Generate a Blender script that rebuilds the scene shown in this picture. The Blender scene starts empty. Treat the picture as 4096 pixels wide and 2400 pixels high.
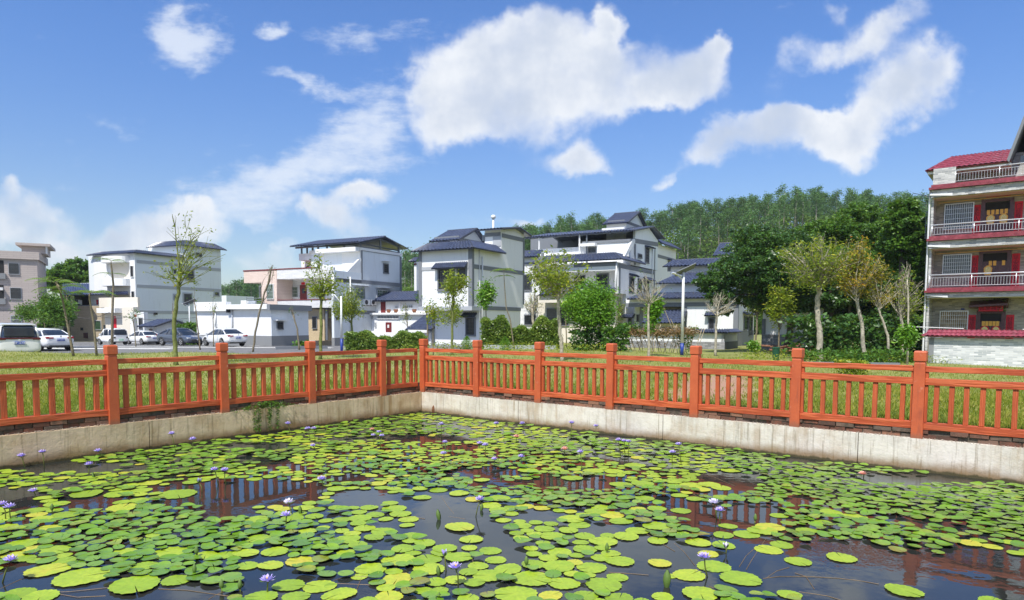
import bpy, bmesh, math, random
import numpy as np
from math import radians, sin, cos, tan, pi, sqrt
from mathutils import Vector, Matrix

random.seed(7)
rng = np.random.default_rng(11)
SC = bpy.context.scene
COL = SC.collection

# ------------------------------------------------------------------ camera
FPX = 2731.0                      # focal length in photo pixels (photo is 4096 x 2400)
PITCH = -0.0681; ROLL = -0.0040
EYE = Vector((0, 0, 1.625))
_F = Vector((0, cos(PITCH), sin(PITCH))); _U = Vector((0, -sin(PITCH), cos(PITCH))); _R = Vector((1, 0, 0))
CR = _R * cos(ROLL) - _U * sin(ROLL); CU = _R * sin(ROLL) + _U * cos(ROLL)
cam = bpy.data.cameras.new('camera'); camo = bpy.data.objects.new('camera', cam); COL.objects.link(camo)
m = Matrix((CR, CU, -_F)).transposed().to_4x4(); m.translation = EYE
camo.matrix_world = m
cam.sensor_width = 36.0; cam.lens = FPX / 4096 * 36.0
cam.shift_y = (1480 - 1200) / 4096.0
cam.clip_end = 3000; cam.clip_start = 0.1
SC.camera = camo
SC.render.resolution_x = 1024; SC.render.resolution_y = 600

# ------------------------------------------------------------------ light
SUN_EL = radians(57); SUN_HEAD = radians(204)      # heading clockwise from +Y
sl = bpy.data.lights.new('sun', 'SUN'); so = bpy.data.objects.new('sun', sl); COL.objects.link(so)
sl.energy = 4.2; sl.angle = radians(0.55); sl.color = (1.0, 0.955, 0.88)
sv = Vector((sin(SUN_HEAD) * cos(SUN_EL), cos(SUN_HEAD) * cos(SUN_EL), sin(SUN_EL)))
so.rotation_euler = sv.to_track_quat('Z', 'Y').to_euler(); so.location = (0, -20, 60)
SC.view_settings.view_transform = 'Standard'; SC.view_settings.look = 'None'
SC.view_settings.gamma = 1.0; SC.view_settings.exposure = 0.45; SC.view_settings.use_curve_mapping = False
SC.cycles.max_bounces = 6; SC.cycles.diffuse_bounces = 3; SC.cycles.glossy_bounces = 3
SC.cycles.transparent_max_bounces = 6; SC.cycles.transmission_bounces = 3
SC.cycles.caustics_reflective = False; SC.cycles.caustics_refractive = False
SC.cycles.sample_clamp_indirect = 6.0

# ------------------------------------------------------------------ world: sky + clouds
W = bpy.data.worlds.new("World"); SC.world = W; W.use_nodes = True
nt = W.node_tree; nt.nodes.clear()
def N(t, kind, **kw):
    n = t.nodes.new(kind)
    for k, v in kw.items(): setattr(n, k, v)
    return n
def mth(t, op, a, b=None, c=None, clamp=False):
    n = t.nodes.new('ShaderNodeMath'); n.operation = op; n.use_clamp = clamp
    for i, x in enumerate((a, b, c)):
        if x is None: continue
        if isinstance(x, (int, float)): n.inputs[i].default_value = x
        else: t.links.new(x, n.inputs[i])
    return n.outputs[0]
def vmth(t, op, a, b=None):
    n = t.nodes.new('ShaderNodeVectorMath'); n.operation = op
    for i, x in enumerate((a, b)):
        if x is None: continue
        if isinstance(x, tuple): n.inputs[i].default_value = x
        else: t.links.new(x, n.inputs[i])
    return n
def mapr(t, x, a, b, c=0.0, d=1.0, smooth=True):
    n = t.nodes.new('ShaderNodeMapRange'); n.interpolation_type = 'SMOOTHSTEP' if smooth else 'LINEAR'
    t.links.new(x, n.inputs[0])
    for i, v in enumerate((a, b, c, d)): n.inputs[i + 1].default_value = v
    return n.outputs[0]

def pdir(px, py):
    return _F + CR * ((px - 2048) / FPX) + CU * ((1480 - py) / FPX)
# cloud field group: input vector P = (dir.x/dir.y, dir.z/dir.y, 0), output density
# (centre x, centre y, half width, half height, tilt degrees, weight) in picture units of 1/2520, turned into directions
CUM = [(1180,150,150,75,8,1),(1330,120,150,85,0,1),(1500,60,48,70,0,1),(1290,230,250,95,0,1),(1130,270,100,95,0,.9),(1500,150,90,70,0,1),
       (1690,165,110,75,-25,.95),(1745,90,50,38,0,.85),(1640,225,150,50,0,.8),(1230,330,150,50,0,.55),(1060,200,50,60,0,.6),
       (1980,320,200,52,-14,1),(1920,285,62,42,0,1),(1790,345,120,60,-18,.9),(2230,210,145,90,-30,.95),(2100,330,130,60,-15,.8),
       (2170,75,130,52,-30,.75),(2070,140,60,40,-30,.5),(2060,40,40,42,-20,.45),(1950,160,100,55,-25,.38),(1420,385,80,42,-12,.7),(1400,400,110,32,0,.5),
       (1640,430,50,24,-30,.45),(900,480,75,42,-12,.8),(820,540,75,45,0,.75),(770,515,22,24,0,.6),(860,580,100,40,0,.4),
       (60,560,130,85,0,.7),(30,480,36,30,0,.55),(280,590,75,48,0,.8),(430,560,140,60,0,.8),(480,510,50,26,0,.6),(150,620,190,45,0,.5),
       (640,640,90,45,0,.45),(700,600,40,30,0,.4),(1310,545,40,16,0,.6),(1200,540,120,30,0,.25),(2450,430,120,90,-20,.15),(1650,560,300,40,0,.2)]
CIR = [(900,290,180,75,-20,.85),(720,420,270,70,-14,.85),(760,200,130,26,0,.7),(860,95,110,32,0,.5),(620,480,200,60,0,.5),(460,70,110,70,30,1.15),(670,75,45,26,0,.8),
       (280,290,110,26,10,.3),(1000,60,160,36,0,.3),(960,200,110,50,0,.3),(560,520,240,40,0,.4),(940,380,140,60,0,.4)]
def noise(t, vec, scale, detail=6, rough=.6, out='Fac', **kw):
    n = N(t, 'ShaderNodeTexNoise'); n.inputs['Scale'].default_value = scale; n.inputs['Detail'].default_value = detail; n.inputs['Roughness'].default_value = rough
    if vec is not None: t.links.new(vec, n.inputs['Vector'])
    return n.outputs[out]
def mapping(t, vec, scale=(1, 1, 1), rot=(0, 0, 0), loc=(0, 0, 0)):
    n = N(t, 'ShaderNodeMapping'); n.inputs['Scale'].default_value = scale; n.inputs['Rotation'].default_value = rot; n.inputs['Location'].default_value = loc
    t.links.new(vec, n.inputs['Vector']); return n.outputs[0]
def blobfield(P, blobs, grow):
    """soft union of tilted ellipses; every blob is 0 outside its own reach"""
    acc = None; t = nt
    for cx, cy, rx, ry, tilt, w in blobs:
        k = 4096 / 2520.0; d = pdir(cx * k, cy * k); X = d.x / d.y; Z = d.z / d.y; a = radians(-tilt)
        sx, sz = rx * k * grow / FPX, ry * k * grow / FPX
        q = P
        if acc is not None:      # chained so that the blobs are evaluated one after another
            zc = N(t, 'ShaderNodeCombineXYZ'); t.links.new(acc, zc.inputs[2]); q = vmth(t, 'ADD', q, zc.outputs[0]).outputs[0]
        e = vmth(t, 'DOT_PRODUCT', q, (cos(a) / sx, sin(a) / sx, 0)).outputs['Value']; f_ = vmth(t, 'DOT_PRODUCT', q, (-sin(a) / sz, cos(a) / sz, 0)).outputs['Value']
        e = mth(t, 'SUBTRACT', e, (cos(a) * X + sin(a) * Z) / sx); f_ = mth(t, 'SUBTRACT', f_, (-sin(a) * X + cos(a) * Z) / sz)
        L = mth(t, 'SQRT', mth(t, 'MULTIPLY_ADD', e, e, mth(t, 'MULTIPLY', f_, f_)))
        v = mth(t, 'MULTIPLY', mapr(t, L, 1.45, 0.0, 0, 1), w)
        acc = v if acc is None else mth(t, 'MULTIPLY_ADD', v, mth(t, 'SUBTRACT', 1.0, acc), acc)
    return acc
tc = N(nt, 'ShaderNodeTexCoord'); sep = N(nt, 'ShaderNodeSeparateXYZ'); nt.links.new(tc.outputs['Generated'], sep.inputs[0])
yy = mth(nt, 'MAXIMUM', sep.outputs[1], 0.12)
cmb = N(nt, 'ShaderNodeCombineXYZ')
GX = mth(nt, 'DIVIDE', sep.outputs[0], yy); GZ = mth(nt, 'DIVIDE', sep.outputs[2], yy)
nt.links.new(GX, cmb.inputs[0]); nt.links.new(GZ, cmb.inputs[1])
PP = cmb.outputs[0]
sky = N(nt, 'ShaderNodeTexSky'); sky.sky_type = 'NISHITA'; sky.sun_disc = False
sky.sun_elevation = SUN_EL; sky.sun_rotation = SUN_HEAD
sky.altitude = 0; sky.air_density = 1.0; sky.dust_density = 0.6; sky.ozone_density = 3.0
SKY_STRENGTH = 0.110
tint = N(nt, 'ShaderNodeMix'); tint.data_type = 'RGBA'      # deep, clear tropical blue
nt.links.new(mapr(nt, sep.outputs[2], .0, .40), tint.inputs[0]); tint.inputs[6].default_value = (.86, .85, .87, 1); tint.inputs[7].default_value = (.64, .88, 1.23, 1)
tm = N(nt, 'ShaderNodeMix'); tm.data_type = 'RGBA'; tm.blend_type = 'MULTIPLY'; tm.inputs[0].default_value = 1.0
nt.links.new(sky.outputs[0], tm.inputs[6]); nt.links.new(tint.outputs[2], tm.inputs[7]); SKYC = tm.outputs[2]
def background(col):
    b_ = N(nt, 'ShaderNodeBackground'); b_.inputs['Strength'].default_value = SKY_STRENGTH; nt.links.new(col, b_.inputs[0]); return b_.outputs[0]
def cmix(f, a, b):
    n = N(nt, 'ShaderNodeMix'); n.data_type = 'RGBA'; nt.links.new(f, n.inputs[0])
    for i, x in ((6, a), (7, b)):
        if isinstance(x, tuple): n.inputs[i].default_value = x
        else: nt.links.new(x, n.inputs[i])
    return n.outputs[2]
def fmix(f, a, b):
    n = N(nt, 'ShaderNodeMix'); n.data_type = 'FLOAT'; nt.links.new(f, n.inputs[0]); nt.links.new(a, n.inputs[2]); nt.links.new(b, n.inputs[3]); return n.outputs[0]
LIT = (6.6, 6.75, 6.95, 1); GREYC = (4.1, 4.6, 5.5, 1)
WT = nt
def tile(x0, x1, z0, z1):
    """sky shader of one window of directions, holding only the clouds that can reach it; kept in a node group of its own"""
    global nt
    g = bpy.data.node_groups.new('sky_window', 'ShaderNodeTree')
    g.interface.new_socket('P', in_out='INPUT', socket_type='NodeSocketVector'); g.interface.new_socket('Sky', in_out='INPUT', socket_type='NodeSocketColor')
    g.interface.new_socket('Shader', in_out='OUTPUT', socket_type='NodeSocketShader')
    gi = g.nodes.new('NodeGroupInput'); go = g.nodes.new('NodeGroupOutput'); nt = g
    g.links.new(tile_body(x0, x1, z0, z1, gi.outputs[0], gi.outputs[1]), go.inputs[0]); nt = WT
    n = N(nt, 'ShaderNodeGroup'); n.node_tree = g; nt.links.new(PP, n.inputs[0]); nt.links.new(SKYC, n.inputs[1]); return n.outputs[0]
def tile_body(x0, x1, z0, z1, PIN, SKYIN):
    def near(bl, g, m_):
        out = []
        for b_ in bl:
            k = 4096 / 2520.0; d = pdir(b_[0] * k, b_[1] * k); X = d.x / d.y; Z = d.z / d.y; r = max(b_[2], b_[3]) * k * g * 1.45 / FPX; a = radians(b_[4])
            ex = g * 1.45 * k / FPX * sqrt((b_[2] * cos(a)) ** 2 + (b_[3] * sin(a)) ** 2) + m_; ez = g * 1.45 * k / FPX * sqrt((b_[2] * sin(a)) ** 2 + (b_[3] * cos(a)) ** 2) + m_
            if X + ex > x0 and X - ex < x1 and Z + ez > z0 and Z - ez < z1: out.append(b_)
        return out
    cu = near(CUM, 1.02, .06); ci = near(CIR, 1.0, .06)
    col = SKYIN; P0 = vmth(nt, 'ADD', PIN, (0, 0, 0)).outputs[0]
    nz = noise(nt, P0, 9.0, 5, .58, 'Color')
    wob = vmth(nt, 'MULTIPLY', vmth(nt, 'SUBTRACT', nz, (.5, .5, .5)).outputs[0], (.11, .11, 0)).outputs[0]; PW = vmth(nt, 'ADD', P0, wob).outputs[0]
    wis = noise(nt, mapping(nt, P0, (8, 26, 1), (0, 0, radians(16))), 1.3, 7, .68); wis2 = noise(nt, mapping(nt, P0, (30, 60, 1), (0, 0, radians(-10))), 1.2, 4, .6)
    wv = mth(nt, 'ADD', mth(nt, 'MULTIPLY', wis, .7), mth(nt, 'MULTIPLY', wis2, .35))
    if ci:
        g0 = blobfield(PW, ci, 1.0); cir = mth(nt, 'MULTIPLY', mapr(nt, mth(nt, 'ADD', mth(nt, 'MULTIPLY', g0, .58), wv), .60, 1.10), .74)
    else: cir = mth(nt, 'MULTIPLY', mapr(nt, wv, .60, 1.10), .74)
    col = cmix(cir, col, (5.9, 6.3, 6.9, 1))
    if cu:
        f0 = blobfield(PW, cu, 1.02)
        n1 = noise(nt, P0, 13, 9, .62); n2 = noise(nt, P0, 6, 5, .55)
        dens = mth(nt, 'ADD', f0, mth(nt, 'MULTIPLY', mth(nt, 'MULTIPLY', mth(nt, 'SUBTRACT', n1, .5), 1.0), mapr(nt, f0, 0, .22)))
        # crisp at the sunlit upper side, frayed lower down
        fr = mapr(nt, n2, .43, .68)
        al = mth(nt, 'MULTIPLY', fmix(fr, mapr(nt, dens, .15, .66), mapr(nt, dens, .03, 1.15)), mapr(nt, f0, .0, .80, .62, 1))
        shade = mapr(nt, mth(nt, 'ADD', mth(nt, 'MULTIPLY', f0, .45), mth(nt, 'ADD', mth(nt, 'MULTIPLY', n2, 1.0), mth(nt, 'MULTIPLY', n1, .5))), .80, 1.32)
        col = cmix(mth(nt, 'MULTIPLY', al, .97), col, cmix(shade, LIT, GREYC))
    return background(col)
def sel(val, th, a, b):      # exact 0/1 switch: only one side is evaluated
    m_ = N(nt, 'ShaderNodeMixShader'); nt.links.new(mth(nt, 'GREATER_THAN', val, th), m_.inputs[0]); nt.links.new(a, m_.inputs[1]); nt.links.new(b, m_.inputs[2]); return m_.outputs[0]
def bsp(xs_, zs_):
    if len(xs_) > 2: i = len(xs_) // 2; return sel(GX, xs_[i], bsp(xs_[:i + 1], zs_), bsp(xs_[i:], zs_))
    if len(zs_) > 2: i = len(zs_) // 2; return sel(GZ, zs_[i], bsp(xs_, zs_[:i + 1]), bsp(xs_, zs_[i:]))
    return tile(xs_[0], xs_[1], zs_[0], zs_[1])
inner = bsp([-1.05, -.52, -.34, -.10, .05, .20, .40, 1.05], [-.05, .20, .36, .75])
# outside the picture: generic clouds behind and overhead, cover raised to brighten fill light
den = mth(nt, 'MAXIMUM', mth(nt, 'ADD', sep.outputs[2], .12), .05)
cm2 = N(nt, 'ShaderNodeCombineXYZ')
nt.links.new(mth(nt, 'DIVIDE', sep.outputs[0], den), cm2.inputs[0]); nt.links.new(mth(nt, 'DIVIDE', sep.outputs[1], den), cm2.inputs[1])
bk = mth(nt, 'MULTIPLY', mapr(nt, noise(nt, cm2.outputs[0], 1.1, 5, .55), .45, .62), .92)
outer = background(cmix(bk, SKYC, LIT))
top = sel(GZ, .62, inner, outer); sides = sel(mth(nt, 'ABSOLUTE', GX), .95, top, outer); front = sel(sep.outputs[1], .2, outer, sides)
wo = N(nt, 'ShaderNodeOutputWorld'); nt.links.new(front, wo.inputs[0])

# ------------------------------------------------------------------ pixel helpers: real points from measured photo positions
ZM = {0: (0, 0, 1.0), 1: (0, 850, 2.2722), 2: (800, 850, 2.2722), 3: (1600, 800, 2.2722), 4: (2400, 800, 2.2722),
      5: (3200, 750, 2.1105), 6: (3600, 480, 1.4476), 7: (1700, 900, 3.6925), 8: (0, 1280, 5.6), 9: (380, 1280, 4.0645),
      11: (0, 1300, 1.8), 12: (1300, 1300, 1.8), 13: (2696, 1300, 1.8), 14: (0, 1800, 1.8), 15: (1300, 1800, 1.8), 16: (2696, 1800, 1.8), 'D': (0, 0, 2520 / 4096)}
def S(k, x, y):
    a, b, s = ZM[k]; return a + x / s, b + y / s
def at(k, x, y, depth):
    px, py = S(k, x, y); d = pdir(px, py); return EYE + d * (depth / d.y)
def onz(k, x, y, z):
    px, py = S(k, x, y); d = pdir(px, py); return EYE + d * ((z - EYE.z) / d.z)

# pond corner frame: p runs along the right wall, q along the left wall
CORN = Vector((-2.1326, 16.0495)); TR = -0.6728; TL = TR - pi / 2
PD = Vector((cos(TR), sin(TR))); QD = Vector((cos(TL), sin(TL)))
def PQ(p, q): return CORN + PD * p + QD * q
def toPQ(x, y):
    d = Vector((x, y)) - CORN; return d.dot(PD), d.dot(QD)
WATER = -0.475
def sst(a, b, x):
    t = min(1, max(0, (x - a) / (b - a))); return t * t * (3 - 2 * t)
def ye(x): return 33 + 7.5 * sst(-11, -4, x)
def gz(x, y):
    f = .13 - .42 * sst(4, 15, x) * sst(9, 25, y)
    r = -.3 - .5 * sst(52, 75, y) * sst(-5, -15, x)
    t = sst(ye(x), ye(x) + 2.2, y)
    b = .05 * sin(x * .7) * sin(y * .6 + 1)
    return f * (1 - t) + r * t + b * (1 - t) * sst(1, 4, max(-toPQ(x, y)[0], -toPQ(x, y)[1]))
def gp(k, x, y):
    px, py = S(k, x, y); d = pdir(px, py); prev = None; t = 8.0
    while t < 160:
        P = EYE + d * t
        if P.z < gz(P.x, P.y): return P
        t += .25
    return EYE + d * 160

# ------------------------------------------------------------------ objects
def tag(o, label=None, cat=None, group=None, kind=None):
    if label: o['label'] = label
    if cat: o['category'] = cat
    if group: o['group'] = group
    if kind: o['kind'] = kind
    return o
def empty(name, loc, label=None, cat=None, group=None, rz=0.0):
    o = bpy.data.objects.new(name, None); COL.objects.link(o); o.location = loc; o.rotation_euler = (0, 0, rz)
    o.empty_display_size = .3
    return tag(o, label, cat, group)
def mwi(o):
    return (Matrix.Translation(o.location) @ o.rotation_euler.to_matrix().to_4x4())
def worldmat(o):
    m = mwi(o); p = o.parent
    while p is not None:
        m = mwi(p) @ m; p = p.parent
    return m
class MB:
    def __init__(s): s.v = []; s.f = []
    def add(s, vs, fs):
        b = len(s.v); s.v += [tuple(x) for x in vs]; s.f += [tuple(b + i for i in f) for f in fs]; return s
    def box8(s, P):   # 8 points: bottom 4 ccw, top 4
        return s.add(P, [(3, 2, 1, 0), (4, 5, 6, 7), (0, 1, 5, 4), (1, 2, 6, 5), (2, 3, 7, 6), (3, 0, 4, 7)])
    def box(s, x0, x1, y0, y1, z0, z1):
        return s.box8([(x0, y0, z0), (x1, y0, z0), (x1, y1, z0), (x0, y1, z0), (x0, y0, z1), (x1, y0, z1), (x1, y1, z1), (x0, y1, z1)])
    def tube(s, pts, rad, n=6, cap=True):
        pts = [Vector(p) for p in pts]; b = len(s.v)
        if isinstance(rad, (int, float)): rad = [rad] * len(pts)
        for i, p in enumerate(pts):
            t = (pts[min(i + 1, len(pts) - 1)] - pts[max(i - 1, 0)])
            if t.length < 1e-9: t = Vector((0, 0, 1))
            t.normalize(); a = Vector((0, 0, 1)) if abs(t.z) < .9 else Vector((1, 0, 0))
            x = t.cross(a).normalized(); y = t.cross(x)
            for j in range(n):
                an = 2 * pi * j / n; s.v.append(tuple(p + (x * cos(an) + y * sin(an)) * rad[i]))
        for i in range(len(pts) - 1):
            for j in range(n):
                k = (j + 1) % n; s.f.append((b + i * n + j, b + i * n + k, b + (i + 1) * n + k, b + (i + 1) * n + j))
        if cap:
            s.f.append(tuple(b + j for j in range(n))[::-1]); e = b + (len(pts) - 1) * n; s.f.append(tuple(e + j for j in range(n)))
        return s
    def lathe(s, prof, c=(0, 0, 0), n=16):   # prof: list of (r, z)
        b = len(s.v)
        for r, z in prof:
            for j in range(n):
                a = 2 * pi * j / n; s.v.append((c[0] + r * cos(a), c[1] + r * sin(a), c[2] + z))
        for i in range(len(prof) - 1):
            for j in range(n):
                k = (j + 1) % n; s.f.append((b + i * n + j, b + i * n + k, b + (i + 1) * n + k, b + (i + 1) * n + j))
        s.f.append(tuple(b + j for j in range(n))[::-1]); e = b + (len(prof) - 1) * n; s.f.append(tuple(e + j for j in range(n)))
        return s
    def build(s, name, mat, parent=None, smooth=False, local=False, bevel=0):
        me = bpy.data.meshes.new(name)
        vs = s.v
        if parent is not None and not local:
            wi = worldmat(parent).inverted(); vs = [tuple(wi @ Vector(v)) for v in vs]
        me.from_pydata(vs, [], s.f); me.update()
        me.materials.append(mat)
        if smooth:
            me.polygons.foreach_set('use_smooth', [True] * len(me.polygons))
        o = bpy.data.objects.new(name, me); COL.objects.link(o)
        if parent is not None: o.parent = parent
        if bevel:
            bv = o.modifiers.new('bevel', 'BEVEL'); bv.width = bevel; bv.segments = 2; bv.limit_method = 'ANGLE'
        return o
def npmesh(name, V, Fq, mat, parent=None, smooth=False, attr=None):
    """V (n,3) array, Fq (m,k) int array of equal-size faces"""
    me = bpy.data.meshes.new(name); V = np.asarray(V, dtype=np.float32); Fq = np.asarray(Fq, dtype=np.int32)
    if parent is not None:
        wi = np.array(worldmat(parent).inverted()); V = (V @ wi[:3, :3].T + wi[:3, 3]).astype(np.float32)
    me.vertices.add(len(V)); me.vertices.foreach_set('co', V.ravel())
    k = Fq.shape[1]; me.loops.add(Fq.size); me.loops.foreach_set('vertex_index', Fq.ravel())
    me.polygons.add(len(Fq)); me.polygons.foreach_set('loop_start', np.arange(0, Fq.size, k, dtype=np.int32))
    me.polygons.foreach_set('loop_total', np.full(len(Fq), k, dtype=np.int32))
    if smooth: me.polygons.foreach_set('use_smooth', np.ones(len(Fq), dtype=bool))
    me.update(calc_edges=True)
    if attr is not None:
        a = me.attributes.new('vary', 'FLOAT', 'POINT'); a.data.foreach_set('value', np.asarray(attr, dtype=np.float32))
    me.materials.append(mat)
    o = bpy.data.objects.new(name, me); COL.objects.link(o)
    if parent is not None: o.parent = parent
    return o

# ------------------------------------------------------------------ materials
def newmat(name):
    m = bpy.data.materials.new(name); m.use_nodes = True; t = m.node_tree; b = t.nodes['Principled BSDF']; return m, t, b
def ramp(t, fac, stops):
    r = N(t, 'ShaderNodeValToRGB'); e = r.color_ramp.elements
    while len(e) < len(stops): e.new(.5)
    for i, (p, c) in enumerate(stops): e[i].position = p; e[i].color = (*c, 1)
    t.links.new(fac, r.inputs[0]); return r.outputs[0]
def mixc(t, fac, a, b, mode='MIX'):
    n = N(t, 'ShaderNodeMix'); n.data_type = 'RGBA'; n.blend_type = mode
    if isinstance(fac, float): n.inputs[0].default_value = fac
    else: t.links.new(fac, n.inputs[0])
    for i, x in ((6, a), (7, b)):
        if isinstance(x, tuple): n.inputs[i].default_value = (*x, 1)
        else: t.links.new(x, n.inputs[i])
    return n.outputs[2]
def geo(t): return N(t, 'ShaderNodeNewGeometry').outputs['Position']
def bump(t, b, h, dist=.01, strength=.6):
    n = N(t, 'ShaderNodeBump'); n.inputs['Distance'].default_value = dist; n.inputs['Strength'].default_value = strength
    t.links.new(h, n.inputs['Height']); t.links.new(n.outputs[0], b.inputs['Normal'])
def simple(name, col, rough=.7, metal=0.0, spec=.5, var=.12, scale=6.0, bmp=0.0, coat=0.0):
    m, t, b = newmat(name); P = geo(t)
    n = noise(t, P, scale, 5, .6)
    lo = tuple(c * (1 - var) for c in col); hi = tuple(min(1, c * (1 + var)) for c in col)
    t.links.new(ramp(t, n, [(.3, lo), (.7, hi)]), b.inputs['Base Color'])
    b.inputs['Roughness'].default_value = rough; b.inputs['Metallic'].default_value = metal
    b.inputs['Specular IOR Level'].default_value = spec
    if coat: b.inputs['Coat Weight'].default_value = coat; b.inputs['Coat Roughness'].default_value = .05
    if bmp: bump(t, b, noise(t, P, scale * 6, 4, .6), bmp, .5)
    return m
def plaster(name, col, stain=.25, dirt=(.35, .33, .30), bands=None):
    m, t, b = newmat(name); P = geo(t)
    big = noise(t, P, .35, 6, .6)
    streak = noise(t, mapping(t, P, (1.6, 1.6, .16)), 2.2, 6, .65)
    c = mixc(t, mapr(t, streak, .52, .85, 0, stain), col, dirt)
    c = mixc(t, mapr(t, big, .35, .75, 0, .16), c, tuple(x * .82 for x in col))
    t.links.new(c, b.inputs['Base Color']); b.inputs['Roughness'].default_value = .85; b.inputs['Specular IOR Level'].default_value = .25
    bump(t, b, noise(t, P, 9, 5, .6), .02, .35)
    return m
def tilewall(name, c1, c2, cm, sx, sz, mortar=.03, rough=.35, offs=.5, frq=2):
    """wall tiles or bricks laid in object-independent coordinates along the wall (x+y mixed) and height"""
    m, t, b = newmat(name); P = geo(t); s = N(t, 'ShaderNodeSeparateXYZ'); t.links.new(P, s.inputs[0])
    return m, t, b, s
def tiles(name, heading, c1, c2, cm, w, h, mortar=.012, rough=.4, offs=.5, bias=0.0, var=.15):
    """brick pattern on vertical walls whose long direction has the given heading"""
    m, t, b = newmat(name); P = geo(t)
    s = N(t, 'ShaderNodeSeparateXYZ'); t.links.new(P, s.inputs[0])
    hx, hy = sin(heading), cos(heading)
    al = mth(t, 'ADD', mth(t, 'MULTIPLY', s.outputs[0], hx), mth(t, 'MULTIPLY', s.outputs[1], hy))
    c = N(t, 'ShaderNodeCombineXYZ'); t.links.new(al, c.inputs[0]); t.links.new(s.outputs[2], c.inputs[1])
    br = N(t, 'ShaderNodeTexBrick'); br.offset = offs; br.inputs['Scale'].default_value = 1.0
    br.inputs['Color1'].default_value = (*c1, 1); br.inputs['Color2'].default_value = (*c2, 1); br.inputs['Mortar'].default_value = (*cm, 1)
    br.inputs['Mortar Size'].default_value = mortar; br.inputs['Brick Width'].default_value = w; br.inputs['Row Height'].default_value = h
    br.inputs['Bias'].default_value = bias; br.inputs['Mortar Smooth'].default_value = .2
    t.links.new(c.outputs[0], br.inputs['Vector'])
    n = noise(t, P, .5, 5, .6); col = mixc(t, mapr(t, n, .4, .8, 0, var), br.outputs['Color'], tuple(x * .6 for x in c1))
    st = noise(t, mapping(t, P, (2, 2, .2)), 2, 5, .6)
    col = mixc(t, mapr(t, st, .55, .85, 0, var), col, (.22, .2, .18))
    t.links.new(col, b.inputs['Base Color']); b.inputs['Roughness'].default_value = rough
    bump(t, b, mth(t, 'SUBTRACT', 1.0, br.outputs['Fac']), .01, .5)
    return m
def leafmat(name, c1, c2, c3=None, trans=.35, rough=.5, spec=.35, scale=.8, lo=.38, hi=.62):
    m, t, b = newmat(name); P = geo(t)
    ob = N(t, 'ShaderNodeObjectInfo')
    n = noise(t, P, scale, 4, .7)
    wn = N(t, 'ShaderNodeTexWhiteNoise'); wn.noise_dimensions = '3D'
    isl = N(t, 'ShaderNodeNewGeometry').outputs['Random Per Island']
    f = mth(t, 'ADD', mth(t, 'MULTIPLY', n, .7), mth(t, 'MULTIPLY', isl, .3))
    stops = [(lo, c1), (hi, c2)]
    if c3: stops.append((min(.98, hi + .14), c3))
    col = ramp(t, f, stops)
    t.links.new(col, b.inputs['Base Color']); b.inputs['Roughness'].default_value = rough; b.inputs['Specular IOR Level'].default_value = spec
    tr = N(t, 'ShaderNodeBsdfTranslucent'); t.links.new(mixc(t, .5, col, (.30, .42, .03)), tr.inputs[0])
    ms = N(t, 'ShaderNodeMixShader'); ms.inputs[0].default_value = trans
    t.links.new(b.outputs[0], ms.inputs[1]); t.links.new(tr.outputs[0], ms.inputs[2])
    t.links.new(ms.outputs[0], t.nodes['Material Output'].inputs[0])
    return m

M = {}
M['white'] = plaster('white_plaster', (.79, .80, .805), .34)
M['shadegreywall'] = plaster('pale_grey_and_shaded_white_plaster', (.72, .77, .81), .34)  # shade painted into side walls of white houses; also far grey buildings
M['warmwhite'] = plaster('cream_plaster', (.74, .69, .60), .2)
M['trim'] = plaster('grey_trim_paint', (.20, .215, .24), .15)
M['trimlight'] = plaster('light_grey_trim', (.40, .42, .45), .15)
M['plinth'] = plaster('grey_plinth_paint', (.24, .25, .26), .3)
M['glass'] = simple('dark_window_glass', (.035, .045, .055), .08, 0, .8, .4, 2)
M['curtainglass'] = simple('green_curtained_glass', (.07, .15, .07), .12, 0, .7, .5, 5)
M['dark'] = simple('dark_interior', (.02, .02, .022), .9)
M['bar'] = simple('dark_iron_bars', (.06, .06, .065), .5, .3)
M['barlight'] = simple('steel_bars', (.62, .64, .66), .3, .7)
M['steel'] = simple('stainless_steel', (.70, .71, .73), .3, .4, .6, .05)
M['steelframe'] = simple('grey_painted_steel', (.16, .18, .21), .5, .2)
M['whitemetal'] = simple('white_painted_metal', (.72, .73, .73), .4, 0, .5, .05)
M['reddoor'] = simple('dark_red_door', (.16, .02, .02), .45)
M['browndoor'] = simple('maroon_wood_door', (.085, .03, .035), .35, 0, .5, .3, 9)
M['redpaper'] = simple('red_paper', (.62, .015, .035), .6, 0, .4, .12, 20)
M['gold'] = simple('gold_print', (.85, .42, .06), .45, .1, .5, .3, 40)
M['goldpale'] = simple('pale_gold_print', (.75, .62, .25), .45, .1, .5, .35, 30)
M['inkred'] = simple('dark_ink', (.10, .0, .01), .6)
M['blue'] = simple('blue_paint', (.02, .05, .28), .4)
M['bark'] = simple('grey_brown_bark', (.20, .17, .115), .9, 0, .2, .35, 14, .01)
M['barkpale'] = simple('pale_mottled_bark', (.38, .345, .27), .85, 0, .2, .42, 9, .01)
M['barkgreen'] = simple('greenish_bark', (.16, .18, .06), .85, 0, .2, .4, 9, .01)
M['barkdark'] = simple('dark_bark', (.075, .06, .045), .9, 0, .2, .3, 9, .02)
M['barkeuc'] = simple('pale_eucalyptus_bark', (.42, .37, .31), .85, 0, .2, .3, .3)
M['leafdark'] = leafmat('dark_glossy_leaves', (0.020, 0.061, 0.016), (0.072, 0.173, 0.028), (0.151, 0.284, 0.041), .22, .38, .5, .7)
M['leafmid'] = leafmat('mid_green_leaves', (0.033, 0.098, 0.015), (0.112, 0.247, 0.027), (0.210, 0.360, 0.030), .32, .45, .4, .9)
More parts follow.
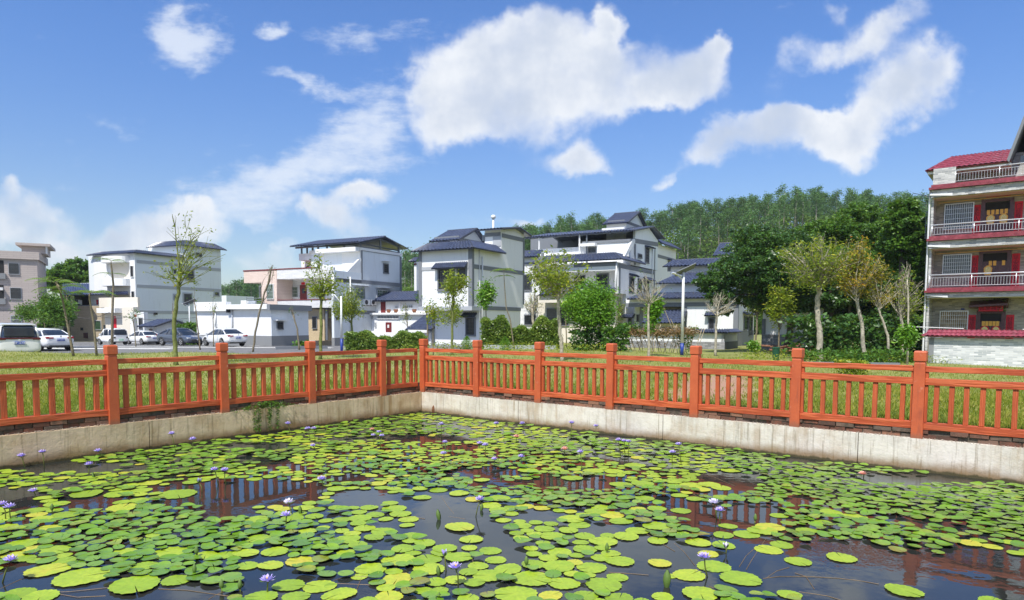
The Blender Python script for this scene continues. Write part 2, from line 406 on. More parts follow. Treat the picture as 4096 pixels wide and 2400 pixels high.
M['leafbright'] = leafmat('bright_green_leaves', (0.081, 0.216, 0.016), (0.176, 0.378, 0.027), (0.324, 0.486, 0.041), .38, .42, .4, .9)
M['leafyellow'] = leafmat('yellow_green_leaves', (0.130, 0.208, 0.019), (0.338, 0.390, 0.026), (0.546, 0.468, 0.039), .4, .45, .4, 1.6)
M['leaforange'] = leafmat('yellow_orange_leaves', (0.182, 0.195, 0.026), (0.468, 0.325, 0.026), (0.585, 0.208, 0.026), .38, .5, .3, 1.3)
M['leafeuc'] = leafmat('eucalyptus_leaves', (0.041, 0.108, 0.037), (0.116, 0.246, 0.063), (0.220, 0.360, 0.091), .28, .5, .3, .06)
M['leafhill'] = leafmat('hill_tree_leaves', (0.039, 0.098, 0.014), (0.132, 0.246, 0.021), (0.246, 0.352, 0.029), .3, .5, .3, .08)
M['hedge'] = leafmat('hedge_leaves', (.09, .18, .025), (.26, .36, .06), (.42, .48, .12), .35, .35, .5, 1.2)
# ------------------------------------------------------------------ setting: ground, road, pond
def ground_mesh():
    def axis():
        a = [-700, -400, -250, -160]; x = -110
        while x < 34: a.append(x); x += (1.0 if x > -60 else 2.5)
        return a + [34, 60, 120, 250, 600]
    P_ = sorted(set([round(v, 3) for v in axis() if v < -0.31] + [-.30, 30, 60, 120, 250, 600]))
    V = []; idx = {}; F = []
    ax = sorted(set([round(v, 3) for v in axis() if v < -.31] + [-.30] + [float(i) for i in range(0, 30)] + [30., 60., 120., 250., 600.]))
    for i, p in enumerate(ax):
        for j, q in enumerate(ax):
            w = PQ(p, q); idx[i, j] = len(V); V.append((w.x, w.y, gz(w.x, w.y) if p < 400 else 0))
    for i in range(len(ax) - 1):
        for j in range(len(ax) - 1):
            if ax[i] >= -.31 and ax[j] >= -.31 and ax[i] < 30 and ax[j] < 30: continue
            F.append((idx[i, j], idx[i, j + 1], idx[i + 1, j + 1], idx[i + 1, j]))
    F = [f[::-1] for f in F]
    me = bpy.data.meshes.new('ground'); me.from_pydata(V, [], F); me.update()
    if sum(p.normal.z for p in me.polygons) < 0: me.flip_normals()
    return me
m_, t, b = newmat('field_soil_and_grass'); P = geo(t)
n = noise(t, P, .35, 7, .65); n2 = noise(t, P, 5, 5, .7)
c = ramp(t, mth(t, 'ADD', mth(t, 'MULTIPLY', n, .6), mth(t, 'MULTIPLY', n2, .4)), [(.35, (.10, .12, .025)), (.5, (.22, .24, .055)), (.66, (.32, .27, .12))])
sp = N(t, 'ShaderNodeSeparateXYZ'); t.links.new(P, sp.inputs[0])       # trodden bare patch behind the fence
off_ = mth(t, 'ABSOLUTE', mth(t, 'ADD', mth(t, 'MULTIPLY_ADD', sp.outputs[1], -.35, sp.outputs[0]), mth(t, 'MULTIPLY_ADD', n2, 1.2, -5.1 + .35 * 17 - .6)))
pm = mth(t, 'MULTIPLY', mapr(t, off_, 1.15, .55, 0, 1), mapr(t, mth(t, 'ABSOLUTE', mth(t, 'SUBTRACT', sp.outputs[1], 16.7)), 4.6, 3.2, 0, 1))
c = mixc(t, pm, c, (.34, .20, .13))
t.links.new(c, b.inputs['Base Color']); b.inputs['Roughness'].default_value = .95; bump(t, b, n2, .06, .6)
M['ground'] = m_
g = ground_mesh(); g.materials.append(M['ground']); go_ = bpy.data.objects.new('ground', g); COL.objects.link(go_); tag(go_, kind='structure')

# asphalt parking lot with painted lines, left background
m_, t, b = newmat('grey_asphalt'); P = geo(t)  # mottled grey of the asphalt itself
t.links.new(ramp(t, noise(t, P, 2.2, 8, .7), [(.3, (.10, .10, .105)), (.7, (.20, .20, .20))]), b.inputs['Base Color']); b.inputs['Roughness'].default_value = .9
M['asphalt'] = m_
def sheet(name, xs, ys, mat, lift, cond=None):
    V = []; F = []
    for i, x in enumerate(xs):
        for y in ys: V.append((x, y, gz(x, y) + lift))
    n = len(ys)
    for i in range(len(xs) - 1):
        for j in range(n - 1):
            F.append((i * n + j, (i + 1) * n + j, (i + 1) * n + j + 1, i * n + j + 1))
    me = bpy.data.meshes.new(name); me.from_pydata(V, [], F); me.update(); me.materials.append(mat)
    if sum(p.normal.z for p in me.polygons) < 0: me.flip_normals()
    o = bpy.data.objects.new(name, me); COL.objects.link(o); return tag(o, kind='structure')
def fr_(a, b, s):
    r = []; 
    while a < b: r.append(a); a += s
    return r + [b]
sheet('road', fr_(-75, -2.5, 1.5), [36.2, 37, 38, 40, 43, 46, 50, 54, 58, 62, 66, 70, 75, 82], M['asphalt'], .03)
M['paint'] = simple('worn_white_road_paint', (.70, .70, .67), .8, 0, .3, .2, 3)
for i, (y, x0, x1) in enumerate([(47.5, -45, -24), (50.8, -44, -13.5), (60.5, -46, -20), (64.2, -44, -18)]):
    sheet('road_marking', fr_(x0, x1, 1.5), [y, y + (1.3 if i in (0, 2) else .9)], M['paint'], .045)
for k in range(9):
    x = -43 + 2.7 * k
    sheet('parking_line', [x, x + .22], [52.5, 54.5, 57.5], M['paint'], .048)

# water
m_, t, b = newmat('murky_pond_water'); P = geo(t)
dk = noise(t, P, .5, 5, .6)
col = ramp(t, dk, [(.35, (.014, .019, .021)), (.7, (.034, .032, .024))])
df = N(t, 'ShaderNodeBsdfDiffuse'); t.links.new(col, df.inputs[0])
gl = N(t, 'ShaderNodeBsdfGlossy'); gl.inputs['Roughness'].default_value = .015; gl.inputs['Color'].default_value = (.86, .93, 1, 1)
fz = N(t, 'ShaderNodeFresnel'); fz.inputs['IOR'].default_value = 1.5
bm_ = N(t, 'ShaderNodeBump'); bm_.inputs['Strength'].default_value = .22; bm_.inputs['Distance'].default_value = .02
w1 = noise(t, mapping(t, P, (1, 1, 1)), 9, 3, .5); w2 = noise(t, P, 1.3, 4, .55); wm = noise(t, P, .35, 3, .5)
t.links.new(mth(t, 'ADD', mth(t, 'MULTIPLY', mth(t, 'MULTIPLY', w1, mapr(t, wm, .45, .62)), .6), mth(t, 'MULTIPLY', w2, .8)), bm_.inputs['Height'])
t.links.new(bm_.outputs[0], gl.inputs['Normal']); t.links.new(bm_.outputs[0], fz.inputs['Normal'])
ms = N(t, 'ShaderNodeMixShader'); t.links.new(fz.outputs[0], ms.inputs[0]); t.links.new(df.outputs[0], ms.inputs[1]); t.links.new(gl.outputs[0], ms.inputs[2])
t.links.new(ms.outputs[0], t.nodes['Material Output'].inputs[0]); t.nodes.remove(b)
M['water'] = m_
def quadP(name, p0, p1, q0, q1, z, mat):
    mb = MB(); pts = [PQ(p0, q0), PQ(p1, q0), PQ(p1, q1), PQ(p0, q1)]
    mb.add([(v.x, v.y, z) for v in pts], [(0, 3, 2, 1)]); o = mb.build(name, mat)
    if o.data.polygons[0].normal.z < 0: o.data.flip_normals()
    return o
tag(quadP('pond_water', 0, 30, 0, 30, WATER, M['water']), kind='structure')

# concrete pond wall
def concrete(name, base, brown, amt):
    m, t, b = newmat(name); P = geo(t); s = N(t, 'ShaderNodeSeparateXYZ'); t.links.new(P, s.inputs[0])
    st = noise(t, mapping(t, P, (3.2, 3.2, .25)), 2.0, 7, .7)
    st2 = noise(t, mapping(t, P, (9, 9, .5)), 2.2, 5, .65)
    bl = noise(t, P, 1.1, 7, .7); fine = noise(t, P, 16, 5, .7)
    c = mixc(t, mapr(t, bl, .35, .7, 0, 1), base, tuple(x * .74 for x in base))
    msk = mapr(t, noise(t, P, .55, 4, .6), .42, .62, .12, 1); c = mixc(t, mth(t, 'MULTIPLY', mapr(t, st, .53 - amt * .10, .70 - amt * .06, 0, .8), msk), c, brown); c = mixc(t, mapr(t, noise(t, P, 2.3, 6, .7), .5 - amt * .06, .72, 0, .5), c, tuple(x * 1.15 for x in brown))
    c = mixc(t, mapr(t, st2, .54, .66, 0, .5), c, (.20, .15, .09))
    # damp algae line just above the water, ragged with noise
    h = mth(t, 'ADD', s.outputs[2], mth(t, 'MULTIPLY', mth(t, 'SUBTRACT', bl, .5), .34))
    c = mixc(t, mapr(t, h, WATER + .20, WATER + .03, 0, .85), c, (.22, .135, .05))
    h2 = mth(t, 'ADD', s.outputs[2], mth(t, 'MULTIPLY', mth(t, 'SUBTRACT', st, .5), .12))
    c = mixc(t, mapr(t, h2, WATER + .055, WATER + .02, 0, .8), c, (.03, .035, .012))
    c = mixc(t, mapr(t, fine, .66, .74, 0, .5), c, (.14, .11, .08))
    t.links.new(c, b.inputs['Base Color']); b.inputs['Roughness'].default_value = .9; b.inputs['Specular IOR Level'].default_value = .25
    bump(t, b, mth(t, 'ADD', fine, bl), .012, .7)
    return m
M['concR'] = concrete('stained_pale_concrete', (.76, .70, .62), (.42, .31, .21), .85)
M['concL'] = concrete('stained_brown_concrete', (.74, .57, .39), (.36, .215, .10), 1.15)
def pwall(name, p0, p1, q0, q1, z0, z1, mat, parent=None, joints=None):
    mb = MB(); pts = [PQ(p0, q0), PQ(p1, q0), PQ(p1, q1), PQ(p0, q1)]
    mb.box8([(v.x, v.y, z0) for v in pts] + [(v.x, v.y, z1) for v in pts])
    o = mb.build(name, mat, parent)
    bm = bmesh.new(); bm.from_mesh(o.data); bmesh.ops.recalc_face_normals(bm, faces=bm.faces); bm.to_mesh(o.data); bm.free()
    return o
segs = [0, 2.9, 6.2, 9.4, 12.3, 15.6, 18.8, 22, 30]
rootR = empty('pond_wall', (CORN.x, CORN.y, 0), 'pale sunlit concrete pond wall with brown streaks below the right fence', 'wall')
rootL = empty('pond_wall', (CORN.x, CORN.y, 0), 'brown stained concrete pond wall below the left fence', 'wall')
for a, b2 in zip(segs[:-1], segs[1:]):
    pwall('wall_panel', a + .006, b2 - .006, -.32, -.0, -1.2, 0, M['concR'], rootR)
for a, b2 in zip([-.32] + segs[1:-1], segs[1:]):
    pwall('wall_panel', -.32, 0, a + .006, b2 - .006, -1.2, -.004, M['concL'], rootL)
# brick kerb under the fence
m_, t, b = newmat('old_red_brick'); P = geo(t)
isl = N(t, 'ShaderNodeNewGeometry').outputs['Random Per Island']
c = ramp(t, isl, [(.1, (.10, .05, .035)), (.45, (.20, .075, .045)), (.75, (.13, .10, .08)), (.95, (.27, .13, .08))])
c = mixc(t, mapr(t, noise(t, P, 7, 6, .7), .45, .68, 0, .8), c, (.05, .045, .03))
t.links.new(c, b.inputs['Base Color']); b.inputs['Roughness'].default_value = .95; bump(t, b, noise(t, P, 30, 5, .7), .01, .8); M['brick'] = m_
def brick_kerb(side):
    mb = MB()
    for row in range(3):
        z0 = .0 + row * .072; a = -.2 + (row % 2) * .12
        while a < 29:
            L = .235 * random.uniform(.85, 1.05)
            if random.random() < .96:
                d0 = -.06 - random.uniform(-.018, .018) - (.02 if row == 2 else 0); zz = random.uniform(-.006, .006); r_ = random.uniform(-.01, .01)
                if side == 'R': pts = [PQ(a, d0 - .2), PQ(a + L, d0 - .2), PQ(a + L, d0 + r_), PQ(a, d0)]
                else: pts = [PQ(d0 - .2, a), PQ(d0 - .2, a + L), PQ(d0 + r_, a + L), PQ(d0, a)]
                mb.box8([(v.x, v.y, z0 + zz) for v in pts] + [(v.x, v.y, z0 + .060 + zz) for v in pts])
            a += L + .014
    return mb
for side, lab in (('R', 'low course of old red bricks under the right fence rail'), ('L', 'low course of dark old bricks under the left fence rail')):
    o = brick_kerb(side).build('brick_kerb', M['brick'])
    bm = bmesh.new(); bm.from_mesh(o.data); bmesh.ops.recalc_face_normals(bm, faces=bm.faces); bm.to_mesh(o.data); bm.free()
    tag(o, lab, 'brick kerb')
M['mortar'] = simple('dark_crumbly_mortar', (.10, .085, .065), .95, 0, .2, .4, 12, .01)
tag(pwall('mortar_bed', .0, 29, -.30, -.085, .003, .2, M['mortar']), 'crumbling mortar bed behind the bricks of the right fence', 'mortar')
tag(pwall('mortar_bed', -.30, -.085, -.30, 29, .003, .2, M['mortar']), 'crumbling mortar bed behind the bricks of the left fence', 'mortar')
# gravel crumbs on the wall top
M['gravel'] = simple('grey_gravel', (.34, .29, .23), .95, 0, .2, .35, 20)
V = []; F = []
octa = np.array([(1, 0, 0), (-1, 0, 0), (0, 1, 0), (0, -1, 0), (0, 0, 1), (0, 0, -1)], float)
of = [(0, 2, 4), (2, 1, 4), (1, 3, 4), (3, 0, 4), (2, 0, 5), (1, 2, 5), (3, 1, 5), (0, 3, 5)]
for i in range(2400):
    a = random.uniform(0, 14.5) if i % 2 else random.uniform(0, 11.5)
    d = -.012 - abs(random.gauss(0, .028)); s_ = random.uniform(.003, .015)
    w = PQ(a, d) if i % 2 else PQ(d, a)
    b0 = len(V)
    for o3 in octa * s_ * np.array([random.uniform(.6, 1.3), random.uniform(.6, 1.3), random.uniform(.4, .9)]): V.append((w.x + o3[0], w.y + o3[1], .004 + s_ * .3 + o3[2]))
    F += [tuple(b0 + k for k in f) for f in of]
tag(npmesh('gravel', V, F, M['gravel']), 'loose grey gravel crumbs along the top of the pond wall', 'gravel', kind='stuff')

# ------------------------------------------------------------------ fence
def woodred(name, axis):
    m, t, b = newmat(name)
    tc_ = N(t, 'ShaderNodeTexCoord').outputs['Object']; oi = N(t, 'ShaderNodeObjectInfo')
    sc = {'x': (.9, 14, 14), 'z': (14, 14, .9)}[axis]
    off = vmth(t, 'ADD', tc_, None); cx = N(t, 'ShaderNodeCombineXYZ')
    for i in range(3): t.links.new(mth(t, 'MULTIPLY', oi.outputs['Random'], 37.0 + i * 11), cx.inputs[i])
    t.links.new(cx.outputs[0], off.inputs[1])
    n = noise(t, mapping(t, off.outputs[0], sc), 1.5, 5, .6)
    wv_ = N(t, 'ShaderNodeTexWave'); wv_.wave_type = 'BANDS'; wv_.bands_direction = 'Y' if axis == 'x' else 'X'
    wv_.inputs['Scale'].default_value = 6; wv_.inputs['Distortion'].default_value = 9; wv_.inputs['Detail'].default_value = 3; wv_.inputs['Detail Scale'].default_value = 1
    t.links.new(mapping(t, off.outputs[0], {'x': (.25, 3, 3), 'z': (3, 3, .25)}[axis]), wv_.inputs['Vector'])
    f = mth(t, 'ADD', mth(t, 'MULTIPLY', n, .5), mth(t, 'MULTIPLY', wv_.outputs['Fac'], .5))
    c = ramp(t, f, [(.20, (.40, .070, .024)), (.5, (.54, .108, .036)), (.8, (.60, .145, .055))])
    wear = noise(t, geo(t), 5, 6, .7)
    c = mixc(t, mapr(t, wear, .66, .78, 0, .45), c, (.42, .22, .15))
    c = mixc(t, mapr(t, noise(t, geo(t), 1.3, 4, .6), .4, .75, 0, .35), c, (.20, .035, .02))
    t.links.new(c, b.inputs['Base Color']); b.inputs['Roughness'].default_value = .55; b.inputs['Specular IOR Level'].default_value = .35
    bump(t, b, f, .010, .55)
    return m
M['railx'] = woodred('red_painted_woodgrain_rail', 'x'); M['railz'] = woodred('red_painted_woodgrain_upright', 'z')
m_, t, b = newmat('red_painted_post'); P = geo(t)      # sun faded paint with chips and grime
c = ramp(t, noise(t, P, 3.5, 6, .65), [(.3, (.44, .082, .028)), (.7, (.56, .118, .040))])
c = mixc(t, mapr(t, noise(t, P, 9, 6, .75), .60, .72, 0, .6), c, (.62, .30, .20)); c = mixc(t, mapr(t, noise(t, mapping(t, P, (7, 7, .8)), 2, 5, .7), .55, .75, 0, .55), c, (.22, .06, .035))
sp = N(t, 'ShaderNodeSeparateXYZ'); t.links.new(P, sp.inputs[0]); c = mixc(t, mapr(t, mth(t, 'ADD', sp.outputs[2], mth(t, 'MULTIPLY', noise(t, P, 8, 4, .6), .1)), .16, .05, 0, .6), c, (.20, .11, .07))
t.links.new(c, b.inputs['Base Color']); b.inputs['Roughness'].default_value = .55; bump(t, b, noise(t, P, 24, 5, .7), .004, .6); M['postred'] = m_
def beveled(mb, name, mat, parent, bevel=.008):
    o = mb.build(name, mat, parent, local=True)
    bm = bmesh.new(); bm.from_mesh(o.data); bmesh.ops.recalc_face_normals(bm, faces=bm.faces)
    bmesh.ops.bevel(bm, geom=[e for e in bm.edges], offset=bevel, segments=2, profile=.6, affect='EDGES'); bm.to_mesh(o.data); bm.free()
    return o
# fence local frame: x along the run from the corner, y outward away from the pond, z up
def fence_run(label, ang, n, first, pitch, length_extra, mirror):
    root = empty('fence', (CORN.x, CORN.y, 0), label, 'fence', 'red balustrade around the pond', rz=ang)
    W2 = .092; sgn = 1 if mirror else -1
    yc = sgn * -W2 if False else (W2 if mirror else -W2)
    # y sign: for the right run outward is +y rotated (local +y = 90 deg ccw of run direction)
    xs = [0.0] if not mirror else []
    xs += [first + i * pitch for i in range(n)]
    out = 1 if not mirror else -1
    posts = None
    def postmesh():
        mb = MB()
        def ring(w, z): return [(-w, -w, z), (w, -w, z), (w, w, z), (-w, w, z)]
        prof = [(.075, -.01), (.072, .55), (.070, 1.075), (.066, 1.085), (.066, 1.105), (.078, 1.112), (.078, 1.235), (.068, 1.255)]
        for w, z in prof: mb.v += ring(w, z)
        for i in range(len(prof) - 1):
            for j in range(4):
                k = (j + 1) % 4; mb.f.append((i * 4 + j, i * 4 + k, i * 4 + 4 + k, i * 4 + 4 + j))
        e = (len(prof) - 1) * 4; mb.f.append((e, e + 1, e + 2, e + 3)); mb.f.append((3, 2, 1, 0))
        return mb
    src = {}
    def inst(key, make, loc, sx=1.0):
        if key not in src:
            src[key] = make(); o = src[key]
        else:
            o = src[key].copy(); COL.objects.link(o); o.parent = root
        o.location = loc; return o
    yp = out * .078
    for x in xs:
        o = inst('post', lambda: beveled(postmesh(), 'post', M['postred'], root, .003), (x, yp, random.uniform(-.006, .004)))
        o.rotation_euler = (random.uniform(-.006, .006), random.uniform(-.006, .006), 0)
    allx = ([0.0] + xs if mirror else xs)
    yr = out * .105
    for a, b2 in zip(allx[:-1], allx[1:]):
        L = b2 - a - .14; c0 = (a + b2) / 2
        for nm, z0, z1, th in (('top_rail', .955, 1.035, .045), ('middle_rail', .768, .865, .05), ('bottom_rail', .135, .235, .06)):
            key = nm + str(round(L, 2))
            def mk(nm=nm, z0=z0, z1=z1, th=th, L=L):
                mb = MB()
                segn = 6
                for i in range(segn + 1):
                    x = -L / 2 + L * i / segn; j = random.uniform(-.004, .004)
                    mb.v += [(x, -th, z0 + j), (x, th, z0 + j), (x, th, z1 + j), (x, -th, z1 + j)]
                for i in range(segn):
                    for q in range(4):
                        r2 = (q + 1) % 4; mb.f.append((i * 4 + q, i * 4 + r2, i * 4 + 4 + r2, i * 4 + 4 + q))
                mb.f.append((3, 2, 1, 0)); e = segn * 4; mb.f.append((e, e + 1, e + 2, e + 3))
                return beveled(mb, nm, M['railx'], root, .006)
            inst(key, mk, (c0, yr, random.uniform(-.004, .004)))
        nb = 8 if L > 1.2 else 4
        gap = (L - .10) / nb
        for k in range(nb):
            x = c0 - L / 2 + .05 + gap * (k + .5)
            o = inst('baluster', lambda: beveled(MB().box(-.032 if not mirror else -.038, .032 if not mirror else .038, -.03, .03, .235, .770), 'baluster', M['railz'], root, .006), (x, yr, 0))
            o.rotation_euler = (0, random.uniform(-.008, .008), 0)
        for sx in (-1, 1):
            inst('end_stile', lambda: beveled(MB().box(-.028, .028, -.03, .03, .235, 1.0), 'end_stile', M['railz'], root, .005), (c0 + sx * (L / 2 - .01), yr, 0))
    return root
fence_run('red painted fence on the right run of the pond, corner post to the right edge', TR, 11, 1.6928, 1.6928, 0, False)
fence_run('red painted fence on the left run of the pond, ending at the left edge', TL, 8, 1.1486, 1.8567, 0, True)

# ------------------------------------------------------------------ grass
def blades(name, pts, hmin, hmax, width, mat, lean=.5):
    n = len(pts); pts = np.asarray(pts)
    h = rng.uniform(hmin, hmax, n) * (.6 + .8 * rng.random(n) ** 2); az = rng.uniform(0, 2 * pi, n); fa = rng.uniform(0, 2 * pi, n)
    ln = rng.uniform(.1, lean, n) * h; dx = np.cos(az) * ln; dy = np.sin(az) * ln
    wx = np.cos(fa) * width * (.6 + .8 * rng.random(n)); wy = np.sin(fa) * width
    V = np.zeros((n, 5, 3))
    V[:, 0] = pts; V[:, 0, 0] -= wx; V[:, 0, 1] -= wy
    V[:, 1] = pts; V[:, 1, 0] += wx; V[:, 1, 1] += wy
    mid = pts + np.stack([dx * .3, dy * .3, h * .6], 1)
    V[:, 2] = mid; V[:, 2, 0] += wx * .7; V[:, 2, 1] += wy * .7
    V[:, 3] = mid; V[:, 3, 0] -= wx * .7; V[:, 3, 1] -= wy * .7
    V[:, 4] = pts + np.stack([dx, dy, h * (1 - .25 * ln / h)], 1)
    b = np.arange(n)[:, None] * 5
    F = np.concatenate([b + np.array([[0, 1, 2]]), b + np.array([[0, 2, 3]]), b + np.array([[3, 2, 4]])], 0)
    return npmesh(name, V.reshape(-1, 3), F, mat)
M['grass'] = leafmat('tall_field_grass', (.14, .20, .02), (.33, .34, .05), (.48, .40, .12), .45, .6, .2, .9, .40, .58)
def scatter(n, f):
    out = []
    while len(out) < n:
        r = f()
        if r is not None: out.append(r)
    return out
def gpt():
    # sampled evenly in view angle and in 1/distance so that near ground gets as many blades per pixel as far ground
    X = random.uniform(-.92, .98); u = random.random(); d = 1 / (1 / 6.0 + (1 / 44.0 - 1 / 6.0) * u ** .75)
    x = X * d; y = d; p, q = toPQ(x, y)
    if p > -.33 and q > -.33: return None
    if y > ye(x) + 2: return None
    # bare patch behind the fence, right of centre
    if abs(x - 5.1 + (y - 17) * -.35) < .9 + .25 * sin(y * 3) and 12.5 < y < 21 and random.random() < .9: return None
    return (x, y, gz(x, y) - .02)
pts = np.array(scatter(175000, gpt))
tag(blades('grass', pts, .05, .15, .008, M['grass'], 1.5), 'yellow green meadow grass between the pond and the houses', 'grass', kind='stuff')
def tuftpt():
    # taller, greener clumps close behind the fence
    a = random.uniform(0, 16); d = -.32 - abs(random.gauss(0, .9)); w = PQ(a, d) if random.random() < .6 else PQ(d, a * .85)
    if math.sin(a * 2.1) + math.sin(a * .83 + 1) + random.gauss(0, .6) < -.2: return None
    if 4.6 < w.x < 6.2 and w.y < 15 and random.random() < .8: return None
    return (w.x, w.y, gz(w.x, w.y) - .02)
pts = np.array(scatter(26000, tuftpt))
M['grassg'] = leafmat('fresh_green_grass', (.15, .22, .04), (.30, .36, .07), (.45, .43, .14), .45, .55, .3, 1.3, .4, .6)
tag(blades('tall_grass', pts, .06, .17, .008, M['grassg'], 1.4), 'taller fresh green grass tufts right behind the red fence', 'grass', kind='stuff')
M['baresoil'] = simple('reddish_bare_soil', (.26, .16, .11), .95, 0, .2, .3, 2.5, .02)

# ------------------------------------------------------------------ water lilies
def padmat(name, stops, rough, veins=.25):
    m, t, b = newmat(name); P = geo(t)
    tc_ = N(t, 'ShaderNodeTexCoord').outputs['Object']; at_ = N(t, 'ShaderNodeAttribute'); at_.attribute_name = 'vary'
    n = noise(t, P, 3.0, 5, .65); oi = N(t, 'ShaderNodeObjectInfo')
    f = mth(t, 'ADD', mth(t, 'MULTIPLY', n, .45), mth(t, 'MULTIPLY', at_.outputs['Fac'], .55))
    c = ramp(t, f, stops)
    fine = noise(t, P, 26, 5, .7)
    c = mixc(t, mapr(t, fine, .35, .75, 0, .35), c, (.10, .15, .012))
    spot = noise(t, P, 13, 3, .6); c = mixc(t, mapr(t, spot, .71, .76, 0, .6), c, (.13, .07, .015))
    t.links.new(c, b.inputs['Base Color']); b.inputs['Roughness'].default_value = rough; b.inputs['Specular IOR Level'].default_value = .5
    bump(t, b, mth(t, 'ADD', fine, mth(t, 'MULTIPLY', n, 1.5)), .004, .6)
    return m
M['padlight'] = padmat('light_lily_pad', [(.22, (.17, .26, .015)), (.45, (.25, .385, .02)), (.64, (.37, .47, .03)), (.80, (.50, .45, .04)), (.94, (.52, .27, .04))], .42)
M['paddark'] = padmat('glossy_green_lily_pad', [(.2, (.07, .165, .016)), (.5, (.14, .28, .022)), (.75, (.22, .35, .03)), (.93, (.20, .13, .03))], .2)
M['padolive'] = padmat('olive_old_lily_pad', [(.2, (.08, .10, .015)), (.6, (.16, .15, .02)), (.9, (.26, .13, .04))], .4)
def padshape(r, n=26, serr=.035, cup=0.0, notch=.16, jag=0.0, tilt=(0, 0)):
    """vertices, faces of a round floating leaf with a slit; centre vertex at the slit end"""
    a0 = random.uniform(0, 2 * pi); V = [(0, 0, .0)]; sq = random.uniform(.86, 1.0); ph = random.uniform(0, 6)
    rings = (.5, .85, 1.0)
    for k, rr in enumerate(rings):
        for i in range(n + 1):
            t_ = notch / 2 * (1.3 - .5 * rr) + (2 * pi - notch * (1.3 - .5 * rr)) * i / n
            w = 1 + (serr * (1 if i % 2 else -1) if k == 2 else 0) + .03 * sin(3 * t_ + ph) + (jag * random.uniform(-1, .4) if k == 2 else 0)
            R_ = r * rr * w
            x = R_ * cos(t_); y = R_ * sin(t_) * sq
            z = cup * r * (rr ** 3) * (1 + .6 * sin(2 * t_ + ph)) + .012 * r * sin(5 * t_ + ph) * rr
            V.append((x, y, z))
    V = np.array(V); c, s = cos(a0), sin(a0)
    V = np.stack([V[:, 0] * c - V[:, 1] * s, V[:, 0] * s + V[:, 1] * c, V[:, 2] + V[:, 0] * tilt[0] + V[:, 1] * tilt[1]], 1)
    F = []
    for i in range(n): F.append((0, 1 + i, 2 + i))
    m_ = n + 1
    for k in range(2):
        a = 1 + k * m_; b_ = a + m_
        for i in range(n): F += [(a + i, b_ + i, b_ + i + 1), (a + i, b_ + i + 1, a + i + 1)]
    return V, F
def proj(P):
    d = Vector(P) - EYE; f = d.dot(_F); return 2048 + FPX * d.dot(CR) / f, 1480 - FPX * d.dot(CU) / f
OPEN = [(600,1212,180,30),(560,1250,60,25),(1100,1265,85,38),(1050,1235,60,20),(2250,1440,330,75),(2000,1400,260,60),(1830,1290,110,45),(1640,1385,100,50),(1650,1450,110,40),(90,1440,110,45),
        (300,1462,260,30),(650,1400,60,40),(750,1455,160,35),(1250,1372,70,22),(1180,1300,50,20),(1560,1340,60,25),(1090,1400,45,18),(2300,1180,200,12),(1980,1135,60,8),(1430,1190,120,14),
        (1200,1165,90,10),(900,1225,80,16),(150,1150,170,12),(40,1230,60,22),(1300,1450,150,14),(1230,1330,40,16),(1780,1190,80,25),(1500,1300,60,12),(870,1180,60,9),(230,1235,60,20),(1050,1080,120,7),(1650,1075,160,8),(640,1100,80,8),
        (960,1345,50,14),(850,1400,60,16),(1320,1270,60,12),(1700,1260,70,20),(2380,1410,140,60),(1960,1235,40,10),(1880,1360,70,22),(1500,1400,40,20)]
def openness(px, py):
    X, Y = px * 2520 / 4096, py * 2520 / 4096; v = 0
    for cx, cy, rx, ry in OPEN:
        d = ((X - cx) / (rx * 1.22)) ** 2 + ((Y - cy) / (ry * 1.22)) ** 2
        v = max(v, 1 - .5 * d)
    return v
BIG = {14: [(590,920,205),(970,980,210),(345,870,165),(125,1040,130),(290,1065,140),(2080,980,125),(2300,985,130),(1950,835,105),(2160,805,115),(1780,840,90),(1040,840,100),(1240,740,150),(1480,760,100),(1860,640,100),(1770,750,105),(1980,735,110),(1880,1065,130),(2130,1065,110),(2420,1050,120),(1270,945,115),(900,740,100),(150,680,130),(470,470,110),(300,500,90),(880,420,130),(1080,240,90),(860,320,110),(620,320,130),(1280,320,150),(100,760,90)],
       15: [(530,800,135),(520,930,130),(740,790,110),(330,860,125),(750,860,130),(560,715,100),(720,675,95),(350,635,85),(970,560,130),(865,715,100),(835,745,90),(1190,730,90),(1180,910,130),(1490,930,160),(1685,845,135),(1720,965,130),(2005,975,150),(1920,850,120),(1990,780,85),(2125,805,115),(2005,665,115),(2170,628,100),(1690,740,100),(1870,720,95),(2385,550,110),(2130,515,95),(1370,1040,175),(1625,1050,100),(2120,1075,115),(2410,820,95),(2490,910,50),(120,1040,120),(460,1060,115),(1030,1075,95),(40,980,55),(1230,795,85),(2430,1060,85),(250,495,90),(700,345,75),(1780,205,90),(1930,155,85),(2080,155,85),(2230,115,90),(1460,150,80),(2290,245,90),(2300,350,80),(2130,250,90)],
       16: [(110,905,130),(190,1040,150),(480,930,160),(285,840,135),(1655,1020,140),(830,1045,95),(895,805,105),(1205,780,115),(680,720,110),(775,685,95),(355,615,90),(520,610,100),(635,585,115),(690,560,115),(390,550,75),(50,440,80),(110,195,65),(955,585,85),(1065,525,85),(1300,485,95),(1130,455,90),(350,345,80),(755,475,70),(250,250,90),(340,275,80),(200,290,70),(120,255,90),(410,150,80),(40,330,70)]}
pads = []    # (x, y, r, kind)
for k, L in BIG.items():
    for (x, y, hw) in L:
        c = onz(k, x, y, WATER); e = onz(k, x + hw, y, WATER); r = (e - c).length * .97
        kind = 'light'
        pads.append((c.x, c.y, min(r * .95, .28), kind))
grid = {}
def gadd(x, y, r): grid.setdefault((int(x // .35), int(y // .35)), []).append((x, y, r))
for x, y, r, _k in pads: gadd(x, y, r)
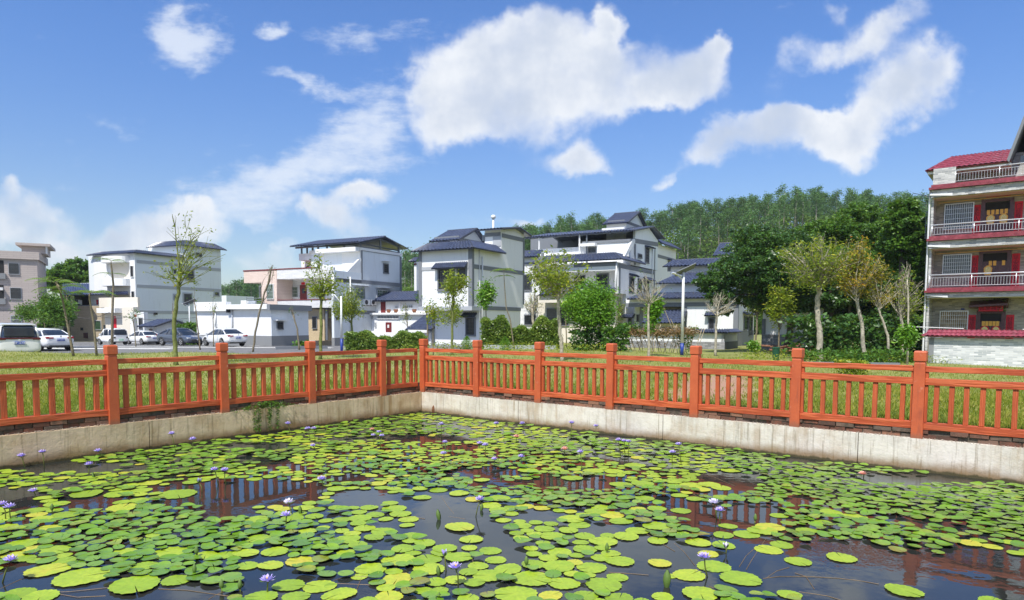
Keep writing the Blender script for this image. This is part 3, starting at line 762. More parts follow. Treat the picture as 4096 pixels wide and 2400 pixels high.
def clash(x, y, r, ov):
    gx, gy = int(x // .35), int(y // .35)
    for i in (gx - 1, gx, gx + 1):
        for j in (gy - 1, gy, gy + 1):
            for (a, b_, c) in grid.get((i, j), ()):
                if (a - x) ** 2 + (b_ - y) ** 2 < ((c + r) * ov) ** 2: return True
    return False
def patch(x, y): return math.sin(x * 1.15 + 1.7 * math.sin(y * .8)) + math.sin(y * 1.6 + x * .6) * .9 + math.sin(x * 3.1 - y * 2.3) * .4
tries = 0
while len(pads) < 5200 and tries < 110000:
    tries += 1
    px = random.uniform(-700, 4900); py = 1650 + 800 * random.random() ** 1.25
    w = onz(0, px, py, WATER); p, q = toPQ(w.x, w.y)
    if p < .12 or q < .12 or w.y > 25: continue
    o = openness(px, py)
    if o > .42 + random.gauss(0, .10): continue
    pv = patch(w.x, w.y); near = py > 2050
    dark = pv > (.35 if px < 2600 else -.3)
    if random.random() < .14: dark = not dark
    r = random.uniform(.055, .095) if dark else random.uniform(.07, .145)
    if py < 1900: r = random.uniform(.07, .13)
    if math.sin(w.x * 2.3 + 1.3 * math.sin(w.y * 1.9)) + math.sin(w.y * 2.7 + w.x) < -1.5 + random.gauss(0, .2): continue
    if px > 2900 and py < 2150: dark = True; r = random.uniform(.055, .085)
    elif py < 1950: r *= .85
    if clash(w.x, w.y, r, .72 if dark else .80): continue
    pads.append((w.x, w.y, r, 'dark' if dark else 'light')); gadd(w.x, w.y, r)
def padgeo(x, y, r, kind, lod=False):
    if kind == 'light':
        V, F = padshape(r, 16 if lod else 34, .0 if lod else .03, random.choice([0, 0, .02]), random.uniform(.04, .11), .018, (random.gauss(0, .012), random.gauss(0, .012)))
        z = random.uniform(.004, .012)
    else:
        cup = random.uniform(.04, .17) if random.random() < .75 else 0
        V, F = padshape(r, 16 if lod else 24, .008, cup, random.uniform(.07, .15), .004, (random.gauss(0, .05), random.gauss(0, .05)))
        z = random.uniform(.012, .034)
    V[:, 2] = np.maximum(V[:, 2], -.002) if kind == 'light' else V[:, 2] + .0
    return V + np.array([x, y, WATER + z]), F
def size_px(pd): 
    d = sqrt(pd[0] ** 2 + pd[1] ** 2); px, py = proj((pd[0], pd[1], WATER))
    if px < -60 or px > 4156 or py > 2440: return 0
    return pd[2] ** 2 / d ** 3
pads.sort(key=size_px, reverse=True)
LG = 'lily pads floating on the pond'
mats = {'light': M['padlight'], 'dark': M['paddark']}
for i, pd in enumerate(pads[:300]):
    x, y, r, kind = pd; V, F = padgeo(*pd); v0 = random.random()
    if kind == 'light': vv = .25 + .45 * v0 if random.random() < .92 else .80 + .22 * v0
    else: vv = .15 + .6 * v0 if random.random() < .94 else 1.1
    rr = np.sqrt(((V[:, :2] - np.array([x, y])) ** 2).sum(1)) / r
    edge = (rr > .95) * (.10 if kind == 'light' else .05) * random.random() * 2
    e = empty('lily_pad', (0, 0, 0)) if False else None
    ang = np.arctan2(V[:, 1] - y, V[:, 0] - x); vein = .09 * np.sin(ang * 13 + i) * (rr > .3) + .07 * (rr < .2)
    edge = edge + vein * (1.0 if kind == 'light' else .6)
    o = npmesh('lily_pad', V - np.array([x, y, WATER]), F, mats[kind], smooth=True, attr=vv + edge)
    o.location = (x, y, WATER)
    if kind == 'light':
        lab = 'large yellowing water lily pad with orange edge, lying flat on the water' if vv > .8 else ('large light green water lily pad with toothed edge lying flat on the pond' if r > .17 else 'medium light green water lily pad lying flat among others on the pond')
    else:
        lab = 'small browning water lily pad in a crowded patch' if vv > 1 else ('small glossy dark green water lily pad with raised rim in a crowded patch')
    tag(o, lab, 'lily pad', LG)
for kind, nm, lab in (('light', 'far_lily_pads', 'far light green lily pads covering the water toward the walls'), ('dark', 'far_glossy_lily_pads', 'far small glossy lily pads crowding the water toward the walls')):
    AV = []; AF = []; AT = []; nb_ = 0
    for pd in pads[300:]:
        if pd[3] != kind: continue
        V, F = padgeo(*pd, lod=True); AV.append(V); AF.append(np.array(F) + nb_); nb_ += len(V)
        vv = (.25 + .45 * random.random() if random.random() < .9 else .95) if kind == 'light' else (.15 + .6 * random.random() if random.random() < .95 else 1.05)
        AT.append(np.full(len(V), vv))
    o = npmesh(nm, np.concatenate(AV), np.concatenate(AF), mats[kind], smooth=True, attr=np.concatenate(AT)); tag(o, lab, 'lily pads', kind='stuff')
# old sunken pads, reddish brown just under the surface edges
# ---- flowers
M['petal'] = simple('violet_petals', (.50, .42, .86), .5, 0, .3, .2, 30); M['petalpink'] = simple('pink_petals', (.85, .45, .38), .5, 0, .3, .2, 30)
M['petalwhite'] = simple('white_lilac_petals', (.74, .70, .86), .5, 0, .3, .15, 30)
M['stamen'] = simple('yellow_stamens', (.75, .45, .05), .6); M['stem'] = simple('green_brown_stem', (.13, .15, .03), .6, 0, .4, .3, 20)
M['sepal'] = simple('green_sepals', (.10, .17, .03), .6)
def petal(mb, az, tiltang, L, w, c):
    d = Vector((cos(az), sin(az), 0)); sd = Vector((-sin(az), cos(az), 0)); u = d * sin(tiltang) + Vector((0, 0, cos(tiltang))); nn = u.cross(sd)
    c = Vector(c) + d * .006
    P = [c, c + u * L * .4 + sd * w, c + u * L * .75 + sd * w * .75 + nn * -.004, c + u * L, c + u * L * .75 - sd * w * .75, c + u * L * .4 - sd * w, c + u * L * .45 + nn * w * -.4]
    mb.add(P, [(0, 1, 6), (1, 2, 6), (2, 3, 6), (3, 4, 6), (4, 5, 6), (5, 0, 6)])
def flower(k, bx, by, sx, sy, kind, lab):
    b_ = onz(k, sx, sy, WATER); top = at(k, bx, by, b_.y)
    if top.z < WATER + .05: top.z = WATER + .05
    root = empty('water_lily_flower', (b_.x, b_.y, WATER), lab, 'flower', 'water lily flowers above the pond')
    mid = (b_ + top) / 2 + Vector((random.uniform(-.015, .015), 0, .0))
    MB().tube([b_ - Vector((0, 0, .05)), mid, top - Vector((0, 0, .012))], [.0065, .006, .0055], 6).build('stem', M['stem'], root, True)
    R_ = random.uniform(.055, .07); pm = {'violet': 'petal', 'pink': 'petalpink', 'white': 'petalwhite', 'bud': 'petalwhite', 'budv': 'petal'}[kind]
    mb = MB(); bud = kind in ('bud', 'budv')
    for ring_, (nn_, tl_, sc) in enumerate([(9, 1.15, 1.0), (8, .8, .95), (7, .45, .85)] if not bud else [(5, .38, .95), (4, .2, .85)]):
        for i in range(nn_): petal(mb, 2 * pi * (i + .5 * ring_) / nn_ + random.uniform(-.1, .1), tl_ + random.uniform(-.12, .12), R_ * sc * (1 if not bud else 1.1), R_ * .16, top - Vector((0, 0, .015)))
    mb.build('petals', M[pm], root, True)
    sp = MB()
    for i in range(4): petal(sp, 2 * pi * i / 4 + .4, 1.3 if not bud else .45, R_ * .95, R_ * .19, top - Vector((0, 0, .02)))
    sp.build('sepals', M['sepal'], root, True)
    if not bud: MB().lathe([(.006, 0), (.014, .012), (.012, .028), (.003, .03)], top - Vector((0, 0, .012)), 8).build('stamens', M['stamen'], root)
FL = [(11,155,940,185,1025,'violet','violet flower leftmost beside the left wall, on a curved stem'),(11,307,910,320,1025,'violet','violet flower near the left wall, right of the leftmost one'),(11,708,905,745,950,'violet','violet flower low before the left wall between two wall stains'),
 (11,643,1000,640,1090,'violet','violet flower before the first bay of the left fence, over a rolled leaf'),(11,1238,780,1265,890,'violet','violet flower on a long stem beside the middle of the left wall'),(11,1390,820,1385,905,'violet','violet flower just right of the long stemmed one by the left wall'),
 (11,1545,1038,1575,1150,'violet','left flower of a violet pair over the left fence reflection'),(11,1620,1042,1630,1150,'violet','right flower of a violet pair over the left fence reflection'),(11,1435,1130,1455,1200,'budv','half open violet bud below the violet pair in the left fence reflection'),
 (11,2075,708,2080,790,'violet','violet flower under the creeping weeds of the left wall'),(11,2218,745,2235,830,'violet','left flower of a small violet pair near the far end of the left wall'),(11,2262,742,2270,830,'violet','right flower of a small violet pair near the far end of the left wall'),
 (11,2255,865,2280,905,'violet','violet flower on a short bent stem among far pads, left of centre'),(11,2318,1105,2335,1160,'violet','pale violet flower alone in the left middle of the pond'),
 (12,840,712,838,820,'violet','violet flower on a tall stem right below the pond corner'),(12,350,792,350,870,'violet','front flower of three violet ones left of the pond corner'),(12,412,795,398,890,'violet','right flower of three violet ones left of the pond corner'),
 (12,390,768,395,830,'violet','rear flower of three violet ones left of the pond corner'),(12,1235,708,1240,750,'violet','small violet flower before the right wall, under the second post'),(12,1422,708,1425,755,'violet','small violet flower before the right wall, under the third post'),
 (12,1777,702,1765,790,'violet','violet flower on a leaning stem before the right wall'),(12,1952,724,1945,835,'violet','violet flower on a tall stem before the right wall under the fourth post'),(12,865,842,862,905,'violet','upper flower of two violet ones in line below the pond corner'),
 (12,855,922,855,1000,'violet','lower flower of two violet ones in line below the pond corner'),(12,1115,850,1120,890,'violet','left flower of a violet pair over a raised leaf in the middle'),(12,1157,862,1155,960,'violet','right flower of a violet pair over a raised leaf in the middle'),
 (12,1415,945,1405,1010,'violet','pale violet flower right of centre over the fence reflection'),(12,1222,962,1230,1030,'violet','small pale violet flower at the centre of the pond'),(12,1840,912,1850,1050,'violet','violet flower on a tall green stem right of centre'),
 (12,2115,825,2135,940,'violet','left flower of three violet ones on tall stems before the right wall'),(12,2155,832,2165,940,'violet','middle flower of three violet ones on tall stems before the right wall'),(12,2188,836,2182,945,'violet','right flower of three violet ones on tall stems before the right wall'),
 (12,2505,915,2500,1000,'violet','violet flower below the fifth post of the right fence, near the wall'),(12,340,752,342,768,'pink','pink flower low among pads left of the pond corner'),(12,1380,802,1380,850,'pink','pale pink flower in front of the third right post'),(12,1727,890,1730,940,'pink','pink flower right of centre among glossy pads'),
 (13,35,858,55,1000,'violet','large violet flower on a dark stem below the fifth right post'),(13,1360,1078,1362,1095,'pink','open peach pink flower low on the pads near the right wall'),
 (14,240,290,262,345,'violet','violet flower on a low stem at the left, under the first bay'),(14,20,385,40,500,'violet','left flower of a violet pair at the left edge'),(14,70,405,90,520,'violet','right flower of a violet pair at the left edge'),
 (14,80,785,5,955,'violet','big violet flower on a slanting stem at the lower left edge'),(14,1928,930,1925,1030,'violet','big open violet flower at the bottom, left of centre'),(14,2062,465,2062,540,'violet','violet flower mirrored in open water, left of centre'),
 (14,2083,372,2110,460,'white','whitish half open flower above the mirrored violet one'),(15,1118,352,1080,480,'violet','violet flower on a leaning stem over open water at the centre'),(15,860,750,875,875,'budv','half open violet bud on a thick stem at bottom centre'),
 (15,940,840,960,985,'violet','open violet flower beside the half open bud at bottom centre'),(16,290,375,312,500,'white','whitish lilac flower over the right fence reflection'),(16,333,432,335,520,'violet','violet flower beside the whitish one over the right fence reflection'),
 (16,220,765,250,915,'violet','large violet flower standing over a big pad at the lower right'),(16,375,695,370,745,'bud','white half open bud right of the large violet flower')]
for f in FL: flower(*f)
# closed green buds, rolled leaves
def bud(k, bx, by, sx, sy, lab):
    b_ = onz(k, sx, sy, WATER); top = at(k, bx, by, b_.y)
    if top.z < WATER + .05: top.z = WATER + .05
    root = empty('water_lily_bud', (b_.x, b_.y, WATER), lab, 'bud', 'closed buds and rolled leaves on the pond')
    MB().tube([b_ - Vector((0, 0, .05)), top], [.007, .006], 6).build('stem', M['stem'], root, True)
    MB().lathe([(.004, -.03), (.017, -.012), (.019, .01), (.012, .035), (.002, .052)], top, 8).build('bud_head', M['sepal'], root, True)
for b_ in [(14,1595,990,1600,1020,'left of two closed green buds at the bottom left'),(14,1728,990,1730,1020,'right of two closed green buds at the bottom left'),(14,1400,880,1390,905,'greenish bud beside a yellow torn pad'),(14,1415,735,1430,770,'pale bud on a light pad at the lower left'),
           (15,1450,825,1455,845,'short cream bud right of bottom centre'),(15,2030,725,2032,745,'green bud behind a big pad right of bottom centre'),(14,375,425,375,450,'stubby green bud in the left fence reflection'),(16,585,505,580,525,'small yellowish bud in the right fence reflection')]:
    bud(*b_)
def rolled(k, x, y, h, lab):
    b_ = onz(k, x, y, WATER); root = None
    mb = MB(); n = 12; lean = random.uniform(-.3, .3)
    for i in range(5):
        z = h * i / 4; rr = (.016, .026, .03, .024, .006)[i] * h / .14
        for j in range(n):
            a = 1.75 * pi * j / (n - 1); mb.v.append((rr * cos(a) + lean * z, rr * sin(a), z - .01))
    for i in range(4):
        for j in range(n - 1): mb.f.append((i * n + j, i * n + j + 1, i * n + n + j + 1, i * n + n + j))
    o = mb.build('rolled_lily_leaf', M['sepal'], smooth=True); o.location = b_; tag(o, lab, 'leaf', 'closed buds and rolled leaves on the pond')
for r_ in [(15,822,500,.12,'rolled up young leaf standing in the open water at the centre'),(15,1125,435,.09,'rolled young leaf right of the leaning violet flower'),(15,2460,985,.15,'dark rolled leaf standing in water at the lower right'),(14,2165,460,.10,'rolled brown leaf beside the mirrored violet flower'),
           (14,680,200,.09,'rolled green leaf beside a violet flower at the left'),(15,810,1070,.06,'folded green leaf at the bottom centre'),(15,820,900,.09,'big folded light green leaf left of the bottom centre flowers'),(15,1265,205,.06,'small dark rolled leaf near the centre')]:
    rolled(*r_)
# trailing stems just at the surface
M['trail'] = simple('brown_trailing_stem', (.17, .115, .06), .6, 0, .4, .3, 8)
mb = MB()
for k, pts_ in [(16, [(640,925),(760,910),(1000,912),(1200,925),(1330,940),(1475,965)]),(14, [(250,1030),(500,1020),(790,990)]),(14, [(1140,1000),(1350,1010),(1800,1075),(2000,1060)]),(14, [(1600,855),(1680,900),(1720,960)]),(14, [(1600,1000),(1690,1003)]),(14, [(1500,1075),(1560,1040),(1640,1008)]),
                (14,[(800,910),(900,880),(1030,850)]),(15, [(835,330),(880,400),(930,460)]),(15, [(890,480),(950,487),(1010,498)]),(15, [(1040,720),(1065,800),(1070,870)]),(15, [(60,940),(150,910),(380,912)]),(15, [(230,1000),(270,900)]),(15, [(70,960),(300,970),(400,980)]),(15, [(2280,580),(2400,660),(2520,730)]),
                (15, [(1740,1020),(1800,1050),(1880,1080)]),(15,[(2040,880),(2200,890),(2330,900)]),(16, [(470,840),(520,760),(590,700)]),(16, [(520,860),(560,790),(660,640)]),(16, [(0,670),(70,730),(150,830)]),(16, [(250,980),(380,1030),(480,1080)]),(16, [(870,885),(950,910),(1010,1000)]),(16,[(900,1020),(1100,1050),(1200,1080)]),
                (16, [(440,260),(300,200),(160,150),(0,120)]),(16, [(0,240),(160,330),(330,420)]),(15,[(540,490),(650,485),(720,495)]),(15,[(1460,850),(1540,870),(1600,880)]),(16,[(660,925),(740,870),(830,845)]),(14,[(0,1000),(150,930),(330,900)]),(14,[(380,1030),(560,1060),(760,1050)])]:
    P3 = [onz(k, x, y, WATER + random.uniform(-.001, .006)) for x, y in pts_]
    mb.tube(P3, .0026, 4)
tag(mb.build('trailing_stems', M['trail']), 'thin brown lily stems trailing along the water surface', 'stems', kind='stuff')
# brown debris and curled leaf by the corner, brick on the wall top
c = onz(12, 782, 637, WATER)
mb = MB()
for i in range(7):
    z = .19 * i / 6; rr = (.02, .035, .042, .045, .038, .028, .008)[i]
    for j in range(10):
        a = 1.7 * pi * j / 9 + .4 * i; mb.v.append((rr * cos(a), rr * .6 * sin(a), z))
for i in range(6):
    for j in range(9): mb.f.append((i * 10 + j, i * 10 + j + 1, i * 10 + 11 + j, i * 10 + 10 + j))
o = mb.build('dead_leaf', simple('dead_brown_leaf', (.17, .075, .035), .8, 0, .3, .4, 20), smooth=True); o.location = c; tag(o, 'curled dead brown leaf standing in the water against the wall by the corner', 'leaf')
mb = MB().box(-.055, .055, -.03, .03, 0, .045); o = mb.build('loose_brick', M['brick']); o.location = (*PQ(2.45, -.045), .002); o.rotation_euler = (0, 0, TR + .2); tag(o, 'broken red brick lying on the right pond wall', 'brick')
# creeping weeds on the left wall
V = []; F = []
cw_ = PQ(-.05, 3.2)
def leafquads(n, fpos, size, zbias=.3):
    P0 = np.array([fpos() for _ in range(n)]); return leafgeo(P0, size, zbias)
def leafgeo(P0, size, droop=.2, aspect=.45):
    n = len(P0); d = rng.normal(size=(n, 3)); d[:, 2] = d[:, 2] * .5 - droop; d /= np.linalg.norm(d, axis=1)[:, None]
    r_ = rng.normal(size=(n, 3)); s_ = np.cross(d, r_); s_ /= np.linalg.norm(s_, axis=1)[:, None] + 1e-9
    L = size * (.6 + .8 * rng.random(n))[:, None]
    V = np.stack([P0, P0 + d * L * .45 + s_ * L * aspect * .5, P0 + d * L, P0 + d * L * .45 - s_ * L * aspect * .5], 1).reshape(-1, 3)
    return V, np.arange(n * 4).reshape(n, 4)
def wp():
    a = random.gauss(0, .38); h = random.random()
    if h < .62: w = PQ(random.uniform(-.12, .06), 4.05 + a * .9); return (w.x, w.y, random.uniform(.0, .14) * math.exp(-a * a * 3))
    s_ = random.choice([-.22, -.05, .17, .25]) ; w = PQ(random.uniform(.0, .05), 4.05 + s_ + random.gauss(0, .02)); return (w.x, w.y, -random.random() * .42)
V, F = leafquads(1700, wp, .034); o = npmesh('creeping_weed', V, F, M['leafmid']); tag(o, 'green creeping weed hanging over the left concrete wall', 'weed')
# ------------------------------------------------------------------ buildings
class Fr:
    """ground frame of a house: origin at its nearest corner, u runs away to the right, v away to the left"""
    def __init__(s, k, x, y, depth, head, head2=None):
        P = at(k, x, y, depth); s.o = Vector((P.x, P.y)); h = radians(head); s.h = h
        s.u = Vector((sin(h), cos(h))); h2 = h - pi / 2 if head2 is None else radians(head2); s.v = Vector((sin(h2), cos(h2)))
        s.g = gz(P.x, P.y)
    def P(s, u, v, z): w = s.o + s.u * u + s.v * v; return Vector((w.x, w.y, z))
    def uv(s, x, y):
        d = Vector((x, y)) - s.o; det = s.u.x * s.v.y - s.u.y * s.v.x
        return (d.x * s.v.y - d.y * s.v.x) / det, (s.u.x * d.y - s.u.y * d.x) / det
    def _hit(s, k, x, y, n, c):
        px, py = S(k, x, y); d = pdir(px, py); d2 = Vector((d.x, d.y)); e2 = Vector((EYE.x, EYE.y))
        t = (c - (e2 - s.o).dot(n)) / d2.dot(n); return EYE + d * t
    def U(s, k, x, y, v=0.0):       # pixel on the plane v = const -> (u, z)
        n = Vector((-s.u.y, s.u.x)); P = s._hit(k, x, y, n, v * s.v.dot(n)); return s.uv(P.x, P.y)[0], P.z
    def V(s, k, x, y, u=0.0):       # pixel on the plane u = const -> (v, z)
        n = Vector((-s.v.y, s.v.x)); P = s._hit(k, x, y, n, u * s.u.dot(n)); return s.uv(P.x, P.y)[1], P.z
    def box(s, mb, u0, u1, v0, v1, z0, z1):
        if u0 > u1: u0, u1 = u1, u0
        if v0 > v1: v0, v1 = v1, v0
        return mb.box8([s.P(u0, v0, z0), s.P(u1, v0, z0), s.P(u1, v1, z0), s.P(u0, v1, z0), s.P(u0, v0, z1), s.P(u1, v0, z1), s.P(u1, v1, z1), s.P(u0, v1, z1)])
def B(fr, name, mat, parent, u0, u1, v0, v1, z0, z1):
    mb = MB(); fr.box(mb, u0, u1, v0, v1, z0, z1); return mb.build(name, mat, parent)
def rect(fr, face, k, r, c=0.0):
    """photo rectangle (x0,y0,x1,y1) on a wall plane -> (a0, a1, z0, z1), a along u or v"""
    f = fr.U if face == 'U' else fr.V
    a, zt = f(k, r[0], r[1], c); b, zb = f(k, r[2], r[3], c); return min(a, b), max(a, b), min(zt, zb), max(zt, zb)
def fbox(fr, face, mb, a0, a1, z0, z1, c, out, inn):
    if face == 'U': fr.box(mb, a0, a1, c - out, c + inn, z0, z1)
    else: fr.box(mb, c - out, c + inn, a0, a1, z0, z1)
def panel(fr, face, name, mat, parent, k, r, c=0.0, out=.05, inn=0.02):
    a0, a1, z0, z1 = rect(fr, face, k, r, c); mb = MB(); fbox(fr, face, mb, a0, a1, z0, z1, c, out, inn); return mb.build(name, mat, parent)
def window(fr, face, parent, k, r, c=0.0, frame='trim', glass='glass', bars='bar', nx=6, ny=3, fw=.09, sill=True, label=None, deep=.03, barout=.10, name='window', bt=.014):
    a0, a1, z0, z1 = rect(fr, face, k, r, c); mb = MB(); o = .07
    fbox(fr, face, mb, a0, a1, z1 - fw, z1, c, o, 0); fbox(fr, face, mb, a0, a1, z0, z0 + fw, c, o + (.05 if sill else 0), 0)
    fbox(fr, face, mb, a0, a0 + fw, z0 + fw, z1 - fw, c, o, 0); fbox(fr, face, mb, a1 - fw, a1, z0 + fw, z1 - fw, c, o, 0)
    w = mb.build(name, M[frame], parent)
    mb = MB(); fbox(fr, face, mb, a0 + fw, a1 - fw, z0 + fw, z1 - fw, c, deep, 0); mb.build('pane', M[glass], w)
    if bars:
        mb = MB(); t = bt
        for i in range(nx + 1):
            a = a0 + fw + (a1 - a0 - 2 * fw) * i / nx; fbox(fr, face, mb, a - t, a + t, z0 + fw, z1 - fw, c, barout + t, -barout + t)
        for i in range(ny + 1):
            z = z0 + fw + (z1 - z0 - 2 * fw) * i / ny; fbox(fr, face, mb, a0 + fw, a1 - fw, z - t, z + t, c, barout + 2.2 * t, -barout)
        mb.build('bars', M[bars], w)
    if label: w['label'] = label
    return w
def tilemat(name, base, dark, hi):
    m, t, b = newmat(name); P = geo(t)
    n = noise(t, P, 4, 5, .65)
    s = N(t, 'ShaderNodeSeparateXYZ'); t.links.new(P, s.inputs[0])
    rowz = mth(t, 'FRACT', mth(t, 'MULTIPLY', s.outputs[2], 6.5))
    c = ramp(t, n, [(.3, dark), (.6, base), (.8, hi)])
    c = mixc(t, mapr(t, rowz, .78, .98, 0, .6), c, dark)
    c = mixc(t, mapr(t, noise(t, P, 1.1, 5, .7), .55, .75, 0, .4), c, (.16, .15, .14))
    t.links.new(c, b.inputs['Base Color']); b.inputs['Roughness'].default_value = .28; b.inputs['Specular IOR Level'].default_value = .55
    bump(t, b, rowz, .02, .6)
    return m
M['tile'] = tilemat('dark_blue_glazed_roof_tiles', (.070, .088, .15), (.035, .043, .075), (.115, .135, .20))
M['tilered'] = tilemat('dark_red_glazed_tiles', (.31, .060, .085), (.17, .03, .045), (.42, .16, .19))
M['sheetblue'] = simple('blue_corrugated_sheet', (.055, .075, .17), .4, .3, .5, .35, 1.5)
M['ridge'] = simple('dark_ridge_tiles', (.035, .04, .055), .4, 0, .5, .3, 5)
def patchroof(mb, A, Bp, C_, D_, pitch=.34, amp=.095, thick=.06, up=None):
    """corrugated tile sheet over the quad A,B (eave) C,D (ridge, C above B)"""
    A, Bp, C_, D_ = map(Vector, (A, Bp, C_, D_)); n = (Bp - A).cross(D_ - A).normalized()
    if n.z < 0: n = -n
    L = max((Bp - A).length, (C_ - D_).length); cols = max(2, int(round(L / pitch))); sub = 4
    rows = max(2, min(9, int((D_ - A).length / .35) + 1)); N_ = cols * sub
    b = len(mb.v)
    for j in range(rows + 1):
        for layer in ((0, 1) if j < rows else (0,)):
            tt = (j + layer) / rows
            lift = 0.022 if layer == 0 else 0.0
            for i in range(N_ + 1):
                s_ = i / N_; p = (A.lerp(Bp, s_)).lerp(D_.lerp(C_, s_), min(1, tt))
                ph = (i % sub) / sub; w = amp * (.5 - .5 * cos(2 * pi * ph)) ** .8
                mb.v.append(tuple(p + n * (w + lift)))
    W_ = N_ + 1; nr = 2 * rows + 1
    for j in range(nr - 1):
        for i in range(N_): mb.f.append((b + j * W_ + i, b + j * W_ + i + 1, b + (j + 1) * W_ + i + 1, b + (j + 1) * W_ + i))
    # flat underside and verge thickness
    dn = -n * thick; P8 = [A + dn, Bp + dn, C_ + dn, D_ + dn, A, Bp, C_, D_]
    mb.add(P8, [(3, 2, 1, 0), (0, 1, 5, 4), (1, 2, 6, 5), (2, 3, 7, 6), (3, 0, 4, 7)])
    return mb
def roofobj(parent, patches, ridges=(), mat='tile', name='roof', rr=.10, pitch=.34):
    mb = MB()
    for p in patches: patchroof(mb, *p, pitch=pitch)
    o = mb.build(name, M[mat], parent)
    if ridges:
        rb = MB()
        for a, b_ in ridges: rb.tube([a, b_], rr, 6)
        rb.build('ridge_cap', M['ridge'] if mat != 'tilered' else M['tilered'], o)
    return o
def gable(fr, parent, u0, u1, v0, v1, ze, zr, axis='v', ov=.35, og=.3, wallmat='shadegreywall', apex=.5, mat='tile', ovf=None, fill=True):
    """gable roof; ridge runs along axis; ze eave height at the wall, zr ridge height"""
    ovf = ov if ovf is None else ovf
    if axis == 'v':
        um = u0 + (u1 - u0) * apex; s1 = (zr - ze) / (um - u0); s2 = (zr - ze) / (u1 - um)
        A, Bq = fr.P(u0 - ov, v1 + og, ze - ov * s1), fr.P(u0 - ov, v0 - og, ze - ov * s1)
        C_, D_ = fr.P(um, v0 - og, zr), fr.P(um, v1 + og, zr)
        E_, F_ = fr.P(u1 + ov, v0 - og, ze - ov * s2), fr.P(u1 + ov, v1 + og, ze - ov * s2)
        r = roofobj(parent, [(A, Bq, C_, D_), (E_, F_, D_, C_)], [(C_, D_), (Bq, C_), (C_, E_)], mat)
        tri = [[fr.P(u0, v, ze - .02), fr.P(u1, v, ze - .02), fr.P(um, v, zr - .08)] for v in (v0, v0 + .2, v1, v1 - .2)]
    else:
        vm = v0 + (v1 - v0) * apex; s1 = (zr - ze) / (vm - v0); s2 = (zr - ze) / (v1 - vm)
        A, Bq = fr.P(u0 - og, v0 - ov, ze - ov * s1), fr.P(u1 + og, v0 - ov, ze - ov * s1)
        C_, D_ = fr.P(u1 + og, vm, zr), fr.P(u0 - og, vm, zr)
        E_, F_ = fr.P(u1 + og, v1 + ov, ze - ov * s2), fr.P(u0 - og, v1 + ov, ze - ov * s2)
        r = roofobj(parent, [(A, Bq, C_, D_), (E_, F_, D_, C_)], [(C_, D_), (A, D_), (D_, F_)], mat)
        tri = [[fr.P(u, v0, ze - .02), fr.P(u, v1, ze - .02), fr.P(u, vm, zr - .08)] for u in (u0, u0 + .2, u1, u1 - .2)]
    if fill:
        mb = MB()
        for a, b_ in ((0, 1), (2, 3)):
            mb.add(tri[a] + tri[b_], [(0, 1, 2), (5, 4, 3), (0, 3, 4, 1), (1, 4, 5, 2), (2, 5, 3, 0)])
        mb.build('gable_wall', M[wallmat], parent)
    return r
def skirt(fr, parent, u0, u1, v0, v1, ze, zt, over=.5, inn=.35, sides='UV', vext=None, uext=None, mat='tile', pitch=.34):
    """sloping tiled eave running round the top of a flat roofed block"""
    pat = []; rid = []
    cor_e = fr.P(u0 - over, v0 - over, ze); cor_t = fr.P(u0 + inn, v0 + inn, zt)
    vE = v1 + (over if vext is None else vext); uE = u1 + (over if uext is None else uext)
    if 'V' in sides:
        a = fr.P(u0 - over, vE, ze); d = fr.P(u0 + inn, vE - (over + inn if vext is None else 0), zt)
        ce = cor_e if 'U' in sides else fr.P(u0 - over, v0 - .1, ze); ct = cor_t if 'U' in sides else fr.P(u0 + inn, v0 - .1, zt)
        pat.append((a, ce, ct, d)); rid += [(d, ct)]
    if 'U' in sides:
        b_ = fr.P(uE, v0 - over, ze); c_ = fr.P(uE - (over + inn if uext is None else 0), v0 + inn, zt)
        ce = cor_e if 'V' in sides else fr.P(u0 - .1, v0 - over, ze); ct = cor_t if 'V' in sides else fr.P(u0 - .1, v0 + inn, zt)
        pat.append((ce, b_, c_, ct)); rid += [(ct, c_)]
    if len(sides) == 2: rid.append((cor_e, cor_t))
    return roofobj(parent, pat, rid, mat, 'eave_roof', .07, pitch)
def canopy(fr, face, parent, k, r, c=0.0, out=.55, drop=.3):
    """small tiled hood above a window: r spans its front edge, left to right, y0 top y1 bottom"""
    a0, a1, z0, z1 = rect(fr, face, k, r, c)
    f = (lambda a, o, z: fr.P(a, c - o, z)) if face == 'U' else (lambda a, o, z: fr.P(c - o, a, z))
    A, B_, C_, D_ = f(a1, out, z0), f(a0, out, z0), f(a0, 0, z1), f(a1, 0, z1)
    if face == 'U': A, B_, C_, D_ = B_, A, D_, C_
    return roofobj(parent, [(A, B_, C_, D_)], [], 'tile', 'window_hood', pitch=.2)
def band(fr, face, parent, k, x0, x1, y, h, c=0.0, mat='trim', out=.04):
    """horizontal painted band: starts at pixel (x0,y), runs to pixel column x1, h metres high"""
    f = fr.U if face == 'U' else fr.V
    a0, z = f(k, x0, y, c); a1, _ = f(k, x1, y, c); mb = MB(); fbox(fr, face, mb, min(a0, a1), max(a0, a1), z - h, z, c, out, .0)
    return mb.build('trim_band', M[mat], parent)
def pillar(fr, face, parent, k, x, y0, y1, w=.35, c=0.0, mat='trim', out=.045, name='trim_pillar'):
    f = fr.U if face == 'U' else fr.V
    a, z1 = f(k, x, y0, c); _, z0 = f(k, x, y1, c); mb = MB(); fbox(fr, face, mb, a - w / 2, a + w / 2, z0, z1, c, out, 0); return mb.build(name, M[mat], parent)
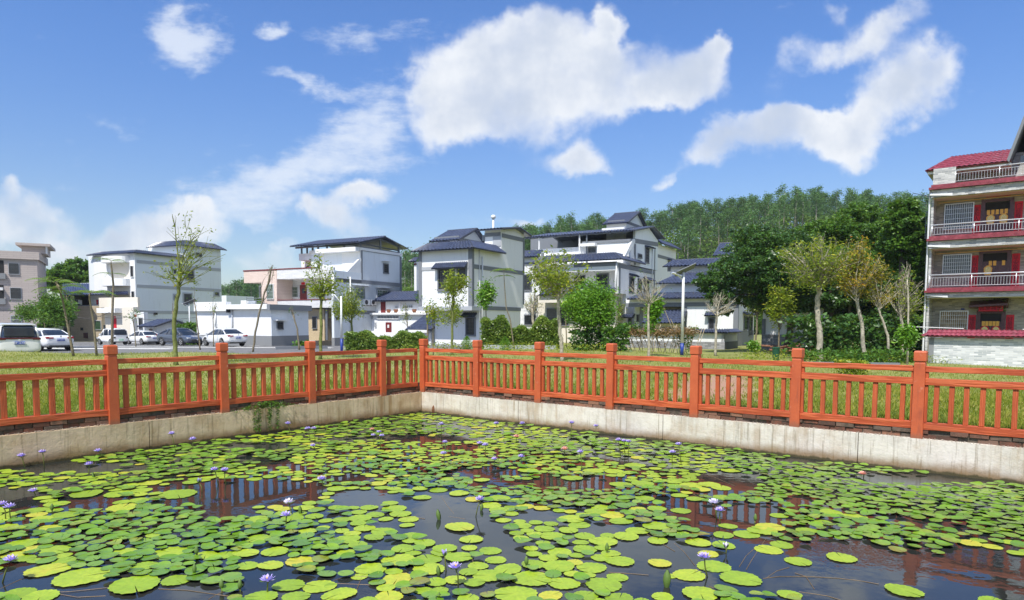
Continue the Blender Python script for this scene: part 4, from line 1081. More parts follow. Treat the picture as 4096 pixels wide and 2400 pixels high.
def pipe(fr, face, parent, k, x, y0, y1, c=0.0, mat='whitemetal', r=.05, off=.08):
    f = fr.U if face == 'U' else fr.V
    a, z1 = f(k, x, y0, c); _, z0 = f(k, x, y1, c)
    g = (lambda z: fr.P(a, c - off, z)) if face == 'U' else (lambda z: fr.P(c - off, a, z))
    return MB().tube([g(z0), g(z1)], r, 6).build('drain_pipe', M[mat], parent, True)
def ac_unit(P, u, label, fr, parent=None):
    root = empty('air_conditioner', P, label, 'air conditioner', 'air conditioners on the house walls'); h = -fr.h
    root.rotation_euler = (0, 0, h + pi / 2)
    beveled(MB().box(-.42, .42, -.32, 0, 0, .56), 'case', M['whitemetal'], root, .02)
    MB().lathe([(.22, 0), (.22, .02), (.19, .02), (.19, .012)], (0, 0, 0), 20).build('fan_grille', M['bar'], root, local=True)
    o = root.children[-1]; o.rotation_euler = (pi / 2, 0, 0); o.location = (-.1, -.32, .28)
    MB().box(-.3, -.26, -.3, .05, -.05, 0).box(.26, .3, -.3, .05, -.05, 0).build('bracket', M['bar'], root, local=True)
    return root
GB = -1.3      # bottom of buildings, below any ground

# ---------- house C: white two storey house right behind the pond corner
f = Fr(3, 652, 700, 54, 30)
C = empty('house', f.P(0, 0, -.3), 'white house with tiled eaves and a hooded double window, right behind the pond corner', 'house')
zt = f.V(3, 640, 436)[1]; zs = f.V(3, 640, 966)[1]; vL = f.V(3, 180, 700)[0]
uT = f.U(3, 922, 400)[0]; uE = f.U(3, 1124, 600)[0]; uLow = f.U(3, 740, 1100)[0]; zb = GB
B(f, 'upper_wall', M['white'], C, 0, uE, 0, vL, zs, zt)
uLb = f.U(3, 1096, 1100)[0]; vl2 = f.V(3, 290, 1100, uLow)[0]
B(f, 'lower_wall', M['white'], C, uLow, uLb, .02, vL - .5, zb, zs)
B(f, 'floor_slab', M['trimlight'], C, -.12, uLow + .02, -.1, vL + .05, zs - .32, zs)
ztw = f.U(3, 925, 300)[1]
vtw = f.V(3, 770, 360, uT)[0]
B(f, 'tower_wall', M['white'], C, uT, uE, .01, vtw, zt, ztw + .35)
g_ = gable(f, C, uT, uE, .01, vtw, ztw + .35, f.U(3, 1075, 262)[1], 'v', .55, .45, 'white', .62)
zsk = f.V(3, 652, 437, -.55)[1]; skirt(f, C, 0, uT - .55, 0, vL, zsk, f.V(3, 650, 372, .5)[1], .55, .5, 'UV', uext=.45)
B(f, 'roof_slab', M['trimlight'], C, .7, uT, .7, vL - 1.2, zt, zt + .3)
for x in (652,): 
    pillar(f, 'U', C, 3, 659, 440, 962, .35); 
pillar(f, 'V', C, 3, 641, 440, 966, .38); pillar(f, 'V', C, 3, 185, 470, 966, .32)
band(f, 'V', C, 3, 193, 632, 612, .28, mat='trimlight'); band(f, 'U', C, 3, 672, 1120, 584, .34); pillar(f, 'U', C, 3, 1124, 345, 950, .22)
band(f, 'U', C, 3, 925, 1124, 302, .34, c=.01); band(f, 'V', C, 3, 770, 915, 302, .32, c=uT); pillar(f, 'V', C, 3, 760, 320, 372, .3, c=uT)
band(f, 'U', C, 3, 745, 1096, 962, .32, c=.0); 
B(f, 'plinth', M['trimlight'], C, uLow - .03, uLb, -.02, vL - .5, zb, -.12)
w_ = window(f, 'V', C, 3, (343, 622, 500, 824), nx=8, ny=6, fw=.16); window(f, 'V', C, 3, (517, 606, 612, 756), nx=6, ny=5, fw=.16)
canopy(f, 'V', C, 3, (322, 580, 618, 618), out=.6)
window(f, 'V', C, 3, (596, 1062, 690, 1240), c=uLow, nx=5, ny=5, fw=.14); canopy(f, 'V', C, 3, (575, 1030, 700, 1064), c=uLow, out=.5)
panel(f, 'V', 'door', M['trimlight'], C, 3, (845, 322, 918, 420), c=uT, out=.04)
pipe(f, 'U', C, 3, 716, 445, 1320, mat='shadegreywall' if False else 'whitemetal', r=.035); pipe(f, 'U', C, 3, 738, 515, 1325, r=.06, off=.12)
# small rear turret on C
vA = f.V(3, 540, 360, 3.2)[0]; vB = f.V(3, 330, 360, 3.2)[0]; ze = f.V(3, 540, 342, 3.2)[1]; uR = f.U(3, 752, 372, vA)[0]
B(f, 'turret_wall', M['white'], C, 3.2, uR, vA, vB, zt, ze)
gable(f, C, 3.2, uR, vA, vB, ze, f.U(3, 688, 268, vA)[1], 'v', .6, .35, 'shadegreywall', .6)
pillar(f, 'V', C, 3, 532, 346, 375, .22, c=3.2); band(f, 'U', C, 3, 545, 752, 345, .25, c=vA)
panel(f, 'V', 'window', M['glass'], C, 3, (345, 358, 455, 382), c=3.2); panel(f, 'V', 'trim_band', M['trim'], C, 3, (316, 340, 540, 352), c=3.2, out=.06)
Pp = at(3, 848, 250, 60); MB().tube([Pp - Vector((0, 0, 1.5)), Pp + Vector((0, 0, .75))], .09, 8).lathe([(.05, .7), (.2, .8), (.22, .95), (.16, 1.05), (.02, 1.1)], Pp, 10).build('vent_pipe', M['whitemetal'], C, True)
# lamp-left sliver of the neighbour behind C
f2 = Fr(3, 150, 700, 70, 30); SL = empty('house', f2.P(0, 0, -.3), 'narrow white house edge peeking out left of the pond corner house', 'house')
B(f2, 'wall', M['white'], SL, 0, 6, 0, f2.V(3, 128, 600)[0], GB, f2.V(3, 150, 560)[1]); skirt(f2, SL, 0, 3, 0, .6, f2.V(3, 150, 560)[1], f2.V(3, 150, 540)[1] + .2, .3, .2, 'V')
panel(f2, 'V', 'trim_band', M['reddoor'], SL, 3, (128, 578, 150, 590))

# ---------- house D: large house with open roof terrace
f = Fr(4, 166, 700, 66, 30)
D = empty('house', f.P(0, 0, -.3), 'largest white house with tiled roof terrace and verandah, right of centre', 'house')
z1 = f.V(4, 150, 565)[1]; vL = f.V(3, 1240, 600)[0]; uA = f.U(4, 500, 600)[0]; zfl = f.V(3, 1970, 815)[1]
rec = 2.2
B(f, 'wall', M['white'], D, rec, uA, .02, vL, GB, z1 - .1)                      # recessed two storey body
B(f, 'side_wall', M['white'], D, .02, rec + .05, .0, .35, zfl, z1)               # side wall of the verandah
B(f, 'verandah_floor', M['white'], D, -.1, rec, -.03, vL, zfl - .35, zfl)
B(f, 'verandah_beam', M['white'], D, -.02, .35, .0, vL, z1 - .75, z1)
B(f, 'verandah_ceiling', M['white'], D, .3, rec, .0, vL, z1 - .3, z1 - .1)
skirt(f, D, 0, uA * .55, 0, vL, f.V(3, 1960, 540, -.6)[1], f.V(3, 1960, 480, .7)[1], .6, .7, 'UV', uext=.2)
band(f, 'V', D, 3, 1580, 1972, 575, .42); band(f, 'U', D, 4, 166, 495, 575, .40); pillar(f, 'U', D, 4, 178, 590, 850, .4); pillar(f, 'U', D, 4, 498, 440, 1000, .22)
pillar(f, 'V', D, 3, 1974, 600, 812, .16, mat='white', out=.1); pillar(f, 'V', D, 3, 1295, 600, 830, .4, mat='trim')
window(f, 'V', D, 3, (1783, 668, 1898, 800), c=rec, nx=10, ny=3, fw=.16); window(f, 'V', D, 3, (1590, 684, 1684, 812), c=rec, bars=None, glass='dark'); window(f, 'V', D, 3, (1478, 640, 1532, 800), c=rec, nx=4, ny=2)
# left wing behind the corner house
fw_ = f; vW = f.V(3, 1120, 600, .6)[0]
B(f, 'left_wing_wall', M['white'], D, .6, uA, vL, vW + 1.5, GB, f.V(3, 1200, 512, .6)[1])
skirt(f, D, .6, 4, vL, vW + 1.5, f.V(3, 1200, 512, .6)[1] - .1, f.V(3, 1200, 455, .6)[1], .5, .6, 'V')
band(f, 'V', D, 3, 1130, 1240, 568, .35, c=.6); window(f, 'V', D, 3, (1128, 675, 1200, 825), c=.6, nx=5, ny=3, fw=.12); panel(f, 'V', 'door', M['trim'], D, 3, (1222, 520, 1252, 640), c=.6); pillar(f, 'V', D, 3, 1297, 480, 830, .35, c=.0)
# lower floor
zc = f.V(3, 1400, 880, -1.0)[1]
zq0 = f.V(3, 1400, 862, -1.5)[1]; zq1 = f.V(3, 1400, 815, -.1)[1]
roofobj(D, [(f.P(-1.5, f.V(3, 1255, 860, -1.5)[0], zq0), f.P(-1.5, .2, zq0), f.P(-.1, .2, zq1), f.P(-.1, f.V(3, 1255, 860, -1.5)[0], zq1))], [], 'tile', 'porch_roof')
B(f, 'porch_beam', M['warmwhite'], D, -1.2, -.9, .2, f.V(3, 1265, 880, -1)[0], zq0 - .75, zq0 - .05)
panel(f, 'V', 'gate', M['barlight'], D, 3, (1330, 982, 1425, 1140), c=.4, out=.03); 
window(f, 'V', D, 3, (1332, 980, 1430, 1145), c=.2, nx=12, ny=2, frame='trimlight', bars='trim', name='folding_gate'); window(f, 'V', D, 3, (1450, 980, 1540, 1145), c=.2, nx=10, ny=2, bars='bar', name='folding_gate')
B(f, 'lower_front_wall', M['warmwhite'], D, .22, rec, .3, vL - .1, GB, zfl - .3)
window(f, 'V', D, 3, (1130, 1040, 1235, 1140), c=.6, nx=6, ny=2, fw=.12)
# upper storey behind the skirt roof and the big terrace roof
u2 = rec + 1.2; zpar = f.V(3, 1990, 385, u2)[1]; v2 = f.V(3, 1665, 400, u2)[0]; uG0 = f.U(4, 320, 400)[0]; uG1 = f.U(4, 527, 400)[0]; zg = f.U(4, 322, 352)[1]
B(f, 'terrace_wall', M['white'], D, u2, uG1, .05, v2, z1, zpar)
B(f, 'terrace_rail_cap', M['trim'], D, u2 - .1, u2 + .25, .05, v2 + .1, zpar, zpar + .28)
B(f, 'terrace_back_wall', M['dark'] if False else M['trim'], D, uG1 - .6, uG1 - .4, .3, f.V(3, 1190, 400, uG1 - .5)[0], zpar, zpar + 2.0)
window(f, 'V', D, 3, (1712, 430, 1785, 482), c=u2, nx=4, ny=2)
B(f, 'terrace_low_wall', M['white'], D, u2 + .6, uG1, v2, f.V(3, 1225, 470, u2 + .6)[0], z1, f.V(3, 1400, 440, u2 + .6)[1])
B(f, 'terrace_slab', M['white'], D, u2 - .7, u2 + .1, v2 - 1.6, v2 + .2, zpar - .25, zpar + .02)
um = f.U(4, 448, 250)[0]; zr = f.U(4, 448, 245)[1]; vR = f.V(3, 1190, 345, uG0)[0]; ze_ = f.U(4, 325, 283)[1]
A_, Bq = f.P(uG0 - 1.6, vR, ze_ - .15), f.P(uG0 - 1.6, -.5, ze_ - .15); C_, D_ = f.P(um, -.5, zr), f.P(um, vR, zr); E_, F_ = f.P(uG1 + .8, -.5, f.U(4, 540, 350)[1]), f.P(uG1 + .8, vR, f.U(4, 540, 350)[1])
roofobj(D, [(A_, Bq, C_, D_), (E_, F_, D_, C_)], [(C_, D_), (Bq, C_), (C_, E_)], name='terrace_roof')
zz = f.U(4, 525, 385)[1]
mb = MB(); T = [f.P(uG0, .0, zg), f.P(uG1, .0, zz), f.P(uG1, 0, f.U(4, 525, 368)[1]), f.P(um, 0, zr - .15), f.P(uG0, 0, ze_ + .25)]
T2 = [p + Vector((f.v.x, f.v.y, 0)) * .25 for p in T]; mb.add(T + T2, [(0, 1, 2, 3, 4), (9, 8, 7, 6, 5), (0, 5, 6, 1), (1, 6, 7, 2), (2, 7, 8, 3), (3, 8, 9, 4), (4, 9, 5, 0)]); mb.build('gable_wall', M['shadegreywall'], D)
B(f, 'upper_side_wall', M['shadegreywall'], D, uG0 - .0, uG1, .0, .3, z1, zg)
MB().add([f.P(uG0 - .02, -.03, zg), f.P(uG1, -.03, zz), f.P(uG1, -.03, zz - .45), f.P(uG0 - .02, -.03, zg - .45), f.P(uG0 - .02, 0, zg), f.P(uG1, 0, zz), f.P(uG1, 0, zz - .45), f.P(uG0 - .02, 0, zg - .45)], [(0, 3, 2, 1), (0, 1, 5, 4), (3, 7, 6, 2), (0, 4, 7, 3), (1, 2, 6, 5)]).build('trim_band', M['trim'], D)
pillar(f, 'U', D, 4, 320, 400, 590, .3)
# sloping stair wall in front of the gable
MB().add([f.P(uG0 - 2.4, -.01, zpar - 1.6), f.P(uG0, -.01, zg - .4), f.P(uG0, -.01, zg - .1), f.P(uG0 - .7, -.01, zg - .1), f.P(uG0 - 3.0, -.01, zpar - 1.6), f.P(uG0 - 2.4, .2, zpar - 1.6), f.P(uG0, .2, zg - .4), f.P(uG0, .2, zg - .1), f.P(uG0 - .7, .2, zg - .1), f.P(uG0 - 3.0, .2, zpar - 1.6)],
         [(0, 1, 2, 3, 4), (9, 8, 7, 6, 5), (0, 5, 6, 1), (1, 6, 7, 2), (2, 7, 8, 3), (3, 8, 9, 4), (4, 9, 5, 0)]).build('stair_wall', M['white'], D)
for xx in (1265, 1632, 1698):
    v_, z_ = f.V(3, xx, 350, uG0 - 1.3); MB().tube([f.P(uG0 - 1.3, v_, z1), f.P(uG0 - 1.3, v_, ze_ - .1)], .09, 6).build('roof_post', M['whitemetal'] if xx != 1698 else M['steelframe'], D)
mb = MB()
for i in range(8):
    v_ = .6 + i * (vR - 1.2) / 7
    mb.tube([f.P(uG0 - 1.5, v_, ze_ - .3), f.P(um, v_, zr - .25), f.P(uG1 + .6, v_, f.U(4, 540, 350)[1] - .15)], .07, 5)
for u_ in (uG0 - 1.3, uG0 + .6, um): mb.tube([f.P(u_, .3, ze_ - .2 + (0 if u_ < uG0 else (zr - ze_) * (u_ - uG0 + 1.3) / (um - uG0 + 1.3))), f.P(u_, vR, ze_ - .2 + (0 if u_ < uG0 else (zr - ze_) * (u_ - uG0 + 1.3) / (um - uG0 + 1.3)))], .07, 5)
mb.build('roof_frame', M['steelframe'], D)
mb = MB()
for i in range(3):
    v_ = 1.5 + i * 2; mb.tube([f.P(uG1 - .5, v_, zpar), f.P(uG1 - .5, v_, zr - .7)], .07, 5)
mb.build('back_posts', M['steelframe'], D)
for r_ in ((408, 425, 442, 582),): window(f, 'U', D, 4, r_, nx=4, ny=5, fw=.13); 
canopy(f, 'U', D, 4, (405, 418, 470, 446), out=.45)
window(f, 'U', D, 4, (342, 483, 378, 536), nx=3, ny=3, fw=.12)
for r_, h_ in (((266, 698, 305, 852), (264, 672, 326, 702)), ((342, 740, 376, 848), (342, 716, 390, 746)), ((398, 728, 440, 848), (395, 702, 470, 738))):
    window(f, 'U', D, 4, r_, nx=4, ny=5, fw=.12); canopy(f, 'U', D, 4, h_, out=.4)
# rear section right of the gable
uX = f.U(4, 712, 560)[0]; zx = f.U(4, 530, 385)[1]; zx2 = f.U(4, 735, 488)[1]
B(f, 'rear_wall', M['white'], D, uG1, uX, .3, 6, GB, zx - .1); skirt(f, D, uG1 + .7, uX, .3, 4, zx - .1, zx + .6, .55, .5, 'U')
band(f, 'U', D, 4, 503, 705, 487, .35, c=.3); pillar(f, 'U', D, 4, 708, 480, 560, .3, c=.3); canopy(f, 'U', D, 4, (612, 540, 655, 560), c=.3, out=.4); window(f, 'U', D, 4, (618, 556, 650, 600), c=.3, nx=3, ny=2)
pipe(f, 'U', D, 4, 472, 440, 850, r=.05); pipe(f, 'V', D, 3, 1974, 570, 812, r=.06, off=.2)
# top turret
u3 = um - 2.0; va, za = f.V(4, 240, 195, u3); vb = f.V(4, 60, 195, u3)[0]; uu = f.U(4, 402, 225, va)[0]; zt3 = f.V(4, 235, 192, u3)[1]
B(f, 'turret_wall', M['white'], D, u3, uu, va, vb, zr - 2.0, zt3)
gable(f, D, u3, uu, va, vb, zt3, f.U(4, 338, 112, va)[1], 'v', .55, .35, 'shadegreywall', .55)
B(f, 'turret_slab', M['white'], D, u3 - .8, u3, va - .1, vb + .2, zt3 - .95, zt3 - .7); band(f, 'U', D, 4, 245, 400, 190, .28, c=va); panel(f, 'V', 'window', M['trim'], D, 4, (75, 190, 225, 212), c=u3)

# ---------- house F: white house with three stepped tile roofs
f = Fr(4, 1250, 1100, 60, 30)
Fh = empty('house', f.P(0, 0, -.3), 'white house with three stepped tile roofs behind the white street lamp', 'house')
z1 = f.V(4, 1240, 940)[1]; vL = f.V(4, 235, 930)[0]; vM = f.V(4, 388, 1000)[0]
B(f, 'upper_front_wall', M['white'], Fh, 0, 7.5, 0, vL, f.V(4, 780, 955)[1], z1 + .55)
vP = f.V(4, 770, 1000)[0]
B(f, 'lower_front_wall', M['white'], Fh, .01, 7.5, .02, vP, GB, f.V(4, 780, 955)[1]); B(f, 'porch_back_wall', M['warmwhite'], Fh, 1.8, 7.4, vP, vM, GB, f.V(4, 780, 955)[1]); B(f, 'left_lower_wall', M['shadegreywall'], Fh, 2.4, 7.4, vM, vL, GB, f.V(4, 780, 955)[1])
band(f, 'V', Fh, 4, 235, 1245, 938, .36); pillar(f, 'V', Fh, 4, 770, 955, 1175, .42); pillar(f, 'V', Fh, 4, 1238, 940, 1185, .42); pillar(f, 'V', Fh, 4, 378, 960, 1170, .35, c=1.2); pillar(f, 'U', Fh, 4, 1256, 950, 1230, .3)
ze = f.V(4, 905, 892, -.5)[1]; vl_ = f.V(4, 245, 895, -.5)[0]
zh = f.V(4, 800, 845, 1.6)[1]
roofobj(Fh, [(f.P(-.6, vl_, ze), f.P(-.6, -.6, ze), f.P(1.6, -.6, zh), f.P(1.6, vl_ - .4, zh))], [(f.P(1.6, -.6, zh), f.P(1.6, vl_ - .4, zh))], name='lower_roof', rr=.08)
va, vb = f.V(4, 905, 800, 1.6)[0], f.V(4, 545, 800, 1.6)[0]; zc = f.V(4, 700, 765, 1.6)[1]
B(f, 'middle_wall', M['white'], Fh, 1.6, 7, .3, vb, ze + .6, zc)
ze2 = f.V(4, 545, 762, 1.1)[1]; zr2 = f.V(4, 620, 668, 3.4)[1]
roofobj(Fh, [(f.P(1.0, vb + .3, ze2), f.P(1.0, .2, ze2), f.P(3.6, .2, zr2), f.P(3.6, vb - 1.2, zr2))], [(f.P(3.6, .2, zr2), f.P(3.6, vb - 1.2, zr2))], name='middle_roof', rr=.08)
vc = f.V(4, 640, 630, 4)[0]; z3 = f.V(4, 800, 600, 4)[1]
B(f, 'top_wall', M['white'], Fh, 4, 9, 1, vc, zr2 - .5, z3 + .1); ze3 = f.V(4, 590, 606, 3.4)[1]; zr3 = f.V(4, 625, 548, 4.4)[1]
roofobj(Fh, [(f.P(3.3, vc + .6, ze3), f.P(3.3, 1, ze3), f.P(4.6, 1, zr3), f.P(4.6, vc, zr3))], [(f.P(4.6, 1, zr3), f.P(4.6, vc, zr3))], name='top_roof', rr=.08); pillar(f, 'V', Fh, 4, 628, 608, 650, .3, c=4)
window(f, 'V', Fh, 4, (982, 1066, 1048, 1180), nx=5, ny=3, fw=.14); canopy(f, 'V', Fh, 4, (958, 1018, 1070, 1052), out=.5)
window(f, 'U', Fh, 4, (1308, 1056, 1337, 1182), nx=2, ny=4, fw=.1); window(f, 'U', Fh, 4, (1352, 1056, 1377, 1235), nx=2, ny=4, fw=.1); canopy(f, 'U', Fh, 4, (1300, 1020, 1400, 1050), out=.45)
ze = f.V(4, 560, 1098, -1.2)[1]; v0_, v1_ = f.V(4, 740, 1090, -1.2)[0], f.V(4, 398, 1090, -1.2)[0]
gable(f, Fh, -1.2, 1.6, v0_, v1_, ze, ze + .95, 'v', .3, .1, 'white', .5); B(f, 'porch_wall', M['warmwhite'], Fh, -.6, 1.8, v0_ + .3, v1_ - .2, GB, ze - .02); panel(f, 'V', 'porch_door', M['trim'], Fh, 4, (540, 1155, 640, 1300), c=-.6)
window(f, 'V', Fh, 4, (255, 1070, 290, 1160), c=2.4, nx=3, ny=3); canopy(f, 'V', Fh, 4, (210, 1040, 320, 1070), c=2.4, out=.5); window(f, 'V', Fh, 4, (332, 1040, 358, 1110), c=2.4, nx=3, ny=3)
B(f, 'plinth', M['plinth'], Fh, -.04, 7.4, -.03, vP, GB, f.V(4, 1240, 1190)[1])
# yard wall in front of F
f = Fr(4, 1130, 1250, 52, 30); Y = empty('yard_wall', f.P(0, 0, -.3), 'low white yard wall with tile coping and stone plinth behind the bamboo trellis', 'wall')
M['stone'] = tiles('split_face_stone_cladding', radians(-60), (.36, .36, .37), (.20, .20, .21), (.12, .12, .12), .42, .13, .012, .8, .5, 0, .2)
M['stoneu'] = tiles('split_face_stone_cladding_side', radians(30), (.36, .36, .37), (.20, .20, .21), (.12, .12, .12), .42, .13, .012, .8, .5, 0, .2)
zt = f.V(4, 1130, 1205)[1]; vl = f.V(4, 10, 1205)[0]; ue = f.U(4, 1250, 1200)[0]; zp = f.V(4, 1120, 1292)[1]
B(f, 'wall', M['white'], Y, 0, .22, 0, vl, zp, zt); B(f, 'side_wall', M['white'], Y, 0, ue, 0, .22, zp, zt + .002); B(f, 'stone_plinth', M['stone'], Y, -.04, .26, -.04, vl, GB, zp); B(f, 'side_plinth', M['trim'], Y, -.03, ue, -.045, .2, GB, zp + .005)
roofobj(Y, [(f.P(-.3, vl, zt - .02), f.P(-.3, -.3, zt - .02), f.P(.11, -.3, zt + .2), f.P(.11, vl, zt + .2)), (f.P(.5, -.3, zt - .02), f.P(.5, vl, zt - .02), f.P(.11, vl, zt + .2), f.P(.11, -.3, zt + .2))], [(f.P(.11, -.3, zt + .2), f.P(.11, vl, zt + .2))], name='coping', rr=.06, pitch=.2)
roofobj(Y, [(f.P(-.3, -.3, zt - .02), f.P(ue, -.3, zt - .02), f.P(ue, .11, zt + .2), f.P(.11, .11, zt + .2))], [], name='coping', pitch=.2)
# ---------- house G behind the big tree
f = Fr(4, 1945, 1150, 50, 30); G = empty('house', f.P(0, 0, -.3), 'white house with grey stone plinth half hidden under the big dark tree', 'house')
z1 = f.V(4, 1940, 975)[1]; vL = f.V(4, 1480, 1100)[0]; zp = f.V(4, 1930, 1226)[1]; M['shadewhite'] = M['shadegreywall']
B(f, 'wall', M['white'], G, 0, 8, 0, vL, zp, z1); B(f, 'stone_plinth', M['stone'], G, -.06, 8, -.06, vL + .05, GB, zp); pillar(f, 'V', G, 4, 1932, 980, 1226, .5); band(f, 'V', G, 4, 1762, 1945, 1220, .12); pillar(f, 'V', G, 4, 1752, 1010, 1226, .2); pillar(f, 'V', G, 4, 1490, 1080, 1226, .25)
f_ = f; skirt(f, G, 0, 8, 0, vL, z1, z1 + .6, .7, .5, 'UV'); panel(f, 'V', 'door', M['trimlight'], G, 4, (1700, 1090, 1768, 1320), out=.03); panel(f, 'V', 'meter_box', M['whitemetal'], G, 4, (1712, 1080, 1745, 1130), out=.1)
MB().tube([f.P(-.3, -.25, GB), f.P(-.3, -.25, z1)], .05, 6).build('drain_pipe', M['whitemetal'], G)
# small far house roof above F
f = Fr(4, 1150, 500, 88, 30); H2 = empty('house', f.P(0, 0, -.3), 'distant grey house whose small blue tiled turret shows between the hill and the big tree', 'house')
z1 = f.V(4, 1080, 498)[1]; B(f, 'wall', M['shadegreywall'], H2, .5, 5, -1, f.V(4, 1080, 500)[0], GB, z1); roofobj(H2, [(f.P(-.2, f.V(4, 1025, 490)[0], z1 - .1), f.P(-.2, -2.5, z1 - .1), f.P(2.2, -2.5, z1 + 1.7), f.P(2.2, f.V(4, 1050, 490)[0], z1 + 1.7))], [(f.P(2.2, -2.5, z1 + 1.7), f.P(2.2, f.V(4, 1050, 490)[0], z1 + 1.7))])

# ---------- house B: white house with steel framed roof terrace
f = Fr(2, 1466, 500, 66, 28)
Bh = empty('house', f.P(0, 0, -.3), 'white house with a steel framed tile canopy on its flat roof', 'house')
uE = f.U(2, 1822, 500)[0]; zt = f.U(2, 1470, 320)[1]; zb1 = f.U(2, 1470, 608)[1]
B(f, 'side_wall', M['shadegreywall'], Bh, 0.05, uE, 0, 6.5, GB, zt - .25)
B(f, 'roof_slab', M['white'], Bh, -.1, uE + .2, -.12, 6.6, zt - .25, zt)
vA = f.V(2, 1095, 350)[0]; vZ = f.V(2, 885, 380)[0]
B(f, 'roof_slab', M['white'], Bh, -.7, .1, .1, vA, zt - .35, zt + .02)
B(f, 'balcony_parapet', M['white'], Bh, .2, .4, vA, vZ, f.V(2, 1000, 432, .2)[1], f.V(2, 1000, 370, .2)[1]); B(f, 'balcony_end_wall', M['white'], Bh, .4, 6, vZ - .2, vZ, f.V(2, 1000, 432, .2)[1], f.V(2, 1000, 370, .2)[1]); B(f, 'roof_slab', M['white'], Bh, .4, 7, vA - .2, vZ - .2, f.V(2, 1000, 432, .2)[1], f.V(2, 1000, 432, .2)[1] + .3)
B(f, 'upper_wall', M['white'], Bh, 1.2, 8, 4.5, f.V(2, 920, 470, 1.2)[0], f.V(2, 920, 500, 1.2)[1] - 1.5, f.V(2, 920, 432, 1.2)[1] + .1)
B(f, 'upper_wall', M['white'], Bh, .0, .3, .1, f.V(2, 1290, 420)[0], f.V(2, 1290, 520)[1], zt - .3)
B(f, 'column', M['white'], Bh, .0, .35, f.V(2, 1127, 420)[0], f.V(2, 1112, 420)[0], f.V(2, 1127, 520)[1] - .5, zt - .3)
panel(f, 'V', 'doorway', M['warmwhite'], Bh, 2, (1127, 385, 1288, 520), c=1.6, out=.1, inn=.3); panel(f, 'V', 'balcony_window', M['dark'], Bh, 2, (1232, 482, 1285, 522), c=1.4)
pillar(f, 'U', Bh, 2, 1468, 330, 610, .2); band(f, 'U', Bh, 2, 1472, 1815, 308, .42, mat='trim'); band(f, 'U', Bh, 2, 1250, 1818, 595, .34); pillar(f, 'U', Bh, 2, 1822, 400, 720, .28)
MB().add([f.P(-2.8, -.01, zb1), f.P(-.3, -.01, zb1 + 1.9), f.P(-.1, -.01, zb1 + 1.9), f.P(-.1, -.01, zb1 + .2), f.P(-2.8, .2, zb1), f.P(-.3, .2, zb1 + 1.9), f.P(-.1, .2, zb1 + 1.9), f.P(-.1, .2, zb1 + .2)], [(0, 1, 2, 3), (7, 6, 5, 4), (0, 4, 5, 1), (1, 5, 6, 2), (2, 6, 7, 3), (3, 7, 4, 0)]).build('stair_wall', M['white'], Bh)
# lower storeys project left of the corner (u < 0)
uF = f.U(2, 1215, 700)[0]
B(f, 'lower_side_wall', M['shadegreywall'], Bh, uF, uE, .0, .28, GB, zb1); B(f, 'lower_body', M['shadegreywall'], Bh, uF + 2.1, uE - .02, .28, 5.5, GB, zb1 - .02)
B(f, 'terrace_parapet', M['shadegreywall'], Bh, uF, 0, -.03, .2, zb1 - .1, f.U(2, 1250, 528)[1])
band(f, 'U', Bh, 2, 1230, 1466, 595, .34); band(f, 'U', Bh, 2, 1250, 1590, 885, .34, mat='trim'); 
for r_, h_ in (((1405, 675, 1497, 795), (1380, 660, 1540, 672)), ((1603, 695, 1700, 790), (1595, 680, 1730, 692))):
    window(f, 'U', Bh, 2, r_, nx=6, ny=3, frame='trimlight', glass='curtainglass', bars='barlight', fw=.1); panel(f, 'U', 'window_hood', M['white'], Bh, 2, h_, out=.5)
window(f, 'U', Bh, 2, (1662, 460, 1712, 560), nx=4, ny=4, fw=.12); panel(f, 'U', 'window_hood', M['white'], Bh, 2, (1648, 440, 1712, 450), out=.45)
pipe(f, 'U', Bh, 2, 1360, 585, 1120, r=.06); pipe(f, 'U', Bh, 2, 1205, 560, 900, r=.1)
a_ = f.U(2, 1470, 842); ac_unit(f.P(a_[0] + .4, -.02, a_[1]), 0, 'left of two white air conditioners on the shaded side wall', f); a_ = f.U(2, 1532, 842); ac_unit(f.P(a_[0] + .4, -.02, a_[1]), 0, 'right of two white air conditioners on the shaded side wall', f)
# front: pink tiled block, balcony
M['pinktile'] = tiles('pink_beige_wall_tiles', radians(-62), (.66, .52, .45), (.70, .56, .49), (.58, .47, .41), .5, .16, .01, .5)
M['whitetile'] = tiles('white_strip_tiles', radians(-62), (.72, .72, .72), (.62, .62, .63), (.50, .50, .50), .6, .13, .012, .4)
M['beigetile'] = tiles('beige_brick_tiles', radians(-62), (.62, .50, .32), (.56, .44, .28), (.45, .36, .24), .4, .12, .012, .6)
uP = uF + .0; vP = f.V(2, 1060, 600, uP)[0]; vQ = f.V(2, 700, 600, uP)[0]; vR_ = f.V(2, 403, 600, uP)[0]
zp0 = f.V(2, 880, 600, uP)[1]; zp1 = f.V(2, 1050, 505, uP)[1]; zf = f.V(2, 1060, 795, uP)[1]; zf0 = f.V(2, 1060, 865, uP)[1]
B(f, 'parapet', M['whitetile'], Bh, uP, uP + .25, 0, vQ, zp0, zp1); B(f, 'parapet_cap', M['reddoor'], Bh, uP - .05, uP + .3, vP, vQ, zp1, zp1 + .1)
B(f, 'balcony_back_wall', M['whitetile'], Bh, uP + 2.0, uP + 6, .3, vQ + .1, GB, zp0 + .2); B(f, 'balcony_ceiling', M['white'], Bh, uP + .25, uP + 2.0, 0, vQ, zp0, zp0 + .25)
B(f, 'balcony_parapet', M['whitetile'], Bh, uP, uP + .2, .3, vQ, zf0, zf); B(f, 'balcony_rail_cap', M['reddoor'], Bh, uP - .04, uP + .24, .3, vQ, zf, zf + .08); B(f, 'balcony_floor', M['white'], Bh, uP + .2, uP + 2.0, .3, vQ, zf0, zf0 + .2)
